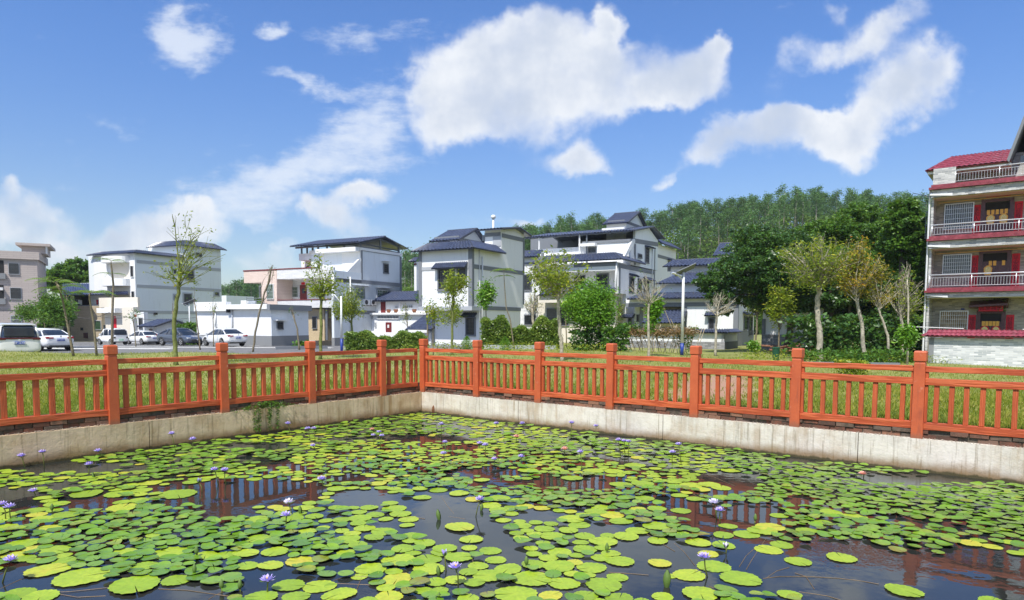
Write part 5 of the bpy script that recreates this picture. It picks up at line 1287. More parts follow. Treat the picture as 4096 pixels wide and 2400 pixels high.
B(f, 'left_block', M['pinktile'], Bh, uP - .05, uP + 5, vQ, f.V(2, 497, 700, uP)[0] - 1.0, GB, zp1 - .03)
zk = f.V(2, 450, 640, uP)[1]; B(f, 'left_parapet', M['pinktile'], Bh, uP - .06, uP + 4.9, f.V(2, 580, 700, uP)[0], vR_, zk, zp1 - .03); B(f, 'left_recess_wall', M['pinktile'], Bh, uP + 1.6, uP + 4.8, f.V(2, 580, 700, uP)[0] - .2, f.V(2, 487, 700, uP)[0], GB, zk); B(f, 'parapet_cap', M['reddoor'], Bh, uP - .1, uP + 5, vQ, vR_ + .05, zp1 - .03, zp1 + .09)
window(f, 'V', Bh, 2, (608, 650, 675, 788), c=uP - .05, nx=6, ny=4, frame='whitemetal', glass='curtainglass', bars='barlight', fw=.06); window(f, 'V', Bh, 2, (540, 665, 580, 780), c=uP + 1.6, nx=3, ny=3, frame='whitemetal', bars='barlight')
mb = MB()
for y_ in (778, 800, 822, 845): 
    v0_, z_ = f.V(2, 582, y_, uP - .4); v1_ = f.V(2, 425, y_, uP - .4)[0]; mb.tube([f.P(uP - .4, v0_, z_), f.P(uP - .4, v1_, z_)], .03, 5)
for x_ in (425, 505, 582): v0_, z_ = f.V(2, x_, 770, uP - .4); mb.tube([f.P(uP - .4, v0_, z_), f.P(uP - .4, v0_, z_ - 2)], .03, 5)
mb.build('terrace_railing', M['steelframe'], Bh)
for r_ in ((815, 672, 900, 775), (1008, 665, 1082, 775)): window(f, 'V', Bh, 2, r_, c=uP + 2.0, nx=6, ny=3, frame='whitemetal', glass='curtainglass', bars='barlight')
d_ = panel(f, 'V', 'door', M['reddoor'], Bh, 2, (912, 660, 972, 795), c=uP + 2.0, out=.08); panel(f, 'V', 'door_pane', M['glass'], d_, 2, (930, 690, 955, 735), c=uP + 1.92)
panel(f, 'V', 'door_banner', M['redpaper'], Bh, 2, (924, 635, 954, 655), c=uP + 2.0)
panel(f, 'V', 'lower_wall', M['beigetile'], Bh, 2, (962, 880, 1140, 1165), c=uP + .8, out=.1, inn=3); window(f, 'V', Bh, 2, (1022, 945, 1068, 1058), c=uP + .7, nx=5, ny=4)
pillar(f, 'V', Bh, 2, 1150, 850, 1160, .25, c=uP + .4, mat='steelframe'); pipe(f, 'V', Bh, 2, 1138, 560, 800, c=uP, r=.05)
B(f, 'plinth', M['plinth'], Bh, uF - .03, 0, -.05, .3, GB, .25); panel(f, 'U', 'wall_lamp', M['dark'], Bh, 2, (1236, 952, 1252, 974), out=.2)
# steel framed canopy
zr = f.U(2, 1655, 222)[1]; ur = f.U(2, 1650, 300)[0]; vv = f.V(2, 855, 310, -.3)[0]; zE = f.V(2, 1450, 262, -.6)[1]; zE2 = f.U(2, 1850, 330)[1]
A_, Bq = f.P(-.9, vv, zE - .1), f.P(-.9, -.5, zE - .1); C_, D_ = f.P(ur, -.5, zr), f.P(ur, vv, zr); E_, F_ = f.P(uE + .8, -.5, zE2), f.P(uE + .8, vv, zE2)
roofobj(Bh, [(A_, Bq, C_, D_), (E_, F_, D_, C_)], [(C_, D_)], name='canopy_roof')
class SplitMB:      # every bar of the frame becomes a part of its own
    def tube(s, p, r, n): MB().tube(p, r, n).build('frame_bar', M['steelframe'], Bh); return s
mb = SplitMB()
for (u_, v_, zz0) in [(.1, .15, zt), (.1, 2.2, zt), (.1, 4.4, zt), (.1, 6.3, zt), (ur, .15, zt), (uE - .1, .15, zt), (uE - .1, 6.0, zt)] + [(.3, vZ - .3 - i * (vZ - vA) / 4.2, f.V(2, 1000, 370, .2)[1] - .3) for i in range(4)]:
    top = zE - .2 + (zr - zE) * min(1, max(0, (u_ + .9) / (ur + .9))) if u_ <= ur else zE2 + .1 + (zr - zE2) * (uE + .8 - u_) / (uE + .8 - ur)
    mb.tube([f.P(u_, v_, zz0), f.P(u_, v_, top - .05)], .10, 4)
mb.tube([f.P(.1, .1, zE - .05), f.P(ur, .1, zr - .2), f.P(uE + .5, .1, zE2 + .05)], .10, 4); mb.tube([f.P(.1, vv - .5, zE - .15), f.P(ur, vv - .5, zr - .2)], .08, 4); mb.tube([f.P(-.1, .1, zE - .15), f.P(-.1, vv, zE - .15)], .09, 4)
mb.tube([f.P(.1, .1, zE - .1), f.P(uE, .1, zE - .25)], .07, 4)

# ---------- E: low white warehouse with its side in the painted shade tone
f = Fr(2, 648, 1000, 57, 28)
E_h = empty('building', f.P(0, 0, -.3), 'low flat roofed white storehouse with grey plinth behind the right hand white car', 'building')
zt = f.V(2, 640, 860)[1]; vL = f.V(2, -30, 1000)[0]; uE = f.U(2, 985, 1000)[0]; zp = f.V(2, 640, 1122)[1]
B(f, 'wall', M['white'], E_h, 0, uE, 0, vL, GB, zt - .05); B(f, 'plinth', M['plinth'], E_h, -.04, uE, -.04, vL, GB, zp)
B(f, 'roof_edge', M['white'], E_h, -.45, -.0, -.0, f.V(2, 260, 865)[0], zt - .15, zt + .25); B(f, 'roof_edge', M['white'], E_h, -.25, .3, f.V(2, 258, 865)[0], vL, zt - .3, zt + .5)
B(f, 'roof_slab', M['white'], E_h, 0, uE, .05, f.V(2, 260, 865)[0], zt - .05, zt + .2); B(f, 'side_roof_edge', M['trim'], E_h, -.46, uE + .1, -.35, .0, zt - .25, zt + .22)
B(f, 'side_wall', M['shadegreywall'], E_h, -.002, uE - .01, -.02, 0, zp, zt - .25); window(f, 'U', E_h, 2, (694, 990, 755, 1064), c=-.02, nx=5, ny=3); panel(f, 'U', 'window_hood', M['white'], E_h, 2, (668, 974, 775, 982), c=-.02, out=.5)
for x_, y0, y1 in ((148, 905, 1030), (298, 880, 1110)): pipe(f, 'V', E_h, 2, x_, y0, y1, r=.05, mat='whitemetal' if x_ == 148 else 'barlight')
panel(f, 'V', 'meter_box', M['barlight'], E_h, 2, (142, 1012, 158, 1042), out=.12); panel(f, 'V', 'roof_lamp', M['dark'], E_h, 2, (262, 872, 278, 910), out=.3)
# ---------- annex with tile roof, lattice balustrade and red doors
f = Fr(2, 2046, 900, 65, 28); AN = empty('house', f.P(0, 0, -.3), 'small white annex with blue tiled roof and two dark red doors behind the left hedge', 'house')
vL = f.V(2, 1590, 850)[0]; zt = f.V(2, 1800, 808)[1]; zf = f.V(2, 1800, 918)[1]; vM_ = f.V(2, 1390, 1000, -.6)[0]
B(f, 'upper_wall', M['white'], AN, 0, 4, -2.5, vL, zf, zt); B(f, 'lower_wall', M['white'], AN, -.6, 4.2, -1.0, vM_, GB, f.V(2, 1700, 928, -.6)[1]); B(f, 'floor_slab', M['white'], AN, -.95, 4, -1.5, vM_ + .6, zf - .12, zf + .06)
ze = f.V(2, 1800, 802, -.5)[1]; zh2 = f.V(2, 1850, 722, 2.0)[1]; roofobj(AN, [(f.P(-.6, f.V(2, 1568, 800, -.6)[0], ze), f.P(-.6, -2.5, ze), f.P(2.0, -2.5, zh2), f.P(2.0, f.V(2, 1690, 720, 2)[0], zh2)), (f.P(4.6, -2.5, ze), f.P(4.6, f.V(2, 1690, 720, 2)[0], ze), f.P(2.0, f.V(2, 1690, 720, 2)[0], zh2), f.P(2.0, -2.5, zh2))], [(f.P(2.0, -2.5, zh2), f.P(2.0, f.V(2, 1690, 720, 2)[0], zh2))])
panel(f, 'V', 'door', M['reddoor'], AN, 2, (1645, 812, 1688, 915)); pillar(f, 'V', AN, 2, 1818, 805, 915, .2, mat='white', out=.15)
for r_ in ((1772, 850, 1806, 872), (1845, 842, 1938, 868)): window(f, 'V', AN, 2, r_, frame='white', glass='dark', bars='whitemetal', nx=5, ny=2, fw=.04, barout=.05, name='lattice')
for r_ in ((1390, 938, 1580, 970), (1612, 936, 1812, 968)): window(f, 'V', AN, 2, r_, c=-.6, frame='white', glass='dark', bars='whitemetal', nx=14, ny=2, fw=.05, barout=.05, name='lattice')
for r_ in ((1462, 1002, 1512, 1088), (1690, 998, 1742, 1088)):
    d_ = panel(f, 'V', 'door', M['reddoor'], AN, 2, r_, c=-.6, out=.06); x = r_[0] + 14; panel(f, 'V', 'door_paper', M['whitemetal'], d_, 2, (x, r_[1] + 22, x + 16, r_[1] + 50), c=-.66, out=.02)
B(f, 'base_band', M['white'], AN, -.8, -.6, -1, vM_, GB, f.V(2, 1600, 1088, -.8)[1]); panel(f, 'V', 'meter_box', M['barlight'], AN, 2, (1592, 1000, 1606, 1040), c=-.6, out=.12)
for x_ in (1715, 1780, 1948):
    v_, z_ = f.V(2, x_, 912, -.8); pot = MB().lathe([(.13, 0), (.2, .12), (.22, .3), (.24, .32), (.2, .33)], f.P(-.8, v_, zf + .06), 12).build('flower_pot', simple('terracotta', (.35, .14, .07), .8)); tag(pot, {1715: 'left terracotta pot on the annex ledge', 1780: 'middle terracotta pot on the annex ledge', 1948: 'right terracotta pot on the annex ledge'}[x_], 'flower pot')
# small hut right of it
f = Fr(2, 2120, 1060, 60, 28); HT = empty('hut', f.P(0, 0, -.3), 'small white hut with a steep blue tiled gable left of the pond corner post', 'hut')
z0 = f.V(2, 1990, 1045)[1]; vv = f.V(2, 1840, 1000)[0]
gable(f, HT, 0, 4, f.V(2, 2100, 1045)[0], vv - .9, z0, f.V(2, 1840, 930)[1] - .1, 'v', .5, .3, 'white', .6); B(f, 'wall', M['white'], HT, 0, 4, f.V(2, 2100, 1045)[0], vv - .9, GB, z0); window(f, 'V', HT, 2, (1892, 1032, 1922, 1090), nx=2, ny=2)
B(f, 'ledge', M['white'], HT, -.5, 0, f.V(2, 2100, 1055)[0], f.V(2, 1920, 1055)[0], z0 - .45, z0 - .2)

# ---------- Aw: tall house on the left, side wall in the painted shade tone
f = Fr(1, 1236, 700, 82, 25)
A = empty('house', f.P(0, 0, -.8), 'tall house with pale shaded side and round white balconies, left behind the bare tree', 'house')
uS = f.U(1, 1690, 500)[0]; uE = f.U(1, 2010, 600)[0]; z1 = f.U(1, 1238, 372)[1]; z2 = f.U(1, 2000, 345)[1]
vF = 2.6
B(f, 'wall', M['shadegreywall'], A, 0, uE, 0, vF + 6, GB, z1); B(f, 'tower_wall', M['shadegreywall'], A, uS, uE, -.01, 7, z1 - .5, z2 + .1)
B(f, 'front_wall', M['white'], A, -.05, .0, 0, vF + 5, GB, z1)
skirt(f, A, 0, uS - .6, 0, vF + 5, z1, f.V(1, 1240, 342, .6)[1], .55, .6, 'UV', uext=.3); skirt(f, A, uS, uE, 0, 6, z2 + .05, z2 + .8, .6, .5, 'UV')
B(f, 'roof_slab', M['trimlight'], A, .4, uS, .4, vF + 4, z1, z1 + .5)
for y_ in (430, 652, 888): band(f, 'U', A, 1, 1240, 1690 if y_ == 430 else 2008, y_, .38, mat='trimlight', c=0)
band(f, 'U', A, 1, 1700, 2005, 482, .38, mat='trimlight', c=-.01)
# rounded balconies at the front
vb0, vb1 = f.V(1, 1180, 600, -.1)[0], f.V(1, 1065, 600, -.1)[0]
for (ya, yb, xr) in ((395, 450, 1), (600, 665, 1), (835, 890, 1)):
    z_t = f.V(1, 1150, ya, -.5)[1]; z_b = f.V(1, 1150, yb, -.5)[1]; mb = MB(); n = 14; ring = []
    for i in range(n + 1):
        a = pi * i / n; ring.append((-.05 - 1.3 * sin(a) ** .6, (vb0 + vb1) / 2 + 1.0 + (vb1 - vb0 + 2) / 2 * -cos(a)))
    P_ = [f.P(u_, v_, z_b) for u_, v_ in ring] + [f.P(u_, v_, z_t) for u_, v_ in ring]; m_n = n + 1
    mb.add(P_, [(i, i + 1, m_n + i + 1, m_n + i) for i in range(n)] + [tuple(range(m_n))[::-1], tuple(range(m_n, 2 * m_n))]); mb.build('round_balcony', M['white'], A)
B(f, 'balcony_recess', M['warmwhite'], A, -.06, -.04, vb0 + .1, vb1 + 1, f.V(1, 1150, 830)[1], f.V(1, 1150, 460)[1])
for r_ in ((1186, 482, 1220, 588), (1197, 712, 1230, 815)): window(f, 'V', A, 1, r_, c=-.05, nx=3, ny=4, frame='whitemetal')
for r_ in ((1566, 506, 1608, 570), (1676, 514, 1768, 625), (1570, 738, 1600, 800), (1658, 726, 1750, 832), (1940, 712, 1995, 768), (1612, 980, 1660, 1020)): window(f, 'U', A, 1, r_, nx=max(3, int((r_[2] - r_[0]) / 14)), ny=3, frame='trimlight', fw=.2)
window(f, 'U', A, 1, (1775, 362, 1835, 410), c=-.01, nx=4, ny=3, frame='trimlight')
panel(f, 'U', 'wall_lamp', M['dark'], A, 1, (1394, 910, 1418, 930), out=.3)
# lower front: entrance with red couplets
panel(f, 'V', 'entrance_wall', M['warmwhite'], A, 1, (1080, 905, 1180, 1120), c=-.3, out=.05, inn=.3); panel(f, 'V', 'side_door', M['trim'], A, 1, (1160, 955, 1182, 1060), c=-.35); 
f3 = Fr(1, 1310, 1000, 78, 25); A3 = empty('house', f3.P(0, 0, -.8), 'low white house front with dark door under a red plaque, behind the white cars', 'house')
zt = f3.V(1, 1300, 905)[1]; B(f3, 'wall', M['white'], A3, 0, .5, 0, f3.V(1, 1185, 1000)[0], GB, zt); B(f3, 'wall', M['warmwhite'], A3, .4, 1.2, f3.V(1, 1185, 1000)[0], f3.V(1, 925, 1000)[0], GB, f3.V(1, 1000, 860, .4)[1])
B(f3, 'ledge', M['white'], A3, -.5, .4, f3.V(1, 1080, 900)[0], f3.V(1, 915, 900)[0], f3.V(1, 1000, 912, -.5)[1], f3.V(1, 1000, 868, -.5)[1]); B(f3, 'upper_wall', M['warmwhite'], A3, 1.0, 1.3, f3.V(1, 1185, 1000)[0], f3.V(1, 935, 1000, 1.4)[0], f3.V(1, 1000, 860)[1], f3.V(1, 1000, 775, 1.4)[1])
window(f3, 'V', A3, 1, (1262, 955, 1302, 1062), nx=3, ny=3); panel(f3, 'V', 'door', M['trim'], A3, 1, (1216, 965, 1252, 1085)); panel(f3, 'V', 'door_plaque', M['redpaper'], A3, 1, (1222, 928, 1242, 948)); panel(f3, 'V', 'red_couplet', M['redpaper'], A3, 1, (1030, 960, 1062, 1065), c=.4); panel(f3, 'V', 'red_couplet', M['redpaper'], A3, 1, (1036, 942, 1052, 955), c=.4)
panel(f3, 'V', 'window', M['glass'], A3, 1, (943, 1022, 962, 1066), c=.4)
# small hut with gable in front
f = Fr(1, 1422, 1060, 72, 25); HU = empty('hut', f.P(0, 0, -.8), 'small white gabled hut with dark tiles and a brown hatch between the parked cars', 'hut')
ze = f.V(1, 1410, 1020)[1]; vL = f.V(1, 1325, 1060)[0]; uE = f.U(1, 1680, 1060)[0]
B(f, 'wall', M['white'], HU, 0, uE, 0, vL, GB, ze); gable(f, HU, 0, uE, 0, vL, ze, f.U(1, 1560, 975)[1], 'v', .7, .5, 'shadegreywall', .5); panel(f, 'V', 'hatch', M['browndoor'], HU, 1, (1358, 1060, 1388, 1120))

# ---------- brick house with blue sheet roof
f = Fr(1, 925, 950, 84, 25); BR = empty('house', f.P(0, 0, -.8), 'beige brick house with a blue sheet roof and laundry on its dark balcony, far left', 'house')
M['beigebrick'] = tiles('beige_brick_wall', radians(-65), (.42, .35, .25), (.48, .40, .29), (.35, .29, .21), .5, .2, .02, .8, .5, 0, .35)
zf = f.V(1, 800, 850)[1]; vL = f.V(1, 640, 1000)[0]; ze = f.V(1, 780, 735, -.6)[1]
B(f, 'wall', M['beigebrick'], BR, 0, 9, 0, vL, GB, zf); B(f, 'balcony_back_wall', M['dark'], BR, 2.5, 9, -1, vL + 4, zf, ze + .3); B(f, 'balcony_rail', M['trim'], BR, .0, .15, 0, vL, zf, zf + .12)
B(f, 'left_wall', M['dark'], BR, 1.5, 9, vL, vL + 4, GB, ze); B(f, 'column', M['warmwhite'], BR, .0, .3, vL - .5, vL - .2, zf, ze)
roofobj(BR, [(f.P(-.8, f.V(1, 560, 735, -.8)[0], ze - .2), f.P(-.8, f.V(1, 1162, 735, -.8)[0], ze - .2), f.P(5, f.V(1, 1150, 690, 5)[0] - .3, f.V(1, 800, 655, 5)[1]), f.P(5, f.V(1, 570, 670, 5)[0], f.V(1, 600, 650, 5)[1]))], [], 'sheetblue', 'sheet_roof', pitch=.5)
B(f, 'rear_parapet', M['shadegreywall'], BR, 5.2, 9, f.V(1, 1060, 650, 5)[0], f.V(1, 620, 650, 5)[0], zf, f.V(1, 800, 640, 5.2)[1])
window(f, 'V', BR, 1, (860, 980, 925, 1068), nx=4, ny=3, glass='curtainglass', frame='trimlight'); panel(f, 'V', 'vent', M['dark'], BR, 1, (733, 1045, 758, 1072)); panel(f, 'V', 'shrine_niche', M['browndoor'], BR, 1, (767, 1092, 800, 1140), out=.15)
for i, (x_, w_, mm) in enumerate([(692, 14, 'trim'), (712, 16, 'whitemetal'), (730, 16, 'whitemetal'), (862, 14, 'whitemetal'), (878, 14, 'redpaper'), (894, 12, 'blue'), (910, 14, 'trim'), (926, 10, 'petalwhite')]):
    a0, a1, zz0, zz1 = rect(f, 'V', 1, (x_, 790 + (i % 3) * 3, x_ + w_, 838 - (i % 2) * 6), .4); mb = MB(); n = 6
    for j in range(n + 1):
        a = a0 + (a1 - a0) * j / n
        for z in (zz1, (zz0 + zz1) / 2, zz0): mb.v.append(tuple(f.P(.4 + .05 * sin(j * 2.1 + z), a, z)))
    for j in range(n):
        for q in range(2): mb.f.append((j * 3 + q, j * 3 + 3 + q, j * 3 + 4 + q, j * 3 + 1 + q))
    o = mb.build('laundry', M[mm]); so_ = o.modifiers.new('cloth', 'SOLIDIFY'); so_.thickness = .03
    tag(o, ['dark cloth leftmost on the balcony line', 'white cloth second from the left on the balcony line', 'white cloth third from the left on the balcony line', 'white cloth in the right laundry group, leftmost', 'red cloth in the right laundry group', 'blue cloth in the right laundry group', 'dark cloth in the right laundry group', 'lilac cloth rightmost on the balcony line'][i], 'laundry', 'laundry on the brick house balcony')
# ---------- A0: pink house at the left edge
f = Fr(1, 347, 700, 78, 61, -29 - .01)
# here the long front runs left from the corner and recedes to the right; use v for the hidden side
fo = Fr(1, 347, 700, 78, 61)
PK = empty('house', fo.P(0, 0, -.8), 'pink beige flat roofed house with barred windows at the left edge', 'house')
M['pinkwall'] = tiles('dusty_pink_wall_tiles', radians(61), (.44, .38, .35), (.47, .41, .375), (.36, .31, .29), 1.2, .22, .02, .7)
def PF(k, x, y, v=0): return fo.U(k, x, y, v)
uL = PF(1, -150, 500)[0]; zt = PF(1, 340, 432)[1]; zpp = PF(1, 340, 362)[1]
B(fo, 'wall', M['pinkwall'], PK, uL, 0, 0, 9, GB, zt); B(fo, 'parapet', M['pinkwall'], PK, uL, .25, -.25, 9, zt, zpp)
uA_ = PF(1, 195, 320, 1.5)[0]; uB_ = PF(1, 385, 340, 1.5)[0]
B(fo, 'stair_tower', M['pinkwall'], PK, uA_, uB_ + .3, 1.5, 7, zpp, PF(1, 300, 305, 1.5)[1]); B(fo, 'tower_roof', M['pinkwall'], PK, uA_ - .5, uB_ + .8, 1.0, 7.4, PF(1, 300, 305, 1.5)[1], PF(1, 300, 282, 1.5)[1])
for r_ in ((72, 455, 180, 565), (88, 680, 200, 790), (94, 934, 204, 1040)): window(fo, 'U', PK, 1, r_, nx=8, ny=3, bars='barlight' if r_[1] > 900 else 'bar', frame='trimlight', fw=.08)
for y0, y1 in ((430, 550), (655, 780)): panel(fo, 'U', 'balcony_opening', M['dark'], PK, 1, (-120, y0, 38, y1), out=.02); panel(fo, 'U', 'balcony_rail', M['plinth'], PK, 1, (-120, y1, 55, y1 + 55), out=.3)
panel(fo, 'U', 'ground_band', M['dark'], PK, 1, (-150, 884, 345, 890), out=.06); MB().tube([fo.P(uB_ + .4, 1.4, zpp), fo.P(uB_ + .4, 1.4, PF(1, 300, 305, 1.5)[1])], .1, 6).build('drain_pipe', M['whitemetal'], PK)
panel(fo, 'U', 'air_conditioner_case', M['whitemetal'], PK, 1, (0, 682, 32, 708), out=.5)
# white low wall under it, far distance
f = Fr(2, 205, 800, 120, 28); FB = empty('building', f.P(0, 0, -1), 'far grey building edge right of the tall house with pale shaded side', 'building'); B(f, 'wall', M['shadegreywall'], FB, 0, 6, -1, 2, GB, f.V(2, 205, 755)[1]); panel(f, 'V', 'window', M['glass'], FB, 2, (200, 820, 214, 840))
f = Fr(2, 415, 830, 100, 28); FC = empty('building', f.P(0, 0, -1), 'far low grey rooftop with a white box behind the storehouse', 'building'); B(f, 'wall', M['shadegreywall'], FC, 0, 6, -4, f.V(2, 230, 800)[0], GB, f.V(2, 300, 838)[1]); B(f, 'roof_box', M['white'], FC, .5, 2, f.V(2, 412, 800)[0], f.V(2, 345, 800)[0], f.V(2, 300, 838)[1], f.V(2, 380, 798)[1])

# ---------- H: tiled house with red couplets at the right edge
f = Fr(6, 172, 900, 38.5, 38)
R_ = empty('house', f.P(0, 0, -.3), 'grey tiled house with dark red roof and balconies at the right edge', 'house')
hv = radians(-52)
M['tileH'] = tiles('grey_strip_wall_tiles', hv, (.60, .60, .59), (.25, .26, .27), (.48, .47, .44), .32, .082, .010, .35, .5, 0, .08)
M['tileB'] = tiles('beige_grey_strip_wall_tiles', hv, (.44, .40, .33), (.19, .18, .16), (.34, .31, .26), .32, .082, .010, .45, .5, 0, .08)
vR = -13.0; back = 1.5
def VH(x, y, u=0.0): return f.V(6, x, y, u)
zs = [VH(172, 1030)[1], VH(172, 745)[1], VH(190, 448)[1]]       # undersides of the balcony fascias
zb_ = [VH(172, 1000)[1], VH(172, 702)[1], VH(188, 405)[1]]      # bottoms of the red bands
ztp = VH(205, 300)[1]
B(f, 'back_wall', M['tileB'], R_, back, 10, vR, .0, GB, zb_[2] + .1)
B(f, 'left_end_wall', M['tileH'], R_, .35, 10, .0, .12, GB, zb_[2])
bands = []
for i, (z0, z1_) in enumerate(zip(zs, zb_)):
    B(f, 'fascia', M['tileH'], R_, .04, back, vR, .1, z0, z1_ - .02); B(f, 'soffit', M['warmwhite'], R_, .3, back, vR, .02, z0 - .02, z0)
    B(f, 'red_band', M['tilered'], R_, -.14, back, vR, .22, z1_, z1_ + .12); B(f, 'red_kerb', M['tilered'], R_, -.04, .25, vR, .12, z1_ + .12, z1_ + .26)
    MB().box8([f.P(-.02, .16, z0 + .12), f.P(-.02, -.9, z0), f.P(.2, -.9, z0), f.P(.2, .16, z0 + .12), f.P(-.02, .16, z0 + .2), f.P(-.02, -.9, z0 + .14), f.P(.2, -.9, z0 + .14), f.P(.2, .16, z0 + .2)]).build('corner_moulding', M['white'], R_)
def railing(u, v0, v1, zbot, ztop, post_every, parent, posts_at=None):
    rt = MB(); rt.tube([f.P(u, v0, ztop), f.P(u, v1, ztop)], .035, 8); rt.tube([f.P(u, v0, ztop - .16), f.P(u, v1, ztop - .16)], .018, 6); rt.tube([f.P(u, v0, zbot + .1), f.P(u, v1, zbot + .1)], .018, 6)
    n = int(abs(v1 - v0) / .13)
    for i in range(n + 1):
        v = v0 + (v1 - v0) * i / n
        if i % post_every == 0: rt.tube([f.P(u, v, zbot), f.P(u, v, ztop)], .026, 6)
        else: rt.tube([f.P(u, v, zbot + .1), f.P(u, v, ztop - .16)], .010, 4, cap=False)
    return rt.build('railing', M['steel'], parent, True)
for i, zr_ in enumerate([VH(190, 898)[1], VH(200, 608)[1], VH(205, 305)[1]]):
    railing(.08, .0 if i < 2 else -1.0, -8.6 if i == 0 else vR, zb_[i] + .26, zr_, 15, R_)
# top floor: set back wall, red mansard
B(f, 'top_wall', M['tileH'], R_, back + .2, 9, vR, -.0, zb_[2], VH(240, 290, back)[1] + .5); B(f, 'top_corner_pier', M['tileH'], R_, .05, .3, -1.0, .05, zb_[2] + .26, zb_[2] + 1.15)
zE = VH(178, 290, .1)[1]; zR = VH(225, 222, 1.6)[1]; vq = VH(650, 200, 1.0)[0]
mb = MB(); patchroof(mb, f.P(.1, .45, zE), f.P(.1, vq, zE), f.P(1.7, vq, zR), f.P(1.7, -.55, zR), .24, .04); patchroof(mb, f.P(8, .45, zE), f.P(.1, .45, zE), f.P(1.7, -.55, zR), f.P(8, -.55, zR), .24, .04); mb.build('mansard_roof', M['tilered'], R_)
B(f, 'roof_deck', M['white'], R_, .25, 8, vq, .35, zE - .2, zE - .06)
# big gable verge at the upper right
g0 = f.P(.0, VH(632, 245)[0], VH(632, 245)[1]); vg1 = VH(716, 40)[0]; zg1 = VH(716, 25)[1]; k_ = (zg1 - g0.z) / (vg1 - VH(632, 245)[0]); vg0 = VH(632, 245)[0]
ap = vg0 - 3.2; za_ = g0.z + k_ * (ap - vg0)
MB().add([f.P(-.1, vg0, g0.z), f.P(-.1, ap, za_), f.P(-.1, ap, za_ + .5), f.P(-.1, vg0 + .1, g0.z + .12), f.P(8, vg0, g0.z), f.P(8, ap, za_), f.P(8, ap, za_ + .5), f.P(8, vg0 + .1, g0.z + .12)], [(0, 3, 2, 1), (4, 5, 6, 7), (0, 1, 5, 4), (3, 7, 6, 2), (0, 4, 7, 3), (1, 2, 6, 5)]).build('gable_roof', M['trim'], R_)
MB().add([f.P(.6, vg0 - .9, g0.z - 1), f.P(.6, ap, g0.z - 1), f.P(.6, ap, za_ - .1), f.P(.6, vg0 - .9, g0.z + k_ * -.9 - .1), f.P(8, vg0 - .9, g0.z - 1), f.P(8, ap, g0.z - 1), f.P(8, ap, za_ - .1), f.P(8, vg0 - .9, g0.z + k_ * -.9 - .1)], [(0, 3, 2, 1), (0, 4, 7, 3), (3, 7, 6, 2), (1, 2, 6, 5)]).build('gable_wall', M['tileH'], R_)
panel(f, 'V', 'gable_window', M['glass'], R_, 6, (700, 208, 760, 245), c=.6)
# windows and doors per storey (measured on the recessed wall)
rows = [((232, 1105, 392, 1226), (455, 1118, 595, 1240), 0), ((250, 782, 412, 890), (470, 772, 626, 955), 1), ((260, 490, 424, 628), (484, 478, 642, 645), 2)]
def cjk(s_, P0, right, up, size, mat, parent, vertical=False, name='lettering'):
    cu = bpy.data.curves.new(name, 'FONT'); cu.body = '\n'.join(s_) if vertical else s_; cu.size = size; cu.align_x = 'CENTER'; cu.align_y = 'CENTER'; cu.extrude = .002; cu.space_line = .95
    tmp = bpy.data.objects.new(name, cu); COL.objects.link(tmp); dg = bpy.context.evaluated_depsgraph_get(); me = bpy.data.meshes.new_from_object(tmp.evaluated_get(dg)); COL.objects.unlink(tmp); bpy.data.objects.remove(tmp)
    if not len(me.vertices): return None
    nrm = right.cross(up).normalized(); mt = Matrix((right.normalized(), up.normalized(), nrm)).transposed().to_4x4(); mt.translation = P0
    if parent is not None: mt = worldmat(parent).inverted() @ mt
    me.transform(mt); me.materials.clear(); me.materials.append(mat); o = bpy.data.objects.new(name, me); COL.objects.link(o); o.parent = parent; return o
vr = Vector((-f.v.x, -f.v.y, 0)); zu = Vector((0, 0, 1)); nout = -Vector((f.u.x, f.u.y, 0))
coup = [('福星高照平安宅', '好景常临康乐家', '吉星高照'), ('吉祥如意福满门', '平安富贵财盈户', '万事如意'), ('家和人兴百福至', '门迎春夏四季财', '新春大吉')]
M['curtain'] = simple('tan_striped_curtain', (.33, .25, .15), .8, 0, .2, .45, 2.2)
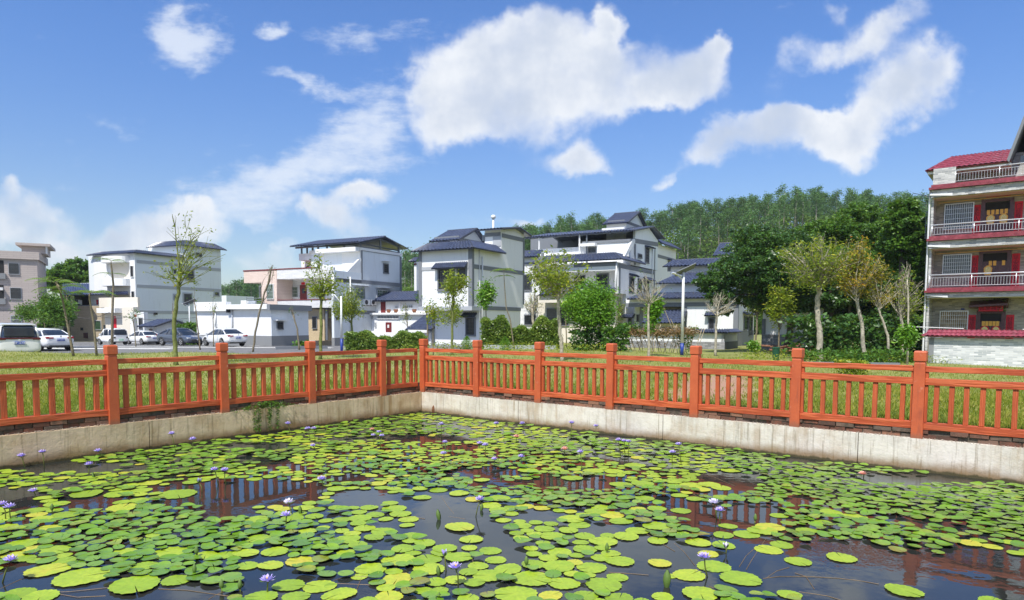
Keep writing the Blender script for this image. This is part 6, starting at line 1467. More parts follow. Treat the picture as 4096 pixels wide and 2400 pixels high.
for (wr, dr, i) in rows:
    window(f, 'V', R_, 6, wr, c=back, nx=13, ny=5, frame='steel', glass='curtain' if i == 0 else 'glass', bars='barlight', fw=.04, barout=.14, bt=.007)
    a0, a1, z0, z1_ = rect(f, 'V', 6, dr, back); z0 = (zb_[i - 1] + .1) if i else -.3
    mb = MB(); f.box(mb, back - .12, back, a0 - .08, a1 + .08, z1_ - .02, z1_ + .12); f.box(mb, back - .12, back, a0 - .08, a0 + .1, z0, z1_ - .02); f.box(mb, back - .12, back, a1 - .1, a1 + .08, z0, z1_ - .02)
    d_ = mb.build('door', M['browndoor'], R_)
    am = (a0 + a1) / 2; zl = z1_ - .55
    mb = MB(); f.box(mb, back - .05, back, am + .01, a1 - .1, z0, zl); f.box(mb, back - .05, back, a0 + .1, am - .01, z0, zl); f.box(mb, back - .08, back, a0 + .1, a1 - .1, zl, zl + .08)
    for a_ in (am + .12, a0 + .22):
        w_ = (a1 - a0) / 2 - .34
        for zz0, zz1 in ((z0 + .2, z0 + .9), (z0 + 1.05, zl - .15)): f.box(mb, back - .07, back - .05, a_, a_ + w_, zz0, zz1)
    mb.build('door_leaves', M['browndoor'], d_)
    mb = MB(); f.box(mb, back - .03, back, a0 + .1, a1 - .1, zl + .08, z1_ - .04); mb.build('transom', M['dark'], d_)
    cw_ = .36; hz = 2.05; zc_ = z1_ - .1
    for s_, txt in ((1, coup[i][0]), (-1, coup[i][1])):
        av = a1 + .08 + cw_ / 2 + .03 if s_ > 0 else a0 - .08 - cw_ / 2 - .03
        mb = MB(); f.box(mb, back - .02, back, av - cw_ / 2, av + cw_ / 2, zc_ - hz, zc_); cp = mb.build('red_couplet', M['redpaper'], R_)
        cjk(txt, f.P(back - .026, av, zc_ - hz / 2), vr, zu, .27, M['inkred'], cp, True)
    zq = z1_ + (.42 if i else .25); mb = MB(); f.box(mb, back - (.02 if i else .5), back - (0 if i else .48), am - .55, am + .55, zq - .16, zq + .16); cp = mb.build('red_banner', M['redpaper'], R_); cjk(coup[i][2], f.P(back - (.026 if i else .506), am, zq), vr, zu, .26, M['inkred'], cp)
    for q, a_ in enumerate([a1 - .25 - j * (a1 - a0 - .5) / 4 for j in range(5)]):
        if i == 1 and q in (0, 3): continue
        mb = MB(); f.box(mb, back - .10, back - .09, a_ - .07, a_ + .07, zl - .16, zl + .10); mb.build('gold_slip', M['gold'], d_)
    for q, a_ in enumerate((am + (a1 - a0) / 4 - .03, am - (a1 - a0) / 4 + .03)):
        if i == 1 and q == 1: continue
        def shield(w, h, u_, mat, nm):
            pts = []
            for t_ in range(20):
                an = 2 * pi * t_ / 20; r_ = 1 + .07 * sin(5 * an); c_, s2 = cos(an), sin(an)
                x_ = math.copysign(abs(c_) ** .7, c_) * w * r_; y_ = math.copysign(abs(s2) ** .7, s2) * h * r_; pts.append((x_, y_))
            fr_p = [f.P(u_, a_ - x, zl - .42 + y) for x, y in pts] + [f.P(u_ + .006, a_ - x, zl - .42 + y) for x, y in pts]
            return MB().add(fr_p, [tuple(range(20))[::-1], tuple(range(20, 40))] + [(j, (j + 1) % 20, 20 + (j + 1) % 20, 20 + j) for j in range(20)]).build(nm, mat, d_)
        shield(.19, .27, back - .085, M['gold'] if i else M['redpaper'], 'door_poster'); shield(.14, .21, back - .093, M['goldpale'], 'door_poster_centre')
    # washing line rods under the ceiling
    if i: MB().tube([f.P(.7, -.2, zs[i] - .25), f.P(.7, -4.6, zs[i] - .2)], .012, 5).build('washing_rod', M['gold'], R_)
# ground floor porch hood above the door
a0, a1, z0, z1_ = rect(f, 'V', 6, (425, 1060, 615, 1080), back); MB().add([f.P(back - .9, a1 + .15, z1_ - .15), f.P(back - .9, a0 - .1, z1_ - .05), f.P(back, a0 - .1, z1_ + .25), f.P(back, a1 + .15, z1_ + .1), f.P(back - .9, a1 + .15, z1_ - .25), f.P(back - .9, a0 - .1, z1_ - .15), f.P(back, a0 - .1, z1_ - .3), f.P(back, a1 + .15, z1_ - .3)], [(0, 1, 2, 3), (7, 6, 5, 4), (0, 4, 5, 1), (1, 5, 6, 2), (0, 3, 7, 4)]).build('door_hood', M['browndoor'], R_)
pn = panel(f, 'V', 'number_plate', M['blue'], R_, 6, (353, 1091, 374, 1099), c=back)
# window cages on the left end
for (y0, y1_) in ((540, 690), (812, 965), (1118, 1248)):
    x_ = 165; v_, z1_ = VH(160, y0, 3.2); z0 = VH(160, y1_, 3.2)[1]; v0_ = .12; v1_ = max(.5, v_) ; mb = MB()
    for z in (z0, (z0 + z1_) / 2, z1_): mb.tube([f.P(2.6, v0_, z), f.P(2.6, v1_, z), f.P(4.4, v1_, z), f.P(4.4, v0_, z)], .03, 4)
    for i in range(6): mb.tube([f.P(2.6, v0_ + (v1_ - v0_) * i / 5, z0), f.P(2.6, v0_ + (v1_ - v0_) * i / 5, z1_)], .02, 4)
    mb.build('window_cage', M['steelframe'], R_)
MB().tube([f.P(.3, .2, -.3), f.P(.3, .2, zb_[2])], .05, 6).build('drain_pipe', M['whitemetal'], R_)
MB().tube([at(6, 178, 445, 38), at(6, 75, 423, 38)], .018, 5).build('antenna_rod', M['bar'], R_)
# boundary wall in front
f = Fr(6, 197, 1300, 34, 38); YW = empty('yard_wall', f.P(0, 0, -.3), 'grey tiled yard wall with dark red scalloped coping before the right edge house', 'wall')
M['tileW'] = tiles('white_grey_strip_wall_tiles', hv, (.74, .75, .75), (.36, .39, .41), (.62, .62, .60), .34, .088, .010, .35, .5, 0, .06)
zt = f.V(6, 200, 1262)[1]; B(f, 'wall', M['tileW'], YW, 0, .25, -9.5, 0, GB, zt); B(f, 'side_wall', M['plinth'], YW, .0, 3.6, 0, .22, GB, zt - .002)
za, zb2 = f.V(6, 200, 1252)[1] + .02, f.V(6, 200, 1228)[1] + .1
mb = MB(); patchroof(mb, f.P(-.28, .35, za), f.P(-.28, -9.5, za), f.P(.12, -9.5, zb2), f.P(.12, .3, zb2), .2, .04); patchroof(mb, f.P(.6, -9.5, za), f.P(.6, .3, za), f.P(.12, .3, zb2), f.P(.12, -9.5, zb2), .2, .04); patchroof(mb, f.P(3.6, .5, za), f.P(-.28, .5, za), f.P(.12, .12, zb2), f.P(3.6, .12, zb2), .2, .04); mb.build('coping', M['tilered'], YW)
mb = MB().tube([f.P(.12, -1.2, zb2 + .08), f.P(.15, 1.0, zb2 + .16)], .02, 5).tube([f.P(.1, -3.5, zb2 + .06), f.P(.1, -5.6, zb2 + .1)], .02, 5).tube([f.P(.1, -6.5, zb2 + .05), f.P(.1, -8.5, zb2 + .22)], .02, 5)
tag(mb.build('poles', M['whitemetal']), 'thin pale poles lying along the red coping of the yard wall', 'poles')
# ------------------------------------------------------------------ trees
def tree_obj(label, group, base, name='young_tree', cat='tree'):
    return empty(name, base, label, cat, group)
def curve_pts(a, b, n, wob):
    a, b = Vector(a), Vector(b); L = (b - a).length; pts = []
    o1 = Vector((random.gauss(0, 1), random.gauss(0, 1), 0)) * wob * L
    for i in range(n + 1):
        t = i / n; pts.append(a.lerp(b, t) + o1 * sin(pi * t) + (Vector((random.gauss(0, 1), random.gauss(0, 1), 0)) * wob * .25 * L if 0 < i < n else Vector((0, 0, 0))))
    return pts
def leaves_at(pts, per, spread, size, droop=.25, aspect=.42):
    P = np.repeat(np.array([tuple(p) for p in pts]), per, axis=0); P = P + rng.normal(size=P.shape) * spread
    return leafgeo(P, size, droop, aspect)
def young_tree(label, k, trunk, crown, depth=None, wtrunk=None, bark='bark', leaf='leafmid', nb=10, nleaf=500, size=.16, bare=.0, sub=3, group='young trees planted in the meadow', name='young_tree', up=.8, flat=1.0, spread=.16):
    """trunk: photo pixels from base up to the fork; crown: (x0, y0, x1, y1) photo box of the crown"""
    b = gp(k, *trunk[0]) if depth is None else None
    Y = b.y if depth is None else depth
    P3 = [at(k, x, y, Y) for x, y in trunk]
    if depth is None: P3[0] = b
    g0 = gz(P3[0].x, Y)
    if depth is not None or True: P3[0] = Vector((P3[0].x, Y, min(P3[0].z, g0) - .02)) if abs(P3[0].z - g0) > .02 else P3[0]
    base = Vector((P3[0].x, Y, g0)); P3 = [Vector((P3[0].x, Y, g0 - .1))] + P3[1:]
    root = tree_obj(label, group, base, name)
    H = (P3[-1] - P3[0]).length; r0 = (wtrunk or 14) / ZM[k][2] / FPX * Y / 2
    r0 = max(r0, .018)
    # smooth trunk
    pts = []; 
    for i in range(len(P3) - 1):
        for t in range(4):
            p = P3[i].lerp(P3[i + 1], t / 4); pts.append(p + Vector((random.gauss(0, 1), random.gauss(0, 1), 0)) * r0 * .18 * (1 if (i or t) else 0))
    pts.append(P3[-1]); n = len(pts)
    mb = MB(); mb.tube(pts, [r0 * (1.18 if i == 0 else 1.0) * (1 - .32 * i / (n - 1)) * random.uniform(.94, 1.08) for i in range(n)], 8)
    top = P3[-1]; x0, y0, x1, y1 = crown
    c = at(k, (x0 + x1) / 2, (y0 + y1) / 2, Y); rx = abs((at(k, x1, y0, Y) - at(k, x0, y0, Y)).x) / 2; rz = abs((at(k, x0, y0, Y) - at(k, x0, y1, Y)).z) / 2
    tips = []
    for i in range(nb):
        for _try in range(20):
            d = Vector((random.gauss(0, 1), random.gauss(0, 1), random.gauss(0, 1))).normalized() * random.uniform(.75, 1.02)
            e = c + Vector((d.x * rx, d.y * rx * .9, d.z * rz))
            if e.z > top.z - rz * .25 * (1 - up) and (e - top).length > .25 * rz: break
        if i == 0: e = c + Vector((random.uniform(-.2, .2) * rx, 0, rz * .98))
        st = pts[-1 - min(n - 2, random.choice([0, 0, 0, 1, 1, 2]))] if top.z < c.z else pts[random.randint(max(1, n // 2), n - 1)]
        br = curve_pts(st, e, 5, .06); r_ = r0 * random.uniform(.22, .38)
        if i == 0: st = top; br = curve_pts(st, e, 5, .03); r_ = r0 * .5
        mb.tube(br, [max(.008, r_ * (1 - .85 * j / 5)) for j in range(6)], 5, cap=False)
        for s_ in range(sub):
            j = random.randint(2, 4); st2 = br[j]; dirn = (br[5] - br[2]).normalized() + Vector((random.gauss(0, .5), random.gauss(0, .5), random.gauss(.15, .35)))
            e2 = st2 + dirn.normalized() * rx * random.uniform(.25, .5); b2 = curve_pts(st2, e2, 3, .05)
            mb.tube(b2, [max(.006, r_ * .45), .007, .006, .005], 4, cap=False); tips += [(p, i) for p in b2[1:]]
        tips += [(p, i) for p in br[2:]]
    mb.build('trunk', M[bark], root, True)
    if nleaf:
        if nleaf < 4000: nleaf = int(nleaf * 1.5); size *= .84
        live = [p for p, i in tips if (i / nb) >= bare]
        if not live: live = [p for p, i in tips]
        sel = [random.choice(live) for _ in range(max(1, nleaf // 6))]
        V, F = leaves_at(sel, 6, spread, size); npmesh('crown', V, F, M[leaf], root)
    return root
def pinnate_tree(label, k, trunk, tops, wtrunk, depth=None, bark='bark', leaf='leafbright', reach=1.0):
    b = gp(k, *trunk[0]); Y = b.y if depth is None else depth; P3 = [at(k, x, y, Y) for x, y in trunk]; g0 = gz(P3[0].x, Y); P3[0] = Vector((P3[0].x, Y, g0 - .1))
    root = tree_obj(label, 'young trees planted in the meadow', Vector((P3[0].x, Y, g0)), 'young_tree'); r0 = wtrunk / ZM[k][2] / FPX * Y / 2
    mb = MB(); pts = []
    for i in range(len(P3) - 1):
        for t in range(3): pts.append(P3[i].lerp(P3[i + 1], t / 3))
    pts.append(P3[-1]); mb.tube(pts, [r0 * (1 - .5 * i / len(pts)) for i in range(len(pts))], 7)
    VV = []; 
    for (x, y, n, R_) in tops:
        c = at(k, x, y, Y); mb.tube([pts[-1] if (pts[-1] - c).length < 3 else pts[len(pts) // 2], c], [r0 * .4, r0 * .25], 5)
        for i in range(n):
            az = 2 * pi * i / n + random.uniform(-.3, .3); L = R_ * reach * random.uniform(.7, 1.1); dz = random.uniform(-.05, .25)
            prev = c; ptsf = []
            for j in range(9):
                t = j / 8; p = c + Vector((cos(az) * L * t, sin(az) * L * t, dz * L * t + .12 * L * sin(pi * t * .9) - .18 * L * t * t)); ptsf.append(p)
            mb.tube(ptsf, .008, 3, cap=False)
            sd = Vector((-sin(az), cos(az), 0))
            for j in range(2, 9):
                for sgn in (-1, 1):
                    for w in (0, .5):
                        p = ptsf[j] if w == 0 else (ptsf[j] + ptsf[j - 1]) / 2
                        l = L * .30 * sin(pi * min(1, (j + .5) / 9.5)); q = Vector((cos(az), sin(az), 0)) * l * .12
                        VV += [p, p + sd * sgn * l * .5 + q * 1.4 + Vector((0, 0, -.02)), p + sd * sgn * l + q * 1.5 + Vector((0, 0, -.05)), p + sd * sgn * l * .5 - q * .3 + Vector((0, 0, -.02))]
    mb.build('trunk', M[bark], root, True)
    V = np.array([tuple(p) for p in VV]); npmesh('crown', V, np.arange(len(V)).reshape(-1, 4), M[leaf], root); return root
T = young_tree
T('nearest bare branching tree on the left, with tiny sparse leaves and a thick mottled trunk', 1, [(1610, 1392), (1588, 1200), (1585, 950), (1610, 780), (1628, 590)], (1235, 10, 2035, 640), wtrunk=44, bark='barkgreen', leaf='leafyellow', nb=18, nleaf=300, size=.13, sub=4, spread=.10)
pinnate_tree('tall brown sapling with flat feathery leaves, in front of the narrow white balcony house', 1, [(1018, 1215), (1022, 900), (1030, 650), (1010, 470)], [(1010, 440, 7, 1.5), (1020, 560, 5, 1.3)], 26)
pinnate_tree('curved sapling with two tiers of feathery leaves beside the pink house', 1, [(672, 1308), (620, 1050), (565, 780), (520, 650)], [(500, 640, 7, 1.1), (510, 695, 6, 1.1), (600, 740, 5, .8)], 24)
pinnate_tree('leaning sapling with a flat feathery top before the brick house', 1, [(880, 1306), (850, 1000), (815, 790), (812, 745)], [(825, 735, 9, 1.0)], 22)
T('thin pale sapling right beside the curved one', 1, [(638, 1232), (632, 1000), (605, 760)], (570, 700, 660, 860), wtrunk=12, nb=5, nleaf=60, size=.16, leaf='leafmid')
T('small bushy tree with a green stem and rounded leafy crown before the pink house', 1, [(522, 1236), (515, 1080), (505, 940)], (340, 780, 665, 1040), wtrunk=18, bark='barkgreen', leaf='leafmid', nb=22, nleaf=3600, size=.22, spread=.30)
T('leafy side sprig low against the pink house', 1, [(430, 1100), (400, 980), (350, 930)], (180, 850, 345, 985), depth=50, wtrunk=8, leaf='leafmid', nb=9, nleaf=1500, size=.2, spread=.25, group='shrubs by the houses', name='shrub')
T('thin young tree with a few small leaves before the small gabled hut', 1, [(1236, 1225), (1222, 1060), (1205, 960)], (1155, 880, 1275, 1040), wtrunk=10, nb=9, nleaf=120, size=.15)
T('thin leafless stick leaning beside the nearest bare tree', 1, [(1575, 1210), (1572, 1000), (1568, 900)], (1540, 800, 1600, 920), wtrunk=12, nb=3, nleaf=0)
T('leafless thin tree right of the nearest bare tree', 1, [(1822, 1252), (1800, 1080), (1775, 850)], (1735, 700, 1800, 880), wtrunk=14, nb=5, nleaf=10)
T('thin sapling with tiny leaves before the storehouse left end', 1, [(1942, 1222), (1938, 1050), (1936, 900)], (1905, 740, 1975, 960), wtrunk=10, nb=8, nleaf=110, size=.11, leaf='leafyellow')
T('long leaning leafless sapling with a tuft of twigs on top, before the storehouse', 2, [(480, 1272), (505, 1080), (548, 880), (580, 760), (625, 620), (648, 500)], (610, 478, 700, 545), wtrunk=20, nb=9, nleaf=50, size=.09, leaf='leafmid')
T('small slim tree with dark green tuft before the storehouse wall', 2, [(582, 1212), (580, 1050), (578, 960)], (545, 868, 630, 1040), wtrunk=10, nb=10, nleaf=260, size=.14)
T('small tree in front of the storehouse side window', 2, [(725, 1212), (726, 1120), (727, 1040)], (690, 945, 768, 1060), wtrunk=9, nb=9, nleaf=190, size=.15)
T('crooked leafless sapling right of the storehouse window', 2, [(905, 1252), (885, 1060), (845, 930)], (795, 850, 870, 960), wtrunk=18, nb=5, nleaf=15)
T('near slender tree with spreading sparse yellow green leaves before the balcony with red door', 2, [(1094, 1335), (1098, 1150), (1100, 900), (1108, 740)], (930, 345, 1262, 800), wtrunk=32, bark='barkgreen', leaf='leafyellow', nb=20, nleaf=620, size=.15, sub=4, spread=.13)
T('yellow green leafy tree left of the white and blue lamp post', 2, [(1200, 1205), (1196, 1080), (1190, 960)], (1140, 760, 1245, 1070), wtrunk=10, leaf='leafyellow', nb=14, nleaf=700, size=.17)
T('full yellow green tree before the shaded side wall with air conditioners', 2, [(1388, 1245), (1382, 1100), (1376, 920)], (1190, 635, 1480, 980), wtrunk=22, bark='barkgreen', leaf='leafyellow', nb=26, nleaf=2300, size=.17, sub=4, spread=.2)
T('thin dark stem between the lamp post and the full yellow green tree', 2, [(1318, 1205), (1316, 1060), (1305, 920)], (1270, 820, 1345, 1000), wtrunk=12, leaf='leafmid', nb=8, nleaf=250, size=.15)
T('slender airy tree before the annex with a red door', 2, [(1682, 1160), (1684, 1050), (1690, 950)], (1590, 660, 1770, 1030), wtrunk=18, leaf='leafyellow', nb=18, nleaf=320, size=.14, sub=4)
T('small slim tree in the left hedge', 2, [(1888, 1205), (1886, 1080), (1884, 1000)], (1820, 820, 1940, 1040), wtrunk=10, leaf='leafyellow', nb=12, nleaf=230, size=.14)
T('dark leaved tree with pale twigs just left of the white corner house', 3, [(232, 1300), (232, 1100), (232, 930)], (150, 600, 325, 940), wtrunk=24, bark='barkgreen', leaf='leafyellow', nb=16, nleaf=260, size=.12, sub=5)
T('leafy lower tree left of the white corner house', 3, [(252, 1330), (250, 1100), (240, 960)], (150, 800, 300, 940), wtrunk=18, leaf='leafmid', nb=16, nleaf=1100, size=.2)
T('slim yellow leaved tree before the lower white wall of the corner house', 3, [(302, 1412), (300, 1200), (295, 1020)], (235, 940, 345, 1120), wtrunk=10, leaf='leafyellow', nb=10, nleaf=420, size=.14)
T('airy yellow green tree before the double window of the corner house', 3, [(476, 1412), (472, 1250), (482, 900), (484, 780)], (345, 670, 640, 1000), wtrunk=24, bark='barkgreen', leaf='leafyellow', nb=22, nleaf=950, size=.16, sub=4, spread=.14)
T('low spreading leafy side stem before the corner house lower wall', 3, [(470, 1380), (476, 1180), (470, 1090)], (345, 950, 600, 1120), wtrunk=10, bark='barkgreen', leaf='leafyellow', nb=14, nleaf=520, size=.16, spread=.14)
T('left of two leafy green trees at the grey side of the corner house', 3, [(706, 1275), (702, 1120), (698, 1000)], (640, 880, 760, 1110), wtrunk=11, leaf='leafmid', nb=18, nleaf=900, size=.2)
T('right of two leafy green trees at the grey side of the corner house', 3, [(785, 1180), (782, 1060), (780, 930)], (705, 755, 862, 1080), depth=44, wtrunk=12, leaf='leafbright', nb=22, nleaf=1500, size=.21)
pinnate_tree('tall thin stick like sapling with a feathery tuft before the grey side wall', 3, [(1042, 1362), (1000, 1080), (965, 980), (950, 780), (945, 690)], [(945, 640, 9, .8), (948, 690, 5, .6)], 13)
T('medium tree with bare pale twigs right of the corner house', 3, [(1226, 1292), (1215, 1120), (1198, 980)], (1085, 790, 1330, 1010), wtrunk=30, bark='barkpale', leaf='leafyellow', nb=24, nleaf=420, size=.15, sub=5)
T('large pale trunked tree with an open yellow green crown before the verandah house', 3, [(1472, 1462), (1468, 1300), (1448, 1150), (1440, 960), (1438, 850)], (1130, 440, 1690, 860), wtrunk=36, bark='barkpale', leaf='leafyellow', nb=34, nleaf=1400, size=.19, sub=5, spread=.16)
T('leafy column tree right of the large pale trunk', 3, [(1516, 1342), (1508, 1150), (1502, 1000)], (1440, 880, 1590, 1320), wtrunk=12, leaf='leafmid', nb=20, nleaf=900, size=.2)
T('round dense bright green tree before the verandah house', 3, [(1705, 1365), (1700, 1250), (1715, 1080)], (1535, 720, 1925, 1240), wtrunk=30, bark='barkdark', leaf='leafbright', nb=60, nleaf=17000, size=.165, sub=5, spread=.30, group='dense green trees near the houses', name='dense_tree')
T('slim tree with pale stem right of the round dense tree', 3, [(1882, 1302), (1895, 1150), (1902, 1050)], (1825, 830, 1990, 1120), wtrunk=24, bark='barkpale', leaf='leafmid', nb=18, nleaf=1000, size=.19)
T('lightly leaved tree at the dark house passage', 3, [(1975, 1305), (1980, 1180), (1984, 1080)], (1935, 790, 2060, 1110), wtrunk=14, leaf='leafyellow', nb=16, nleaf=480, size=.16)
T('bare twiggy tree with creeper leaves on its trunk left of the white street lamp', 4, [(446, 1475), (442, 1250), (440, 1050), (442, 930)], (225, 680, 610, 930), wtrunk=26, bark='barkpale', leaf='leafmid', nb=26, nleaf=60, size=.12, sub=5)
T('column of big green creeper leaves climbing beside the bare twiggy tree', 4, [(470, 1420), (480, 1200), (490, 1000)], (440, 870, 555, 1400), wtrunk=8, leaf='leafbright', nb=26, nleaf=1000, size=.24, spread=.12)
T('low leafy sapling with tall bare twigs right of the street lamp', 4, [(858, 1320), (852, 1200), (848, 1080)], (800, 820, 905, 1150), wtrunk=9, leaf='leafbright', nb=10, nleaf=10, size=.2)
T('big leaved young plant at the foot of the low sapling', 4, [(866, 1325), (862, 1260), (856, 1200)], (822, 1150, 900, 1320), wtrunk=7, leaf='leafbright', nb=14, nleaf=460, size=.26, spread=.1, name='shrub', group='shrubs by the houses')
T('bare twiggy pale tree before the hooded window of the stepped roof house', 4, [(1050, 1418), (1056, 1200), (1066, 1010)], (940, 840, 1245, 1050), wtrunk=26, bark='barkpale', leaf='leafmid', nb=34, nleaf=90, size=.12, sub=5)
T('left of two yellow green slender trees before the big dark tree', 4, [(1405, 1345), (1420, 1200), (1430, 1010)], (1335, 640, 1545, 1080), wtrunk=20, leaf='leafyellow', nb=28, nleaf=1700, size=.24, sub=4)
T('right of two yellow green slender trees before the big dark tree', 4, [(1627, 1408), (1625, 1200), (1628, 1000)], (1535, 730, 1725, 1300), wtrunk=17, leaf='leafyellow', nb=28, nleaf=1500, size=.25, sub=4)
T('low big leaved shrub under the left slender yellow green tree', 4, [(1392, 1400), (1392, 1370), (1392, 1340)], (1340, 1300, 1450, 1410), wtrunk=5, leaf='leafbright', nb=10, nleaf=420, size=.25, spread=.1, name='shrub', group='shrubs by the houses')
T('thick pale trunked tree with long bare branches and yellowish leaves, second largest on the right', 5, [(175, 1470), (165, 1250), (150, 1050), (155, 920), (160, 805)], (-180, 400, 470, 830), wtrunk=54, bark='barkpale', leaf='leafyellow', nb=44, nleaf=2600, size=.18, sub=6, spread=.14)
T('tree with orange yellow leaves and a leaning pale trunk right of the thick trunked tree', 5, [(562, 1478), (530, 1250), (505, 1050), (465, 890)], (270, 430, 705, 900), wtrunk=36, bark='barkpale', leaf='leaforange', nb=36, nleaf=2100, size=.18, sub=5, spread=.16)
T('slender bent tree with thin reddish twigs, third from the red tiled house', 5, [(752, 1480), (738, 1250), (690, 1100), (660, 1010)], (560, 690, 835, 1000), wtrunk=24, bark='barkpale', leaf='leaforange', nb=28, nleaf=700, size=.13, sub=5)
T('bare branching pale tree nearest the red tiled house', 5, [(866, 1445), (862, 1280), (862, 1150), (850, 1080)], (735, 700, 1070, 1090), wtrunk=28, bark='barkpale', leaf='leafyellow', nb=34, nleaf=800, size=.15, sub=5)
T('straight thin bare stem behind the tree nearest the red tiled house', 5, [(914, 1335), (915, 1000), (905, 780)], (835, 620, 950, 850), wtrunk=17, bark='barkpale', leaf='leafmid', nb=9, nleaf=20, depth=33)
T('leafy shrub at the foot of the tree nearest the red tiled house', 5, [(905, 1445), (908, 1350), (905, 1250)], (865, 1190, 945, 1430), wtrunk=6, leaf='leafbright', nb=16, nleaf=900, size=.2, spread=.13, name='shrub', group='shrubs by the houses', depth=27)
T('young tree with hanging green leaves before the red tiled house at the right edge', 5, [(1762, 1458), (1768, 1300), (1790, 1150), (1802, 1040)], (1570, 850, 1990, 1110), wtrunk=28, bark='bark', leaf='leafmid', nb=32, nleaf=1900, size=.19, sub=4, spread=.14)
T('leafy sprout on the foot of the right edge tree', 5, [(1780, 1460), (1776, 1420), (1774, 1400)], (1745, 1340, 1815, 1450), wtrunk=5, leaf='leafmid', nb=8, nleaf=260, size=.12, spread=.07, name='shrub', group='shrubs by the houses')

# ---- dense broadleaf trees
def big_tree(label, k, trunk, blobs, depth, wtrunk, leaf, n, size, bark='barkdark', name='dense_tree', group='dense green trees near the houses', dk=.95):
    """blobs: photo ellipses (cx, cy, rx, ry, depth offset) that the foliage clumps fill"""
    b = at(k, *trunk[0], depth); g0 = gz(b.x, depth); root = tree_obj(label, group, Vector((b.x, depth, g0)), name)
    P3 = [at(k, x, y, depth) for x, y in trunk]; P3[0].z = g0 - .2; r0 = wtrunk / ZM[k][2] / FPX * depth / 2
    mb = MB(); m_ = len(P3); mb.tube(P3, [r0 * (1 - .4 * i / m_) for i in range(m_)], 9); clumps = []
    tot = sum(rx * ry for _, _, rx, ry, _ in blobs)
    for cx, cy, rx, ry, dd in blobs:
        c = at(k, cx, cy, depth + dd); RX = rx / ZM[k][2] / FPX * (depth + dd); RZ = ry / ZM[k][2] / FPX * (depth + dd)
        mb.tube(curve_pts(P3[-1], c, 4, .06), [r0 * .45, r0 * .35, r0 * .25, r0 * .18, r0 * .1], 6, cap=False)
        m2 = max(6, int(n * rx * ry / tot / 60))
        for _ in range(m2):
            d = Vector((random.gauss(0, 1), random.gauss(0, 1), random.gauss(0, 1))).normalized() * random.random() ** .33
            clumps.append((c + Vector((d.x * RX, d.y * RX, d.z * RZ)), random.uniform(.22, .5) * min(RX, 2.2) * .42))
    P = []; 
    for c, r_ in clumps:
        q = rng.normal(size=(60, 3)); q /= np.linalg.norm(q, axis=1)[:, None]; q *= (rng.random(60)[:, None] ** .4) * r_ * np.array([1.3, 1.3, .75]); P.append(q + np.array(c))
    V, F = leafgeo(np.concatenate(P), size, .35, .5); mb.build('trunk', M[bark], root, True); npmesh('crown', V, F, M[leaf], root); return root
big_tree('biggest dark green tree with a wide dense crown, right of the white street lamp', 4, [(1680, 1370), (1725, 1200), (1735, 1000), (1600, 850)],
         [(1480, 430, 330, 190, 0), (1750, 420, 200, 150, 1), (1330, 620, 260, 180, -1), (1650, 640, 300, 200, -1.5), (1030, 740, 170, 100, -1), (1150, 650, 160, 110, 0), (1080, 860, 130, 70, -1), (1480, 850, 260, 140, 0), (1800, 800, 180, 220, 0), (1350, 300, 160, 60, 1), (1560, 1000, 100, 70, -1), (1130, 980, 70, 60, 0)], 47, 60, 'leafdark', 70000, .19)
big_tree('tall glossy green tree touching the left side of the red tiled house', 5, [(870, 1370), (850, 1150), (860, 900), (870, 600)],
         [(870, 170, 120, 100, 0), (880, 300, 160, 130, 0), (900, 450, 150, 140, 0), (960, 600, 110, 120, 0), (860, 560, 160, 130, 1), (980, 780, 90, 130, 0), (900, 900, 160, 140, 1), (1000, 960, 60, 100, -1), (760, 470, 110, 110, 1), (980, 330, 70, 130, 0)], 44, 80, 'leafmid', 52000, .20, 'barkdark')
big_tree('shaggy olive green tree behind the orange leaved young tree', 5, [(420, 1330), (415, 1100), (430, 800), (440, 500)],
         [(440, 260, 130, 130, 1), (560, 230, 140, 120, 2), (330, 380, 200, 150, 0), (600, 420, 180, 160, 0), (120, 420, 190, 120, 1), (430, 620, 220, 140, -1), (680, 640, 160, 150, 0), (650, 300, 80, 100, 1), (180, 600, 200, 130, 0)], 50, 30, 'leafhill' if False else 'leafmid', 46000, .19, 'bark')
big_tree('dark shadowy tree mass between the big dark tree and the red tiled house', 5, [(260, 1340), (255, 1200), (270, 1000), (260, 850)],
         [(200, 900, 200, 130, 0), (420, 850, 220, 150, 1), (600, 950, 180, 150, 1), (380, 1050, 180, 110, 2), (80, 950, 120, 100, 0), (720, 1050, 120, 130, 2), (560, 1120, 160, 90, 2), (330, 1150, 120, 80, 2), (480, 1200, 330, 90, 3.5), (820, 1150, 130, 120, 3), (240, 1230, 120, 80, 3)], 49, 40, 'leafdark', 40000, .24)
big_tree('rounded dark green tree behind the brick house, left', 1, [(760, 1100), (760, 900), (750, 700)],
         [(760, 560, 170, 110, 0), (640, 560, 150, 110, 0), (880, 570, 120, 100, 0), (540, 560, 110, 90, -1), (480, 620, 90, 110, 0), (940, 620, 60, 60, 0), (700, 480, 130, 60, 0), (820, 490, 90, 50, 0)], 104, 40, 'leafmid', 24000, .42)
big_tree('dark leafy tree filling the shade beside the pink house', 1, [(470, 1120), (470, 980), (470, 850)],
         [(450, 900, 80, 110, 0), (540, 870, 90, 100, 1), (430, 1010, 60, 60, 0), (600, 950, 70, 80, 1)], 66, 24, 'leafdark', 9000, .34)

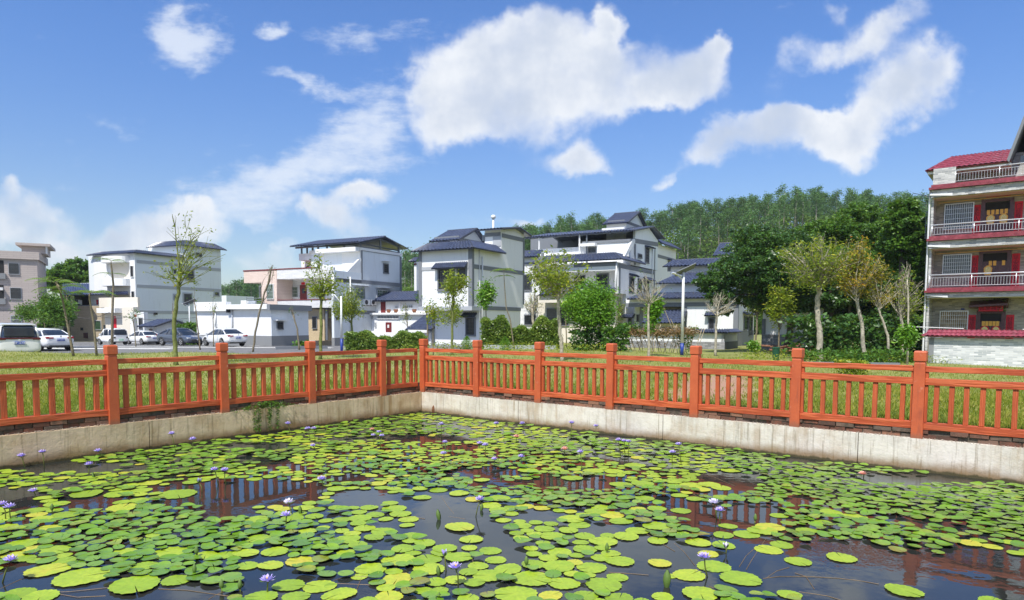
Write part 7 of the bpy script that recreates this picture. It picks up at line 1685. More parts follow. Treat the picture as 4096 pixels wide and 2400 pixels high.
# ---- hedges and low shrubs
def hedge(name, label, k, pts, depth, hgt, wid, n, leaf, size, group=None, cat='hedge'):
    """pts: photo x positions of the two ends at the base"""
    a = at(k, pts[0][0], pts[0][1], depth if not isinstance(depth, tuple) else depth[0]); b = at(k, pts[1][0], pts[1][1], depth if not isinstance(depth, tuple) else depth[1])
    P = []; L = (b - a).length; n_ = Vector((-(b - a).y, (b - a).x, 0)).normalized()
    for i in range(n):
        t = random.random(); hh = hgt * (.86 + .16 * sin(t * L * 1.9) + .1 * sin(t * L * 5.3 + 1)); s_ = random.choice([0, 1, 2])
        w = random.uniform(-.5, .5) * wid; z = random.random() * hh
        if s_ == 0: z = hh * random.uniform(.9, 1.05)
        elif s_ == 1: w = -.5 * wid * random.uniform(.85, 1.1)
        p = a.lerp(b, t) + n_ * w; P.append((p.x, p.y, gz(p.x, p.y) + z))
    V, F = leafgeo(np.array(P), size, .1, .55); o = npmesh(name, V, F, M[leaf]); mbx = MB()
    ea, eb = Vector((a.x, a.y, 0)), Vector((b.x, b.y, 0)); w2 = n_ * wid * .3
    g1, g2 = gz(a.x, a.y), gz(b.x, b.y)
    if name != 'hedge': return tag(o, label, cat, group)
    q = [ea - w2, eb - w2, eb + w2, ea + w2]; mbx.box8([(v.x, v.y, (g1, g2, g2, g1)[i] - .2) for i, v in enumerate(q)] + [(v.x, v.y, (g1, g2, g2, g1)[i] + hgt * .72) for i, v in enumerate(q)])
    o2 = mbx.build('branches', M['barkdark'], o); tag(o, label, cat, group); return o
hedge('hedge', 'trimmed pale green hedge before the annex, left of the corner house', 2, [(1345, 1220), (2050, 1230)], 46, 1.25, 1.6, 20000, 'hedge', .13, 'hedges in front of the houses')
hedge('hedge', 'yellow green trimmed hedge right of the corner house', 3, [(745, 1330), (1440, 1330)], 43, 2.15, 1.6, 26000, 'hedge', .13, 'hedges in front of the houses')
hedge('shrub_row', 'low shrub behind the grey car beside the small gabled hut', 1, [(1640, 1110), (1830, 1110)], 68, 2.0, 1.5, 2000, 'leafmid', .3, 'shrubs by the houses', 'shrub')
hedge('shrub_row', 'weedy green plants at the foot of the storehouse side wall', 2, [(870, 1190), (1000, 1190)], 50, .45, 1.0, 260, 'leafmid', .3, 'shrubs by the houses', 'shrub')
hedge('shrub_row', 'low pale shrubs before the yard wall, left of the street lamp', 4, [(10, 1370), (240, 1370)], 38, 1.3, 1.6, 1500, 'leafmid', .2, 'shrubs by the houses', 'shrub')
hedge('shrub_row', 'bright green undergrowth in front of the shadowy trees', 5, [(150, 1400), (860, 1400)], (33, 36), .62, 2.6, 3600, 'leafmid', .17, 'shrubs by the houses', 'shrub')
hedge('shrub_row', 'dark undergrowth deeper under the shadowy trees', 5, [(-60, 1340), (1000, 1360)], (41, 44), 2.3, 2.0, 6500, 'leafdark', .3, 'shrubs by the houses', 'shrub')
hedge('shrub_row', 'yellowish weeds right of the thick pale trunk', 5, [(330, 1460), (520, 1460)], 25, .55, 1.0, 1100, 'leafyellow', .12, 'shrubs by the houses', 'shrub')
hedge('shrub_row', 'dark shrub under the round dense tree', 3, [(1560, 1350), (1860, 1350)], 39, 1.1, 1.4, 1200, 'leafdark', .2, 'shrubs by the houses', 'shrub')
for x, y, l in ((608, 1350, 'left small round conifer bush at the foot of the corner house'), (955, 1355, 'right small round conifer bush before the yellow green hedge')):
    b = gp(3, x, y + 10); P = []
    for i in range(1500):
        t = random.random(); r_ = .34 * sin(pi * min(1, t * .8 + .2)) * sqrt(random.random()); a = random.uniform(0, 6.283); P.append((b.x + r_ * cos(a), b.y + r_ * sin(a), b.z + t * .72))
    V, F = leafgeo(np.array(P), .07, -.6, .3); o = npmesh('conifer_bush', V, F, M['leafbright']); tag(o, l, 'bush', 'small conifer bushes')
# scattered weeds at the meadow edge
P = []
for i in range(2600):
    k_, x_, y_ = random.choice([(5, random.uniform(-500, 900), random.uniform(1400, 1500)), (5, random.uniform(1000, 1890), random.uniform(1450, 1490)), (3, random.uniform(0, 2000), random.uniform(1340, 1390))]); p = gp(k_, x_, y_)
    P += [(p.x + random.gauss(0, .2), p.y + random.gauss(0, .2), p.z + random.random() * .4) for _ in range(3)]
V, F = leafgeo(np.array(P), .12, -.3, .4); tag(npmesh('meadow_weeds', V, F, M['leafyellow']), 'knee high weeds along the far edge of the meadow', 'weeds', kind='stuff')

# ------------------------------------------------------------------ hills and forest
PROF = [(-6000, 1180), (300, 1150), (850, 1112), (1000, 1096), (1300, 1075), (1640, 1010), (1800, 960), (2090, 888), (2400, 872), (2600, 852), (2800, 812), (3100, 768), (3300, 760), (3500, 772), (3700, 800), (4100, 850), (6000, 960), (12000, 1150)]
def hillz(x, y):
    s_ = 2048 + FPX * x / max(y, 1); 
    for (a, za), (b, zb2) in zip(PROF[:-1], PROF[1:]):
        if a <= s_ <= b: sy = za + (zb2 - za) * (s_ - a) / (b - a); break
    else: sy = 1180
    ridge = (1292 - sy) / FPX * 270 - 14.6
    t = sst(125, 262, y) - .55 * sst(285, 480, y)
    return -1.2 + (ridge + 1.2) * t + (1.2 * sin(x * .05 + 2) * sin(y * .04)) * t
xs = np.concatenate([np.arange(-520, 560, 12)]); ys = np.array([112, 120, 128, 136, 145, 155, 165, 175, 185, 195, 205, 215, 225, 235, 245, 255, 265, 280, 300, 340, 400, 480, 600])
V = []; F = []
for x in xs:
    for y in ys:
        # the strip follows the view fan so that the ridge stays even in width
        V.append((x * y / 262.0, y, hillz(x * y / 262.0, y)))
n_ = len(ys)
for i in range(len(xs) - 1):
    for j in range(n_ - 1): F.append((i * n_ + j, (i + 1) * n_ + j, (i + 1) * n_ + j + 1, i * n_ + j + 1))
M['hillsoil'] = simple('wooded_hill_ground', (.030, .045, .014), .95, 0, .1, .4, .1)
o = npmesh('hills', V, F, M['hillsoil'], smooth=True); tag(o, kind='structure')
# undergrowth: one mass
P = []
while len(P) < 95000:
    y = 126 + 150 * random.random(); X = random.uniform(-.56, .72)
    x = X * y; z = hillz(x, y); c = .5 + .5 * sin(x * .21 + sin(y * .17) * 2) * sin(y * .19 + x * .05)
    h = (1.4 + 3.6 * c) if y < 225 else 2.6 + 3.0 * c
    P.append((x, y, z + h * (1 - random.random() ** 2.2 * .9)))
V, F = leafgeo(np.array(P), .85, .2, .6); tag(npmesh('hill_undergrowth', V, F, M['leafhill']), 'mass of green shrubs and small trees covering the hillside', 'forest', kind='stuff')
# prototypes copied over the slope
def euc_proto():
    root = empty('eucalyptus_tree', (0, 0, 0)); H = random.uniform(13.0, 16.0); mb = MB(); lean = Vector((random.uniform(-.5, .5), random.uniform(-.4, .4), 0))
    mb.tube([Vector((0, 0, -.5)), lean * .3 + Vector((0, 0, H * .4)), lean * .7 + Vector((0, 0, H * .75)), lean + Vector((0, 0, H * .97))], [.20, .16, .11, .04], 5); P = []
    for i in range(34):
        t = random.uniform(.42, 1.0); R_ = 2.9 * (1.15 - t) ** .5 * random.uniform(.4, 1.2); a = random.uniform(0, 6.283); c = lean * t + Vector((R_ * cos(a), R_ * sin(a), H * t)); 
        if i < 12: mb.tube([lean * t + Vector((0, 0, H * t - .7)), c], [.05, .02], 3, cap=False)
        q = rng.normal(size=(46, 3)) * np.array([.62, .62, .5]); P.append(q + np.array(c))
    mb.build('trunk', M['barkeuc'], root, True); V, F = leafgeo(np.concatenate(P), .52, .2, .5); npmesh('crown', V, F, M['leafeuc'], root); return root
def round_proto(leaf):
    root = empty('broadleaf_tree', (0, 0, 0)); H = random.uniform(6, 8.5); mb = MB(); mb.tube([Vector((0, 0, -.5)), Vector((.2, 0, H * .3)), Vector((0, 0, H * .6))], [.28, .22, .1], 6); P = []
    for i in range(34):
        d = Vector((random.gauss(0, 1), random.gauss(0, 1), abs(random.gauss(0, 1)) * .8 - .15)).normalized() * random.uniform(.6, 1.0); c = Vector((d.x * H * .42, d.y * H * .42, H * .52 + d.z * H * .42))
        q = rng.normal(size=(110, 3)); q /= np.linalg.norm(q, axis=1)[:, None]; P.append(q * rng.random(110)[:, None] ** .4 * .95 + np.array(c))
    mb.build('trunk', M['barkdark'], root, True); V, F = leafgeo(np.concatenate(P), .40, .2, .55); npmesh('crown', V, F, M[leaf], root); return root
def dup(root, loc, rz, sc):
    r = root.copy(); COL.objects.link(r); r.location = loc; r.rotation_euler = (0, 0, rz); r.scale = (sc, sc, sc * random.uniform(.92, 1.1))
    for ch in list(root.children):
        c = ch.copy(); COL.objects.link(c); c.parent = r
    return r
def place(proto, used, loc, rz, sc, lab, grp_):
    if id(proto) not in used: used[id(proto)] = 1; r = proto; r.location = loc; r.rotation_euler = (0, 0, rz); r.scale = (sc, sc, sc)
    else: r = dup(proto, loc, rz, sc)
    tag(r, lab, 'tree', grp_); return r
eu = [euc_proto() for _ in range(5)]; used = {}
cand = []
for i in range(300):
    if i < 120: y = random.uniform(255, 272)
    else: y = random.uniform(198, 298)
    s_ = random.choice([random.uniform(2060, 4080)] * 14 + [random.uniform(850, 1090), random.uniform(1620, 1740)])
    if i < 120: s_ = 2060 + (i / 100) * 2000 + random.uniform(-9, 9) if i < 100 else (850 + (i - 100) * 24 if i < 111 else 1610 + (i - 111) * 13)
    cand.append(((s_ - 2048) / FPX * y, y))
for i, (x, y) in enumerate(cand):
    lab = 'slender eucalyptus with pale trunk in the row along the hill crest' if i < 120 else 'slender eucalyptus with pale trunk standing on the upper hillside'
    place(eu[i % 5], used, (x, y, hillz(x, y) + (0 if i < 120 else .5)), random.uniform(0, 6.28), random.uniform(.84, .96), lab, 'eucalyptus trees on the hill')
rp = [round_proto('leafhill'), round_proto('leafhill'), round_proto('leafmid')]
for i in range(78):
    s_ = random.choice([random.uniform(2380, 3760)] * 6 + [random.uniform(850, 1080), random.uniform(1620, 1720)]); y = random.uniform(128, 195); x = (s_ - 2048) / FPX * y
    place(rp[i % 3], used, (x, y, hillz(x, y) - .3), random.uniform(0, 6.28), random.uniform(.55, 1.0), 'rounded green broadleaf tree low on the hillside behind the houses', 'broadleaf trees on the lower hillside')

# ------------------------------------------------------------------ street lamps, trellis, small things
def tubeobj(pts, r, name, mat, parent, n=8): return MB().tube(pts, r, n).build(name, M[mat], parent, True)
def slamp(label, k, xb, yb, xt, yt, ybl, depth, panel_w, armdx, armdy, r=.075, head=.5):
    b = at(k, xb, yb, depth); t = at(k, xt, yt, depth); b.z = gz(b.x, depth); root = empty('street_lamp', b, label, 'street lamp', 'solar street lamps'); bl = at(k, xb, ybl, depth).z if ybl else b.z + .1
    tubeobj([b, Vector((b.x, b.y, bl))], r * 1.15, 'pole_base', 'blue' if ybl else 'whitemetal', root); tubeobj([Vector((b.x, b.y, bl)), t], [r, r * .8], 'pole', 'whitemetal', root)
    a = at(k, xt + armdx, yt + armdy, depth); tubeobj([t - Vector((0, 0, .45)), a], .035, 'arm', 'whitemetal', root, 6)
    mb = MB(); mb.box(-.28, .28, -.12, .12, -.04, .04); h = beveled(mb, 'lamp_head', M['steel'], root, .02); h.location = a - b; h.rotation_euler = (0, .35, .2)
    if panel_w:
        mb = MB(); mb.box(-panel_w / 2, panel_w / 2, -.3, .3, -.02, .02); h = beveled(mb, 'solar_panel', M['trim'], root, .008); h.location = t + Vector((.1, 0, .12)) - b; h.rotation_euler = (-.45, -.42, .15)
    return root
slamp('white street lamp with blue base and tilted solar panel, right of centre', 4, 745, 1372, 760, 655, 1302, 37, 1.15, -62, 22, .085)
slamp('white pole lamp with blue foot before the air conditioned side wall', 2, 1287, 1200, 1283, 760, 1148, 42, 0, -85, -45, .07)
slamp('thin white solar lamp behind the grey car', 1, 1726, 1090, 1718, 825, None, 76, 1.4, -40, 10, .07)
# bamboo trellis with dry vines
b0 = at(4, 560, 1380, 41); root = empty('bamboo_trellis', Vector((b0.x, 41, gz(b0.x, 41))), 'bamboo pole trellis overgrown with dry brown vines before the yard wall', 'trellis'); M['bamboo'] = simple('weathered_bamboo', (.40, .34, .24), .8, 0, .3, .3, 8); M['drywine'] = leafmat('dry_brown_vines', (.16, .09, .04), (.28, .18, .08), None, .2)
mb = MB()
for i in range(34):
    x = 180 + i * 21 + random.uniform(-6, 6); dx = random.choice([-70, -45, 50, 75]); d1 = 40.5 + random.uniform(-.8, .8)
    a = at(4, x, 1375, d1); c = at(4, x + dx, 1155 + random.uniform(-25, 30), 41 + random.uniform(-.5, .5)); a.z = gz(a.x, a.y); mb.tube([a, c], .022, 4)
for y in (1185, 1205, 1262): mb.tube([at(4, 180, y + 5, 40.4), at(4, 520, y - 8, 40.6), at(4, 900, y + 4, 40.4)], .024, 4)
mb.tube([at(4, 640, 1080, 40.5), at(4, 740, 1290, 40.5)], .02, 4); mb.tube([at(4, 580, 980, 40.5), at(4, 660, 1180, 40.5)], .02, 4)
o = mb.build('bamboo_poles', M['bamboo'], root); tag(o, kind='stuff')
P = []
for i in range(900):
    c = at(4, random.uniform(220, 880), random.gauss(1196, 14), 40.5 + random.gauss(0, .4)); P += [(c.x + random.gauss(0, .12), c.y, c.z + random.gauss(0, .08)) for _ in range(3)]
for i in range(260):
    x = random.choice([260, 345, 560, 720, 770]); c = at(4, x + random.gauss(0, 22), random.uniform(1190, 1340), 40.5); P.append(tuple(c))
V, F = leafgeo(np.array(P), .2, .2, .22); tag(npmesh('dry_vines', V, F, M['drywine'], root), kind='stuff')
P = [tuple(at(4, random.gauss(280, 50), random.gauss(1165, 30), 40.3)) for _ in range(320)] + [tuple(at(4, random.gauss(770, 40), random.gauss(1270, 40), 40.3)) for _ in range(160)]
V, F = leafgeo(np.array(P), .18, .2, .4); npmesh('green_vines', V, F, M['leafmid'], root)
# woodpile, kerbs, bins
b0 = at(4, 1800, 1345, 44); root = empty('woodpile', Vector((b0.x, 44, gz(b0.x, 44))), 'untidy pile of reddish logs and twigs at the foot of the stone plinth', 'woodpile'); M['log'] = simple('reddish_logs', (.22, .11, .07), .9, 0, .2, .4, 5)
for i in range(16):
    c = root.location + Vector((random.uniform(-1.3, 1.3), random.uniform(-.4, .4), .1 + .45 * random.random())); d = Vector((1, random.gauss(0, .25), random.gauss(0, .14))).normalized() * random.uniform(.6, 1.2); MB().tube([c - d, c + d], random.uniform(.04, .1), 6).build('log', M['log'], root, True)
for i, (x, y, w, h, l) in enumerate([(1600, 1350, .38, .62, 'green round bin under the slender yellow green tree')]):
    b = at(4, x, y, 36); g_ = gz(b.x, 36); o = MB().lathe([(w * .42, 0), (w * .5, h), (w * .55, h + .02), (w * .55, h + .07), (w * .4, h + .09), (.03, h + .1)], (0, 0, 0), 14).build('dustbin', simple('dark_green_plastic', (.01, .07, .035), .4)); o.location = (b.x, b.y, g_); tag(o, l, 'bin')
def kerb(label, k, x0, y0, x1, y1, d0, d1, h, mat='trimlight'):
    a, b = at(k, x0, y0, d0), at(k, x1, y1, d1); n = Vector((-(b - a).y, (b - a).x, 0)).normalized() * .18; g0, g1 = gz(a.x, a.y), gz(b.x, b.y)
    o = MB().box8([(a.x, a.y, g0 - .2), (b.x, b.y, g1 - .2), (b.x + n.x, b.y + n.y, g1 - .2), (a.x + n.x, a.y + n.y, g0 - .2), (a.x, a.y, g0 + h), (b.x, b.y, g1 + h), (b.x + n.x, b.y + n.y, g1 + h), (a.x + n.x, a.y + n.y, g0 + h)]).build('kerb_wall', M[mat]); tag(o, label, 'kerb')
kerb('low grey kerb wall before the bright undergrowth, right of the thick pale trunk', 5, 60, 1400, 850, 1415, 31, 31, .2, 'trim')
kerb('pale concrete edge of the planting bed before the hedges', 3, 760, 1345, 1420, 1345, 40, 40, .22)
kerb('dark kerb slab at the foot of the storehouse side wall', 2, 690, 1205, 1160, 1200, 48, 50, .25, 'trim')
# sagging cables between the left houses
for i, (xa, ya, xb, yb, l) in enumerate([(640, 935, 1000, 905, 'upper sagging cable along the brick house front'), (820, 925, 1310, 915, 'middle sagging cable between the brick house and the tall house with shaded side'), (1000, 920, 1800, 950, 'long thin cable sagging across the tall pale shaded side wall')]):
    a, b2 = at(1, xa, ya, 76), at(1, xb, yb, 76); pts = [a.lerp(b2, j / 10) - Vector((0, 0, .5 * sin(pi * j / 10))) for j in range(11)]; tag(MB().tube(pts, .022, 4).build('cable', M['bar']), l, 'cable', 'cables between the left houses')
# a bird on the balcony parapet
b = at(2, 985, 490, 62.5); mb = MB()
mb.tube([b + Vector((-.28, 0, -.12)), b + Vector((-.12, 0, -.02)), b + Vector((.02, 0, .04)), b + Vector((.12, 0, .14)), b + Vector((.17, 0, .17)), b + Vector((.23, 0, .16))], [.02, .05, .08, .045, .05, .008], 8); tag(mb.build('bird', M['dark'], smooth=True), 'small dark bird perched on the white balcony parapet', 'bird')

# ------------------------------------------------------------------ cars
def carpaint(name, col): return simple(name, col, .25, .0, .5, .02, 1, 0, 1.0)
M['cwhite'] = carpaint('white_car_paint', (.78, .79, .80)); M['cgrey'] = carpaint('dark_grey_blue_car_paint', (.055, .07, .105)); M['cnavy'] = carpaint('navy_car_paint', (.02, .025, .06))
M['cglass'] = simple('tinted_car_glass', (.02, .03, .05), .06, 0, .8, .1, 1); M['rubber'] = simple('black_rubber', (.02, .02, .02), .8); M['lampred'] = simple('red_tail_lamp', (.35, .01, .02), .2, 0, .6, .2, 10); M['lampdark'] = simple('dark_red_lamp_glass', (.09, .008, .014), .15, 0, .6, .2, 10); M['lampclear'] = simple('clear_headlamp', (.55, .58, .62), .1, .3, .8, .3, 12)
M['plateblue'] = simple('blue_number_plate', (.01, .07, .42), .5); M['plategreen'] = simple('green_number_plate', (.25, .55, .38), .5); M['platewhite'] = simple('white_plate_lettering', (.85, .85, .85), .5); M['blacktrim'] = simple('black_plastic_trim', (.03, .03, .03), .6)
CT = {  # stations: x from rear to front, lower body: (x, halfwidth, zbottom, zbelt); roof stations: (x, halfwidth, zroof)
 'sedan': dict(L=4.6, st=[(-2.3, .70, .42, .82), (-2.22, .82, .30, .98), (-1.9, .88, .22, 1.02), (-1.2, .90, .20, .98), (0, .91, .20, .95), (1.0, .90, .20, .93), (1.6, .88, .20, .84), (2.1, .82, .22, .72), (2.28, .70, .34, .60)],
               rf=[(-1.75, .70, 1.03), (-1.05, .60, 1.38), (-.3, .60, 1.45), (.35, .60, 1.42), (1.25, .72, .93)], wb=(-1.33, 1.35), wr=.33),
 'van': dict(L=4.9, st=[(-2.42, .80, .40, 1.00), (-2.36, .90, .28, 1.10), (-2.0, .94, .22, 1.10), (0, .95, .22, 1.06), (1.2, .94, .22, 1.02), (1.9, .90, .24, .92), (2.4, .74, .36, .70)],
             rf=[(-2.36, .78, 1.12), (-2.15, .70, 1.72), (-.6, .72, 1.80), (.5, .70, 1.74), (1.6, .78, 1.02)], wb=(-1.45, 1.5), wr=.35),
 'mini': dict(L=3.0, st=[(-1.5, .68, .34, .92), (-1.45, .73, .26, .98), (-1.1, .745, .22, .98), (0, .75, .22, .96), (.9, .745, .22, .94), (1.35, .72, .24, .86), (1.5, .64, .34, .66)],
              rf=[(-1.42, .66, 1.0), (-1.3, .60, 1.52), (-.3, .62, 1.60), (.3, .60, 1.56), (.95, .68, .98)], wb=(-1.0, 1.0), wr=.28)}
def car(label, kind, paint, k, x, y, depth, head, plate=None, nm='parked_car'):
    """head: compass heading of the car's nose; (x,y) a photo point under the car's middle"""
    P = at(k, x, y, depth); g_ = gz(P.x, depth) + .045; root = empty(nm, (P.x, depth, g_), label, 'car', 'parked cars', rz=radians(90 - head)); c = CT[kind]
    def ring(x_, w, zb_, zt_): return [(x_, -w * .80, zb_), (x_, -w, zb_ + .12), (x_, -w * 1.0, (zb_ + zt_) / 2 + .05), (x_, -w * .96, zt_ - .06), (x_, -w * .86, zt_), (x_, 0, zt_ + .02), (x_, w * .86, zt_), (x_, w * .96, zt_ - .06), (x_, w, (zb_ + zt_) / 2 + .05), (x_, w, zb_ + .12), (x_, w * .80, zb_)]
    mb = MB(); st = c['st']; n = 11
    for s_ in st: mb.v += ring(*s_)
    for i in range(len(st) - 1):
        for j in range(n): j2 = (j + 1) % n; mb.f.append((i * n + j, (i + 1) * n + j, (i + 1) * n + j2, i * n + j2))
    mb.f.append(tuple(range(n))); e = (len(st) - 1) * n; mb.f.append(tuple(e + j for j in range(n))[::-1])
    body = mb.build('body', M[paint], root, True, local=True)
    bm = bmesh.new(); bm.from_mesh(body.data); bmesh.ops.recalc_face_normals(bm, faces=bm.faces); bm.to_mesh(body.data); bm.free()
    sd = body.modifiers.new('smooth', 'SUBSURF'); sd.levels = 2; sd.render_levels = 2
    rf = c['rf']; belt = lambda x_: next(((a[3] + (b[3] - a[3]) * (x_ - a[0]) / (b[0] - a[0])) for a, b in zip(st[:-1], st[1:]) if a[0] <= x_ <= b[0]), .9)
    bw = lambda x_: next(((a[1] + (b[1] - a[1]) * (x_ - a[0]) / (b[0] - a[0])) for a, b in zip(st[:-1], st[1:]) if a[0] <= x_ <= b[0]), .8)
    # greenhouse of glass, then roof skin and pillars in paint
    def gh(inset, topcut):
        m_ = MB(); q = 6
        for (x_, w, z) in rf:
            bz = belt(x_) - .05; ww = min(bw(x_) * .93, .92) - inset
            if z < bz + .12: m_.v += [(x_, -ww, bz), (x_, -w + inset, z - .01), (x_, -w * .6, z), (x_, w * .6, z), (x_, w - inset, z - .01), (x_, ww, bz)]
            else: m_.v += [(x_, -ww, bz), (x_, -w + inset, z - .07 - topcut), (x_, -w * .8, z - .015 - topcut), (x_, w * .8, z - .015 - topcut), (x_, w - inset, z - .07 - topcut), (x_, ww, bz)]
        for i in range(len(rf) - 1):
            for j in range(q - 1): m_.f.append((i * q + j, (i + 1) * q + j, (i + 1) * q + j + 1, i * q + j + 1))
        m_.f.append(tuple(range(q))); e_ = (len(rf) - 1) * q; m_.f.append(tuple(e_ + j for j in range(q))[::-1]); return m_
    g2 = gh(0, .0).build('windows', M['cglass'], root, True, local=True)
    rb = MB(); rr = rf[1:-1]; q = 4
    ext = [(rr[0][0] - .05, rr[0][1], rr[0][2] - .03)] + rr + [(rr[-1][0] + .06, rr[-1][1], rr[-1][2] - .02)]
    for (x_, w, z) in ext: rb.v += [(x_, -w - .03, z - .10), (x_, -w * .8, z + .012), (x_, w * .8, z + .012), (x_, w + .03, z - .10)]
    for i in range(len(ext) - 1):
        for j in range(q - 1): rb.f.append((i * q + j, (i + 1) * q + j, (i + 1) * q + j + 1, i * q + j + 1))
    roof = rb.build('roof', M[paint], root, True, local=True); so2 = roof.modifiers.new('thick', 'SOLIDIFY'); so2.thickness = .03
    class PB:
        def tube(s, p, r, n): MB().tube(p, r, n).build('pillar', M[paint], root, True, local=True)
    pb = PB()
    for sgn in (-1, 1):
        for (a, b) in ((rf[0], rf[1]), (rf[-1], rf[-2])):
            xa, xb = a[0], b[0]; pb.tube([(xa, sgn * (bw(xa) * .93 - .04), belt(xa) - .04), (xb, sgn * (b[1] + .0), b[2] - .07)], .045 if kind != 'mini' else .06, 6)
        for fx in (-.62, .28) if kind != 'mini' else (-.5, .35):
            w_ = bw(fx) * .93; zt_ = 1.36 if kind == 'sedan' else (1.68 if kind == 'van' else 1.5); pb.tube([(fx - .08, sgn * w_, belt(fx) - .04), (fx, sgn * .635 if kind != 'van' else sgn * .74, zt_)], .03, 5)
    for xw in c['wb']:
        for sgn in (-1, 1):
            R_ = c['wr']; yw = sgn * (bw(xw) - .10); w = MB()
            for dy, r_ in ((-.10, R_ * .9), (-.085, R_), (.085, R_), (.10, R_ * .9)):
                for j in range(20): a = 2 * pi * j / 20; w.v.append((r_ * cos(a), dy, r_ * sin(a)))
            for i in range(3):
                for j in range(20): w.f.append((i * 20 + j, i * 20 + (j + 1) % 20, (i + 1) * 20 + (j + 1) % 20, (i + 1) * 20 + j))
            w.f.append(tuple(range(20))[::-1]); w.f.append(tuple(60 + j for j in range(20)))
            wo_ = w.build('wheel', M['rubber'], root, local=True); wo_.location = (xw, yw, R_)
            rm = MB()
            for j in range(7):
                a = 2 * pi * j / 7; ca, sa = cos(a), sin(a); cb, sb = cos(a + .25), sin(a + .25); r1, r2 = R_ * .12, R_ * .66; y_ = sgn * .106
                rm.add([(r1 * ca, y_, r1 * sa), (r2 * ca, y_, r2 * sa), (r2 * cb, y_, r2 * sb), (r1 * cb, y_, r1 * sb)], [(0, 1, 2, 3)])
            rm.lathe([(R_ * .62, 0), (R_ * .70, 0)], (0, 0, 0), 18) if False else None
            rm.build('rim', M['steel'], wo_, local=True)
            # dark wheel arch
            ar = MB(); 
            for j in range(13):
                a = pi * j / 12; 
                for rr_ in (R_ + .0, R_ + .055): ar.v.append((xw + rr_ * cos(a), sgn * (bw(xw) + .004), R_ + rr_ * sin(a)))
            for j in range(12): ar.f.append((2 * j, 2 * j + 2, 2 * j + 3, 2 * j + 1))
            ar.build('wheel_arch', M['blacktrim'], root, local=True)
    xr = st[0][0]; xf = st[-1][0]; zl = {'sedan': .86, 'van': 1.02, 'mini': .66}[kind]
    for sgn in (-1, 1):
        if kind == 'sedan':
            beveled(MB().box(xr + .05, xr + .35, sgn * .71 - .09, sgn * .71 + .09, zl - .07, zl + .06), 'tail_lamp', M['lampred'], root, .02); beveled(MB().box(xr + .0, xr + .12, sgn * .56 - .16, sgn * .56 + .16, zl - .06, zl + .03), 'tail_lamp', M['lampred'], root, .015)
        elif kind == 'van': beveled(MB().box(xr - .02, xr + .2, sgn * .72 - .17, sgn * .72 + .17, zl - .06, zl + .05), 'tail_lamp', M['lampdark'], root, .02)
        else: beveled(MB().box(xr - .02, xr + .1, sgn * .58 - .08, sgn * .58 + .08, zl - .02, zl + .13), 'tail_lamp', M['blacktrim'], root, .02)
        beveled(MB().box(xf - .42, xf - .06, sgn * .66 - .12, sgn * .66 + .12, .58, .70), 'headlight', M['lampclear'], root, .03)
        mi = MB().box(rf[-1][0] - .35, rf[-1][0] - .2, sgn * (bw(.8) + .06) - .08, sgn * (bw(.8) + .06) + .08, belt(.8) + .0, belt(.8) + .13); beveled(mi, 'mirror', M[paint], root, .03)
    if kind == 'van': beveled(MB().box(xr - .03, xr + .05, -.6, .6, zl - .02, zl + .05), 'tail_lamp_bar', M['lampdark'], root, .01); beveled(MB().box(xr - .01, xr + .12, -.62, .62, 1.12, 1.60), 'rear_window', M['cglass'], root, .03); beveled(MB().box(xr + .18, xr + .5, -.70, .70, 1.70, 1.76), 'roof_spoiler', M[paint], root, .02)
    if kind == 'mini': beveled(MB().box(xr - .02, xr + .06, -.56, .56, 1.02, 1.40), 'rear_window', M['cglass'], root, .03)
    beveled(MB().box(xr + .02, xr + .2, -.62, .62, .26, .36), 'lower_bumper', M['blacktrim'], root, .02)
    beveled(MB().box(xf - .16, xf + .0, -.45, .45, .36, .54), 'grille', M['blacktrim'], root, .03)
    if plate:
        zp = {'sedan': .72, 'van': .80, 'mini': .50}[kind]; xp = xr - .035
        pl = beveled(MB().box(xp, xp + .06, -.22, .22, zp - .07, zp + .07), 'number_plate', M['plategreen' if kind == 'mini' else 'plateblue'], root, .006)
        mw = worldmat(root); r3 = mw.to_3x3()
        cjk(plate, mw @ Vector((xp - .006, 0, zp)), r3 @ Vector((0, -1, 0)), Vector((0, 0, 1)), .125, M['platewhite'], pl, name='plate_lettering')
    b_ = MB().lathe([(.055, 0), (.06, .012), (.02, .016)], (0, 0, 0), 14).build('badge', M['steel'], root, local=True); b_.location = (xr - .02, 0, .94 if kind != 'mini' else .8); b_.rotation_euler = (0, -pi / 2, 0)
    b_ = MB().lathe([(.055, 0), (.06, .012), (.02, .016)], (0, 0, 0), 14).build('badge', M['steel'], root, local=True); b_.location = (xf, 0, .52); b_.rotation_euler = (0, pi / 2, 0)
    return root
car('large white people carrier seen from behind, cut by the left edge', 'van', 'cwhite', 8, 330, 600, 36, -41, '粤P·1C942')
car('white sedan with angular red tail lamps beside the people carrier', 'sedan', 'cwhite', 8, 1010, 600, 45, -56, '粤P·S3H11')
car('dark navy car roof hidden behind the people carrier', 'sedan', 'cnavy', 8, 500, 500, 58, -50)
car('boxy white mini car with green number plate', 'mini', 'cwhite', 9, 290, 400, 66, -58, '粤PD05588')
car('white sedan parked right of the boxy mini car', 'sedan', 'cwhite', 9, 790, 400, 71, -55, '粤P·B3726')
car('dark grey sedan facing the camera behind the nearest bare tree', 'sedan', 'cgrey', 9, 1400, 430, 57, 122)
car('white sedan at the right end of the car row before the storehouse', 'sedan', 'cwhite', 9, 2100, 430, 55, -50, '粤P·B1752')

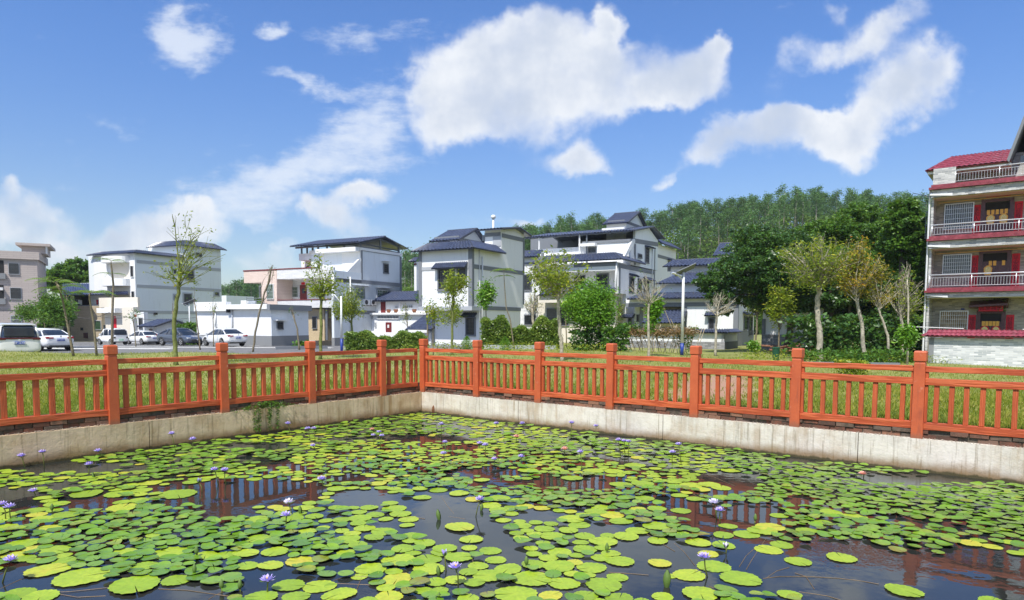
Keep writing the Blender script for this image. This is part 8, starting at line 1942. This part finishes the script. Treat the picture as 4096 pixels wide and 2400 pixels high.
# ------------------------------------------------------------------ air: one closed box of thin haze round the camera and the whole scene
m, t, b = newmat('thin_daylight_haze'); t.nodes.remove(b)
pv = N(t, 'ShaderNodeVolumePrincipled'); pv.inputs['Color'].default_value = (.86, .93, 1.0, 1); pv.inputs['Density'].default_value = .0002; pv.inputs['Anisotropy'].default_value = .2
t.links.new(pv.outputs[0], t.nodes['Material Output'].inputs['Volume'])
hz = MB().box(-720, 620, -160, 640, -5, 75).build('haze', m); tag(hz, kind='stuff')
hz['label'] = 'thin bluish haze in the air over the pond, village and hill'
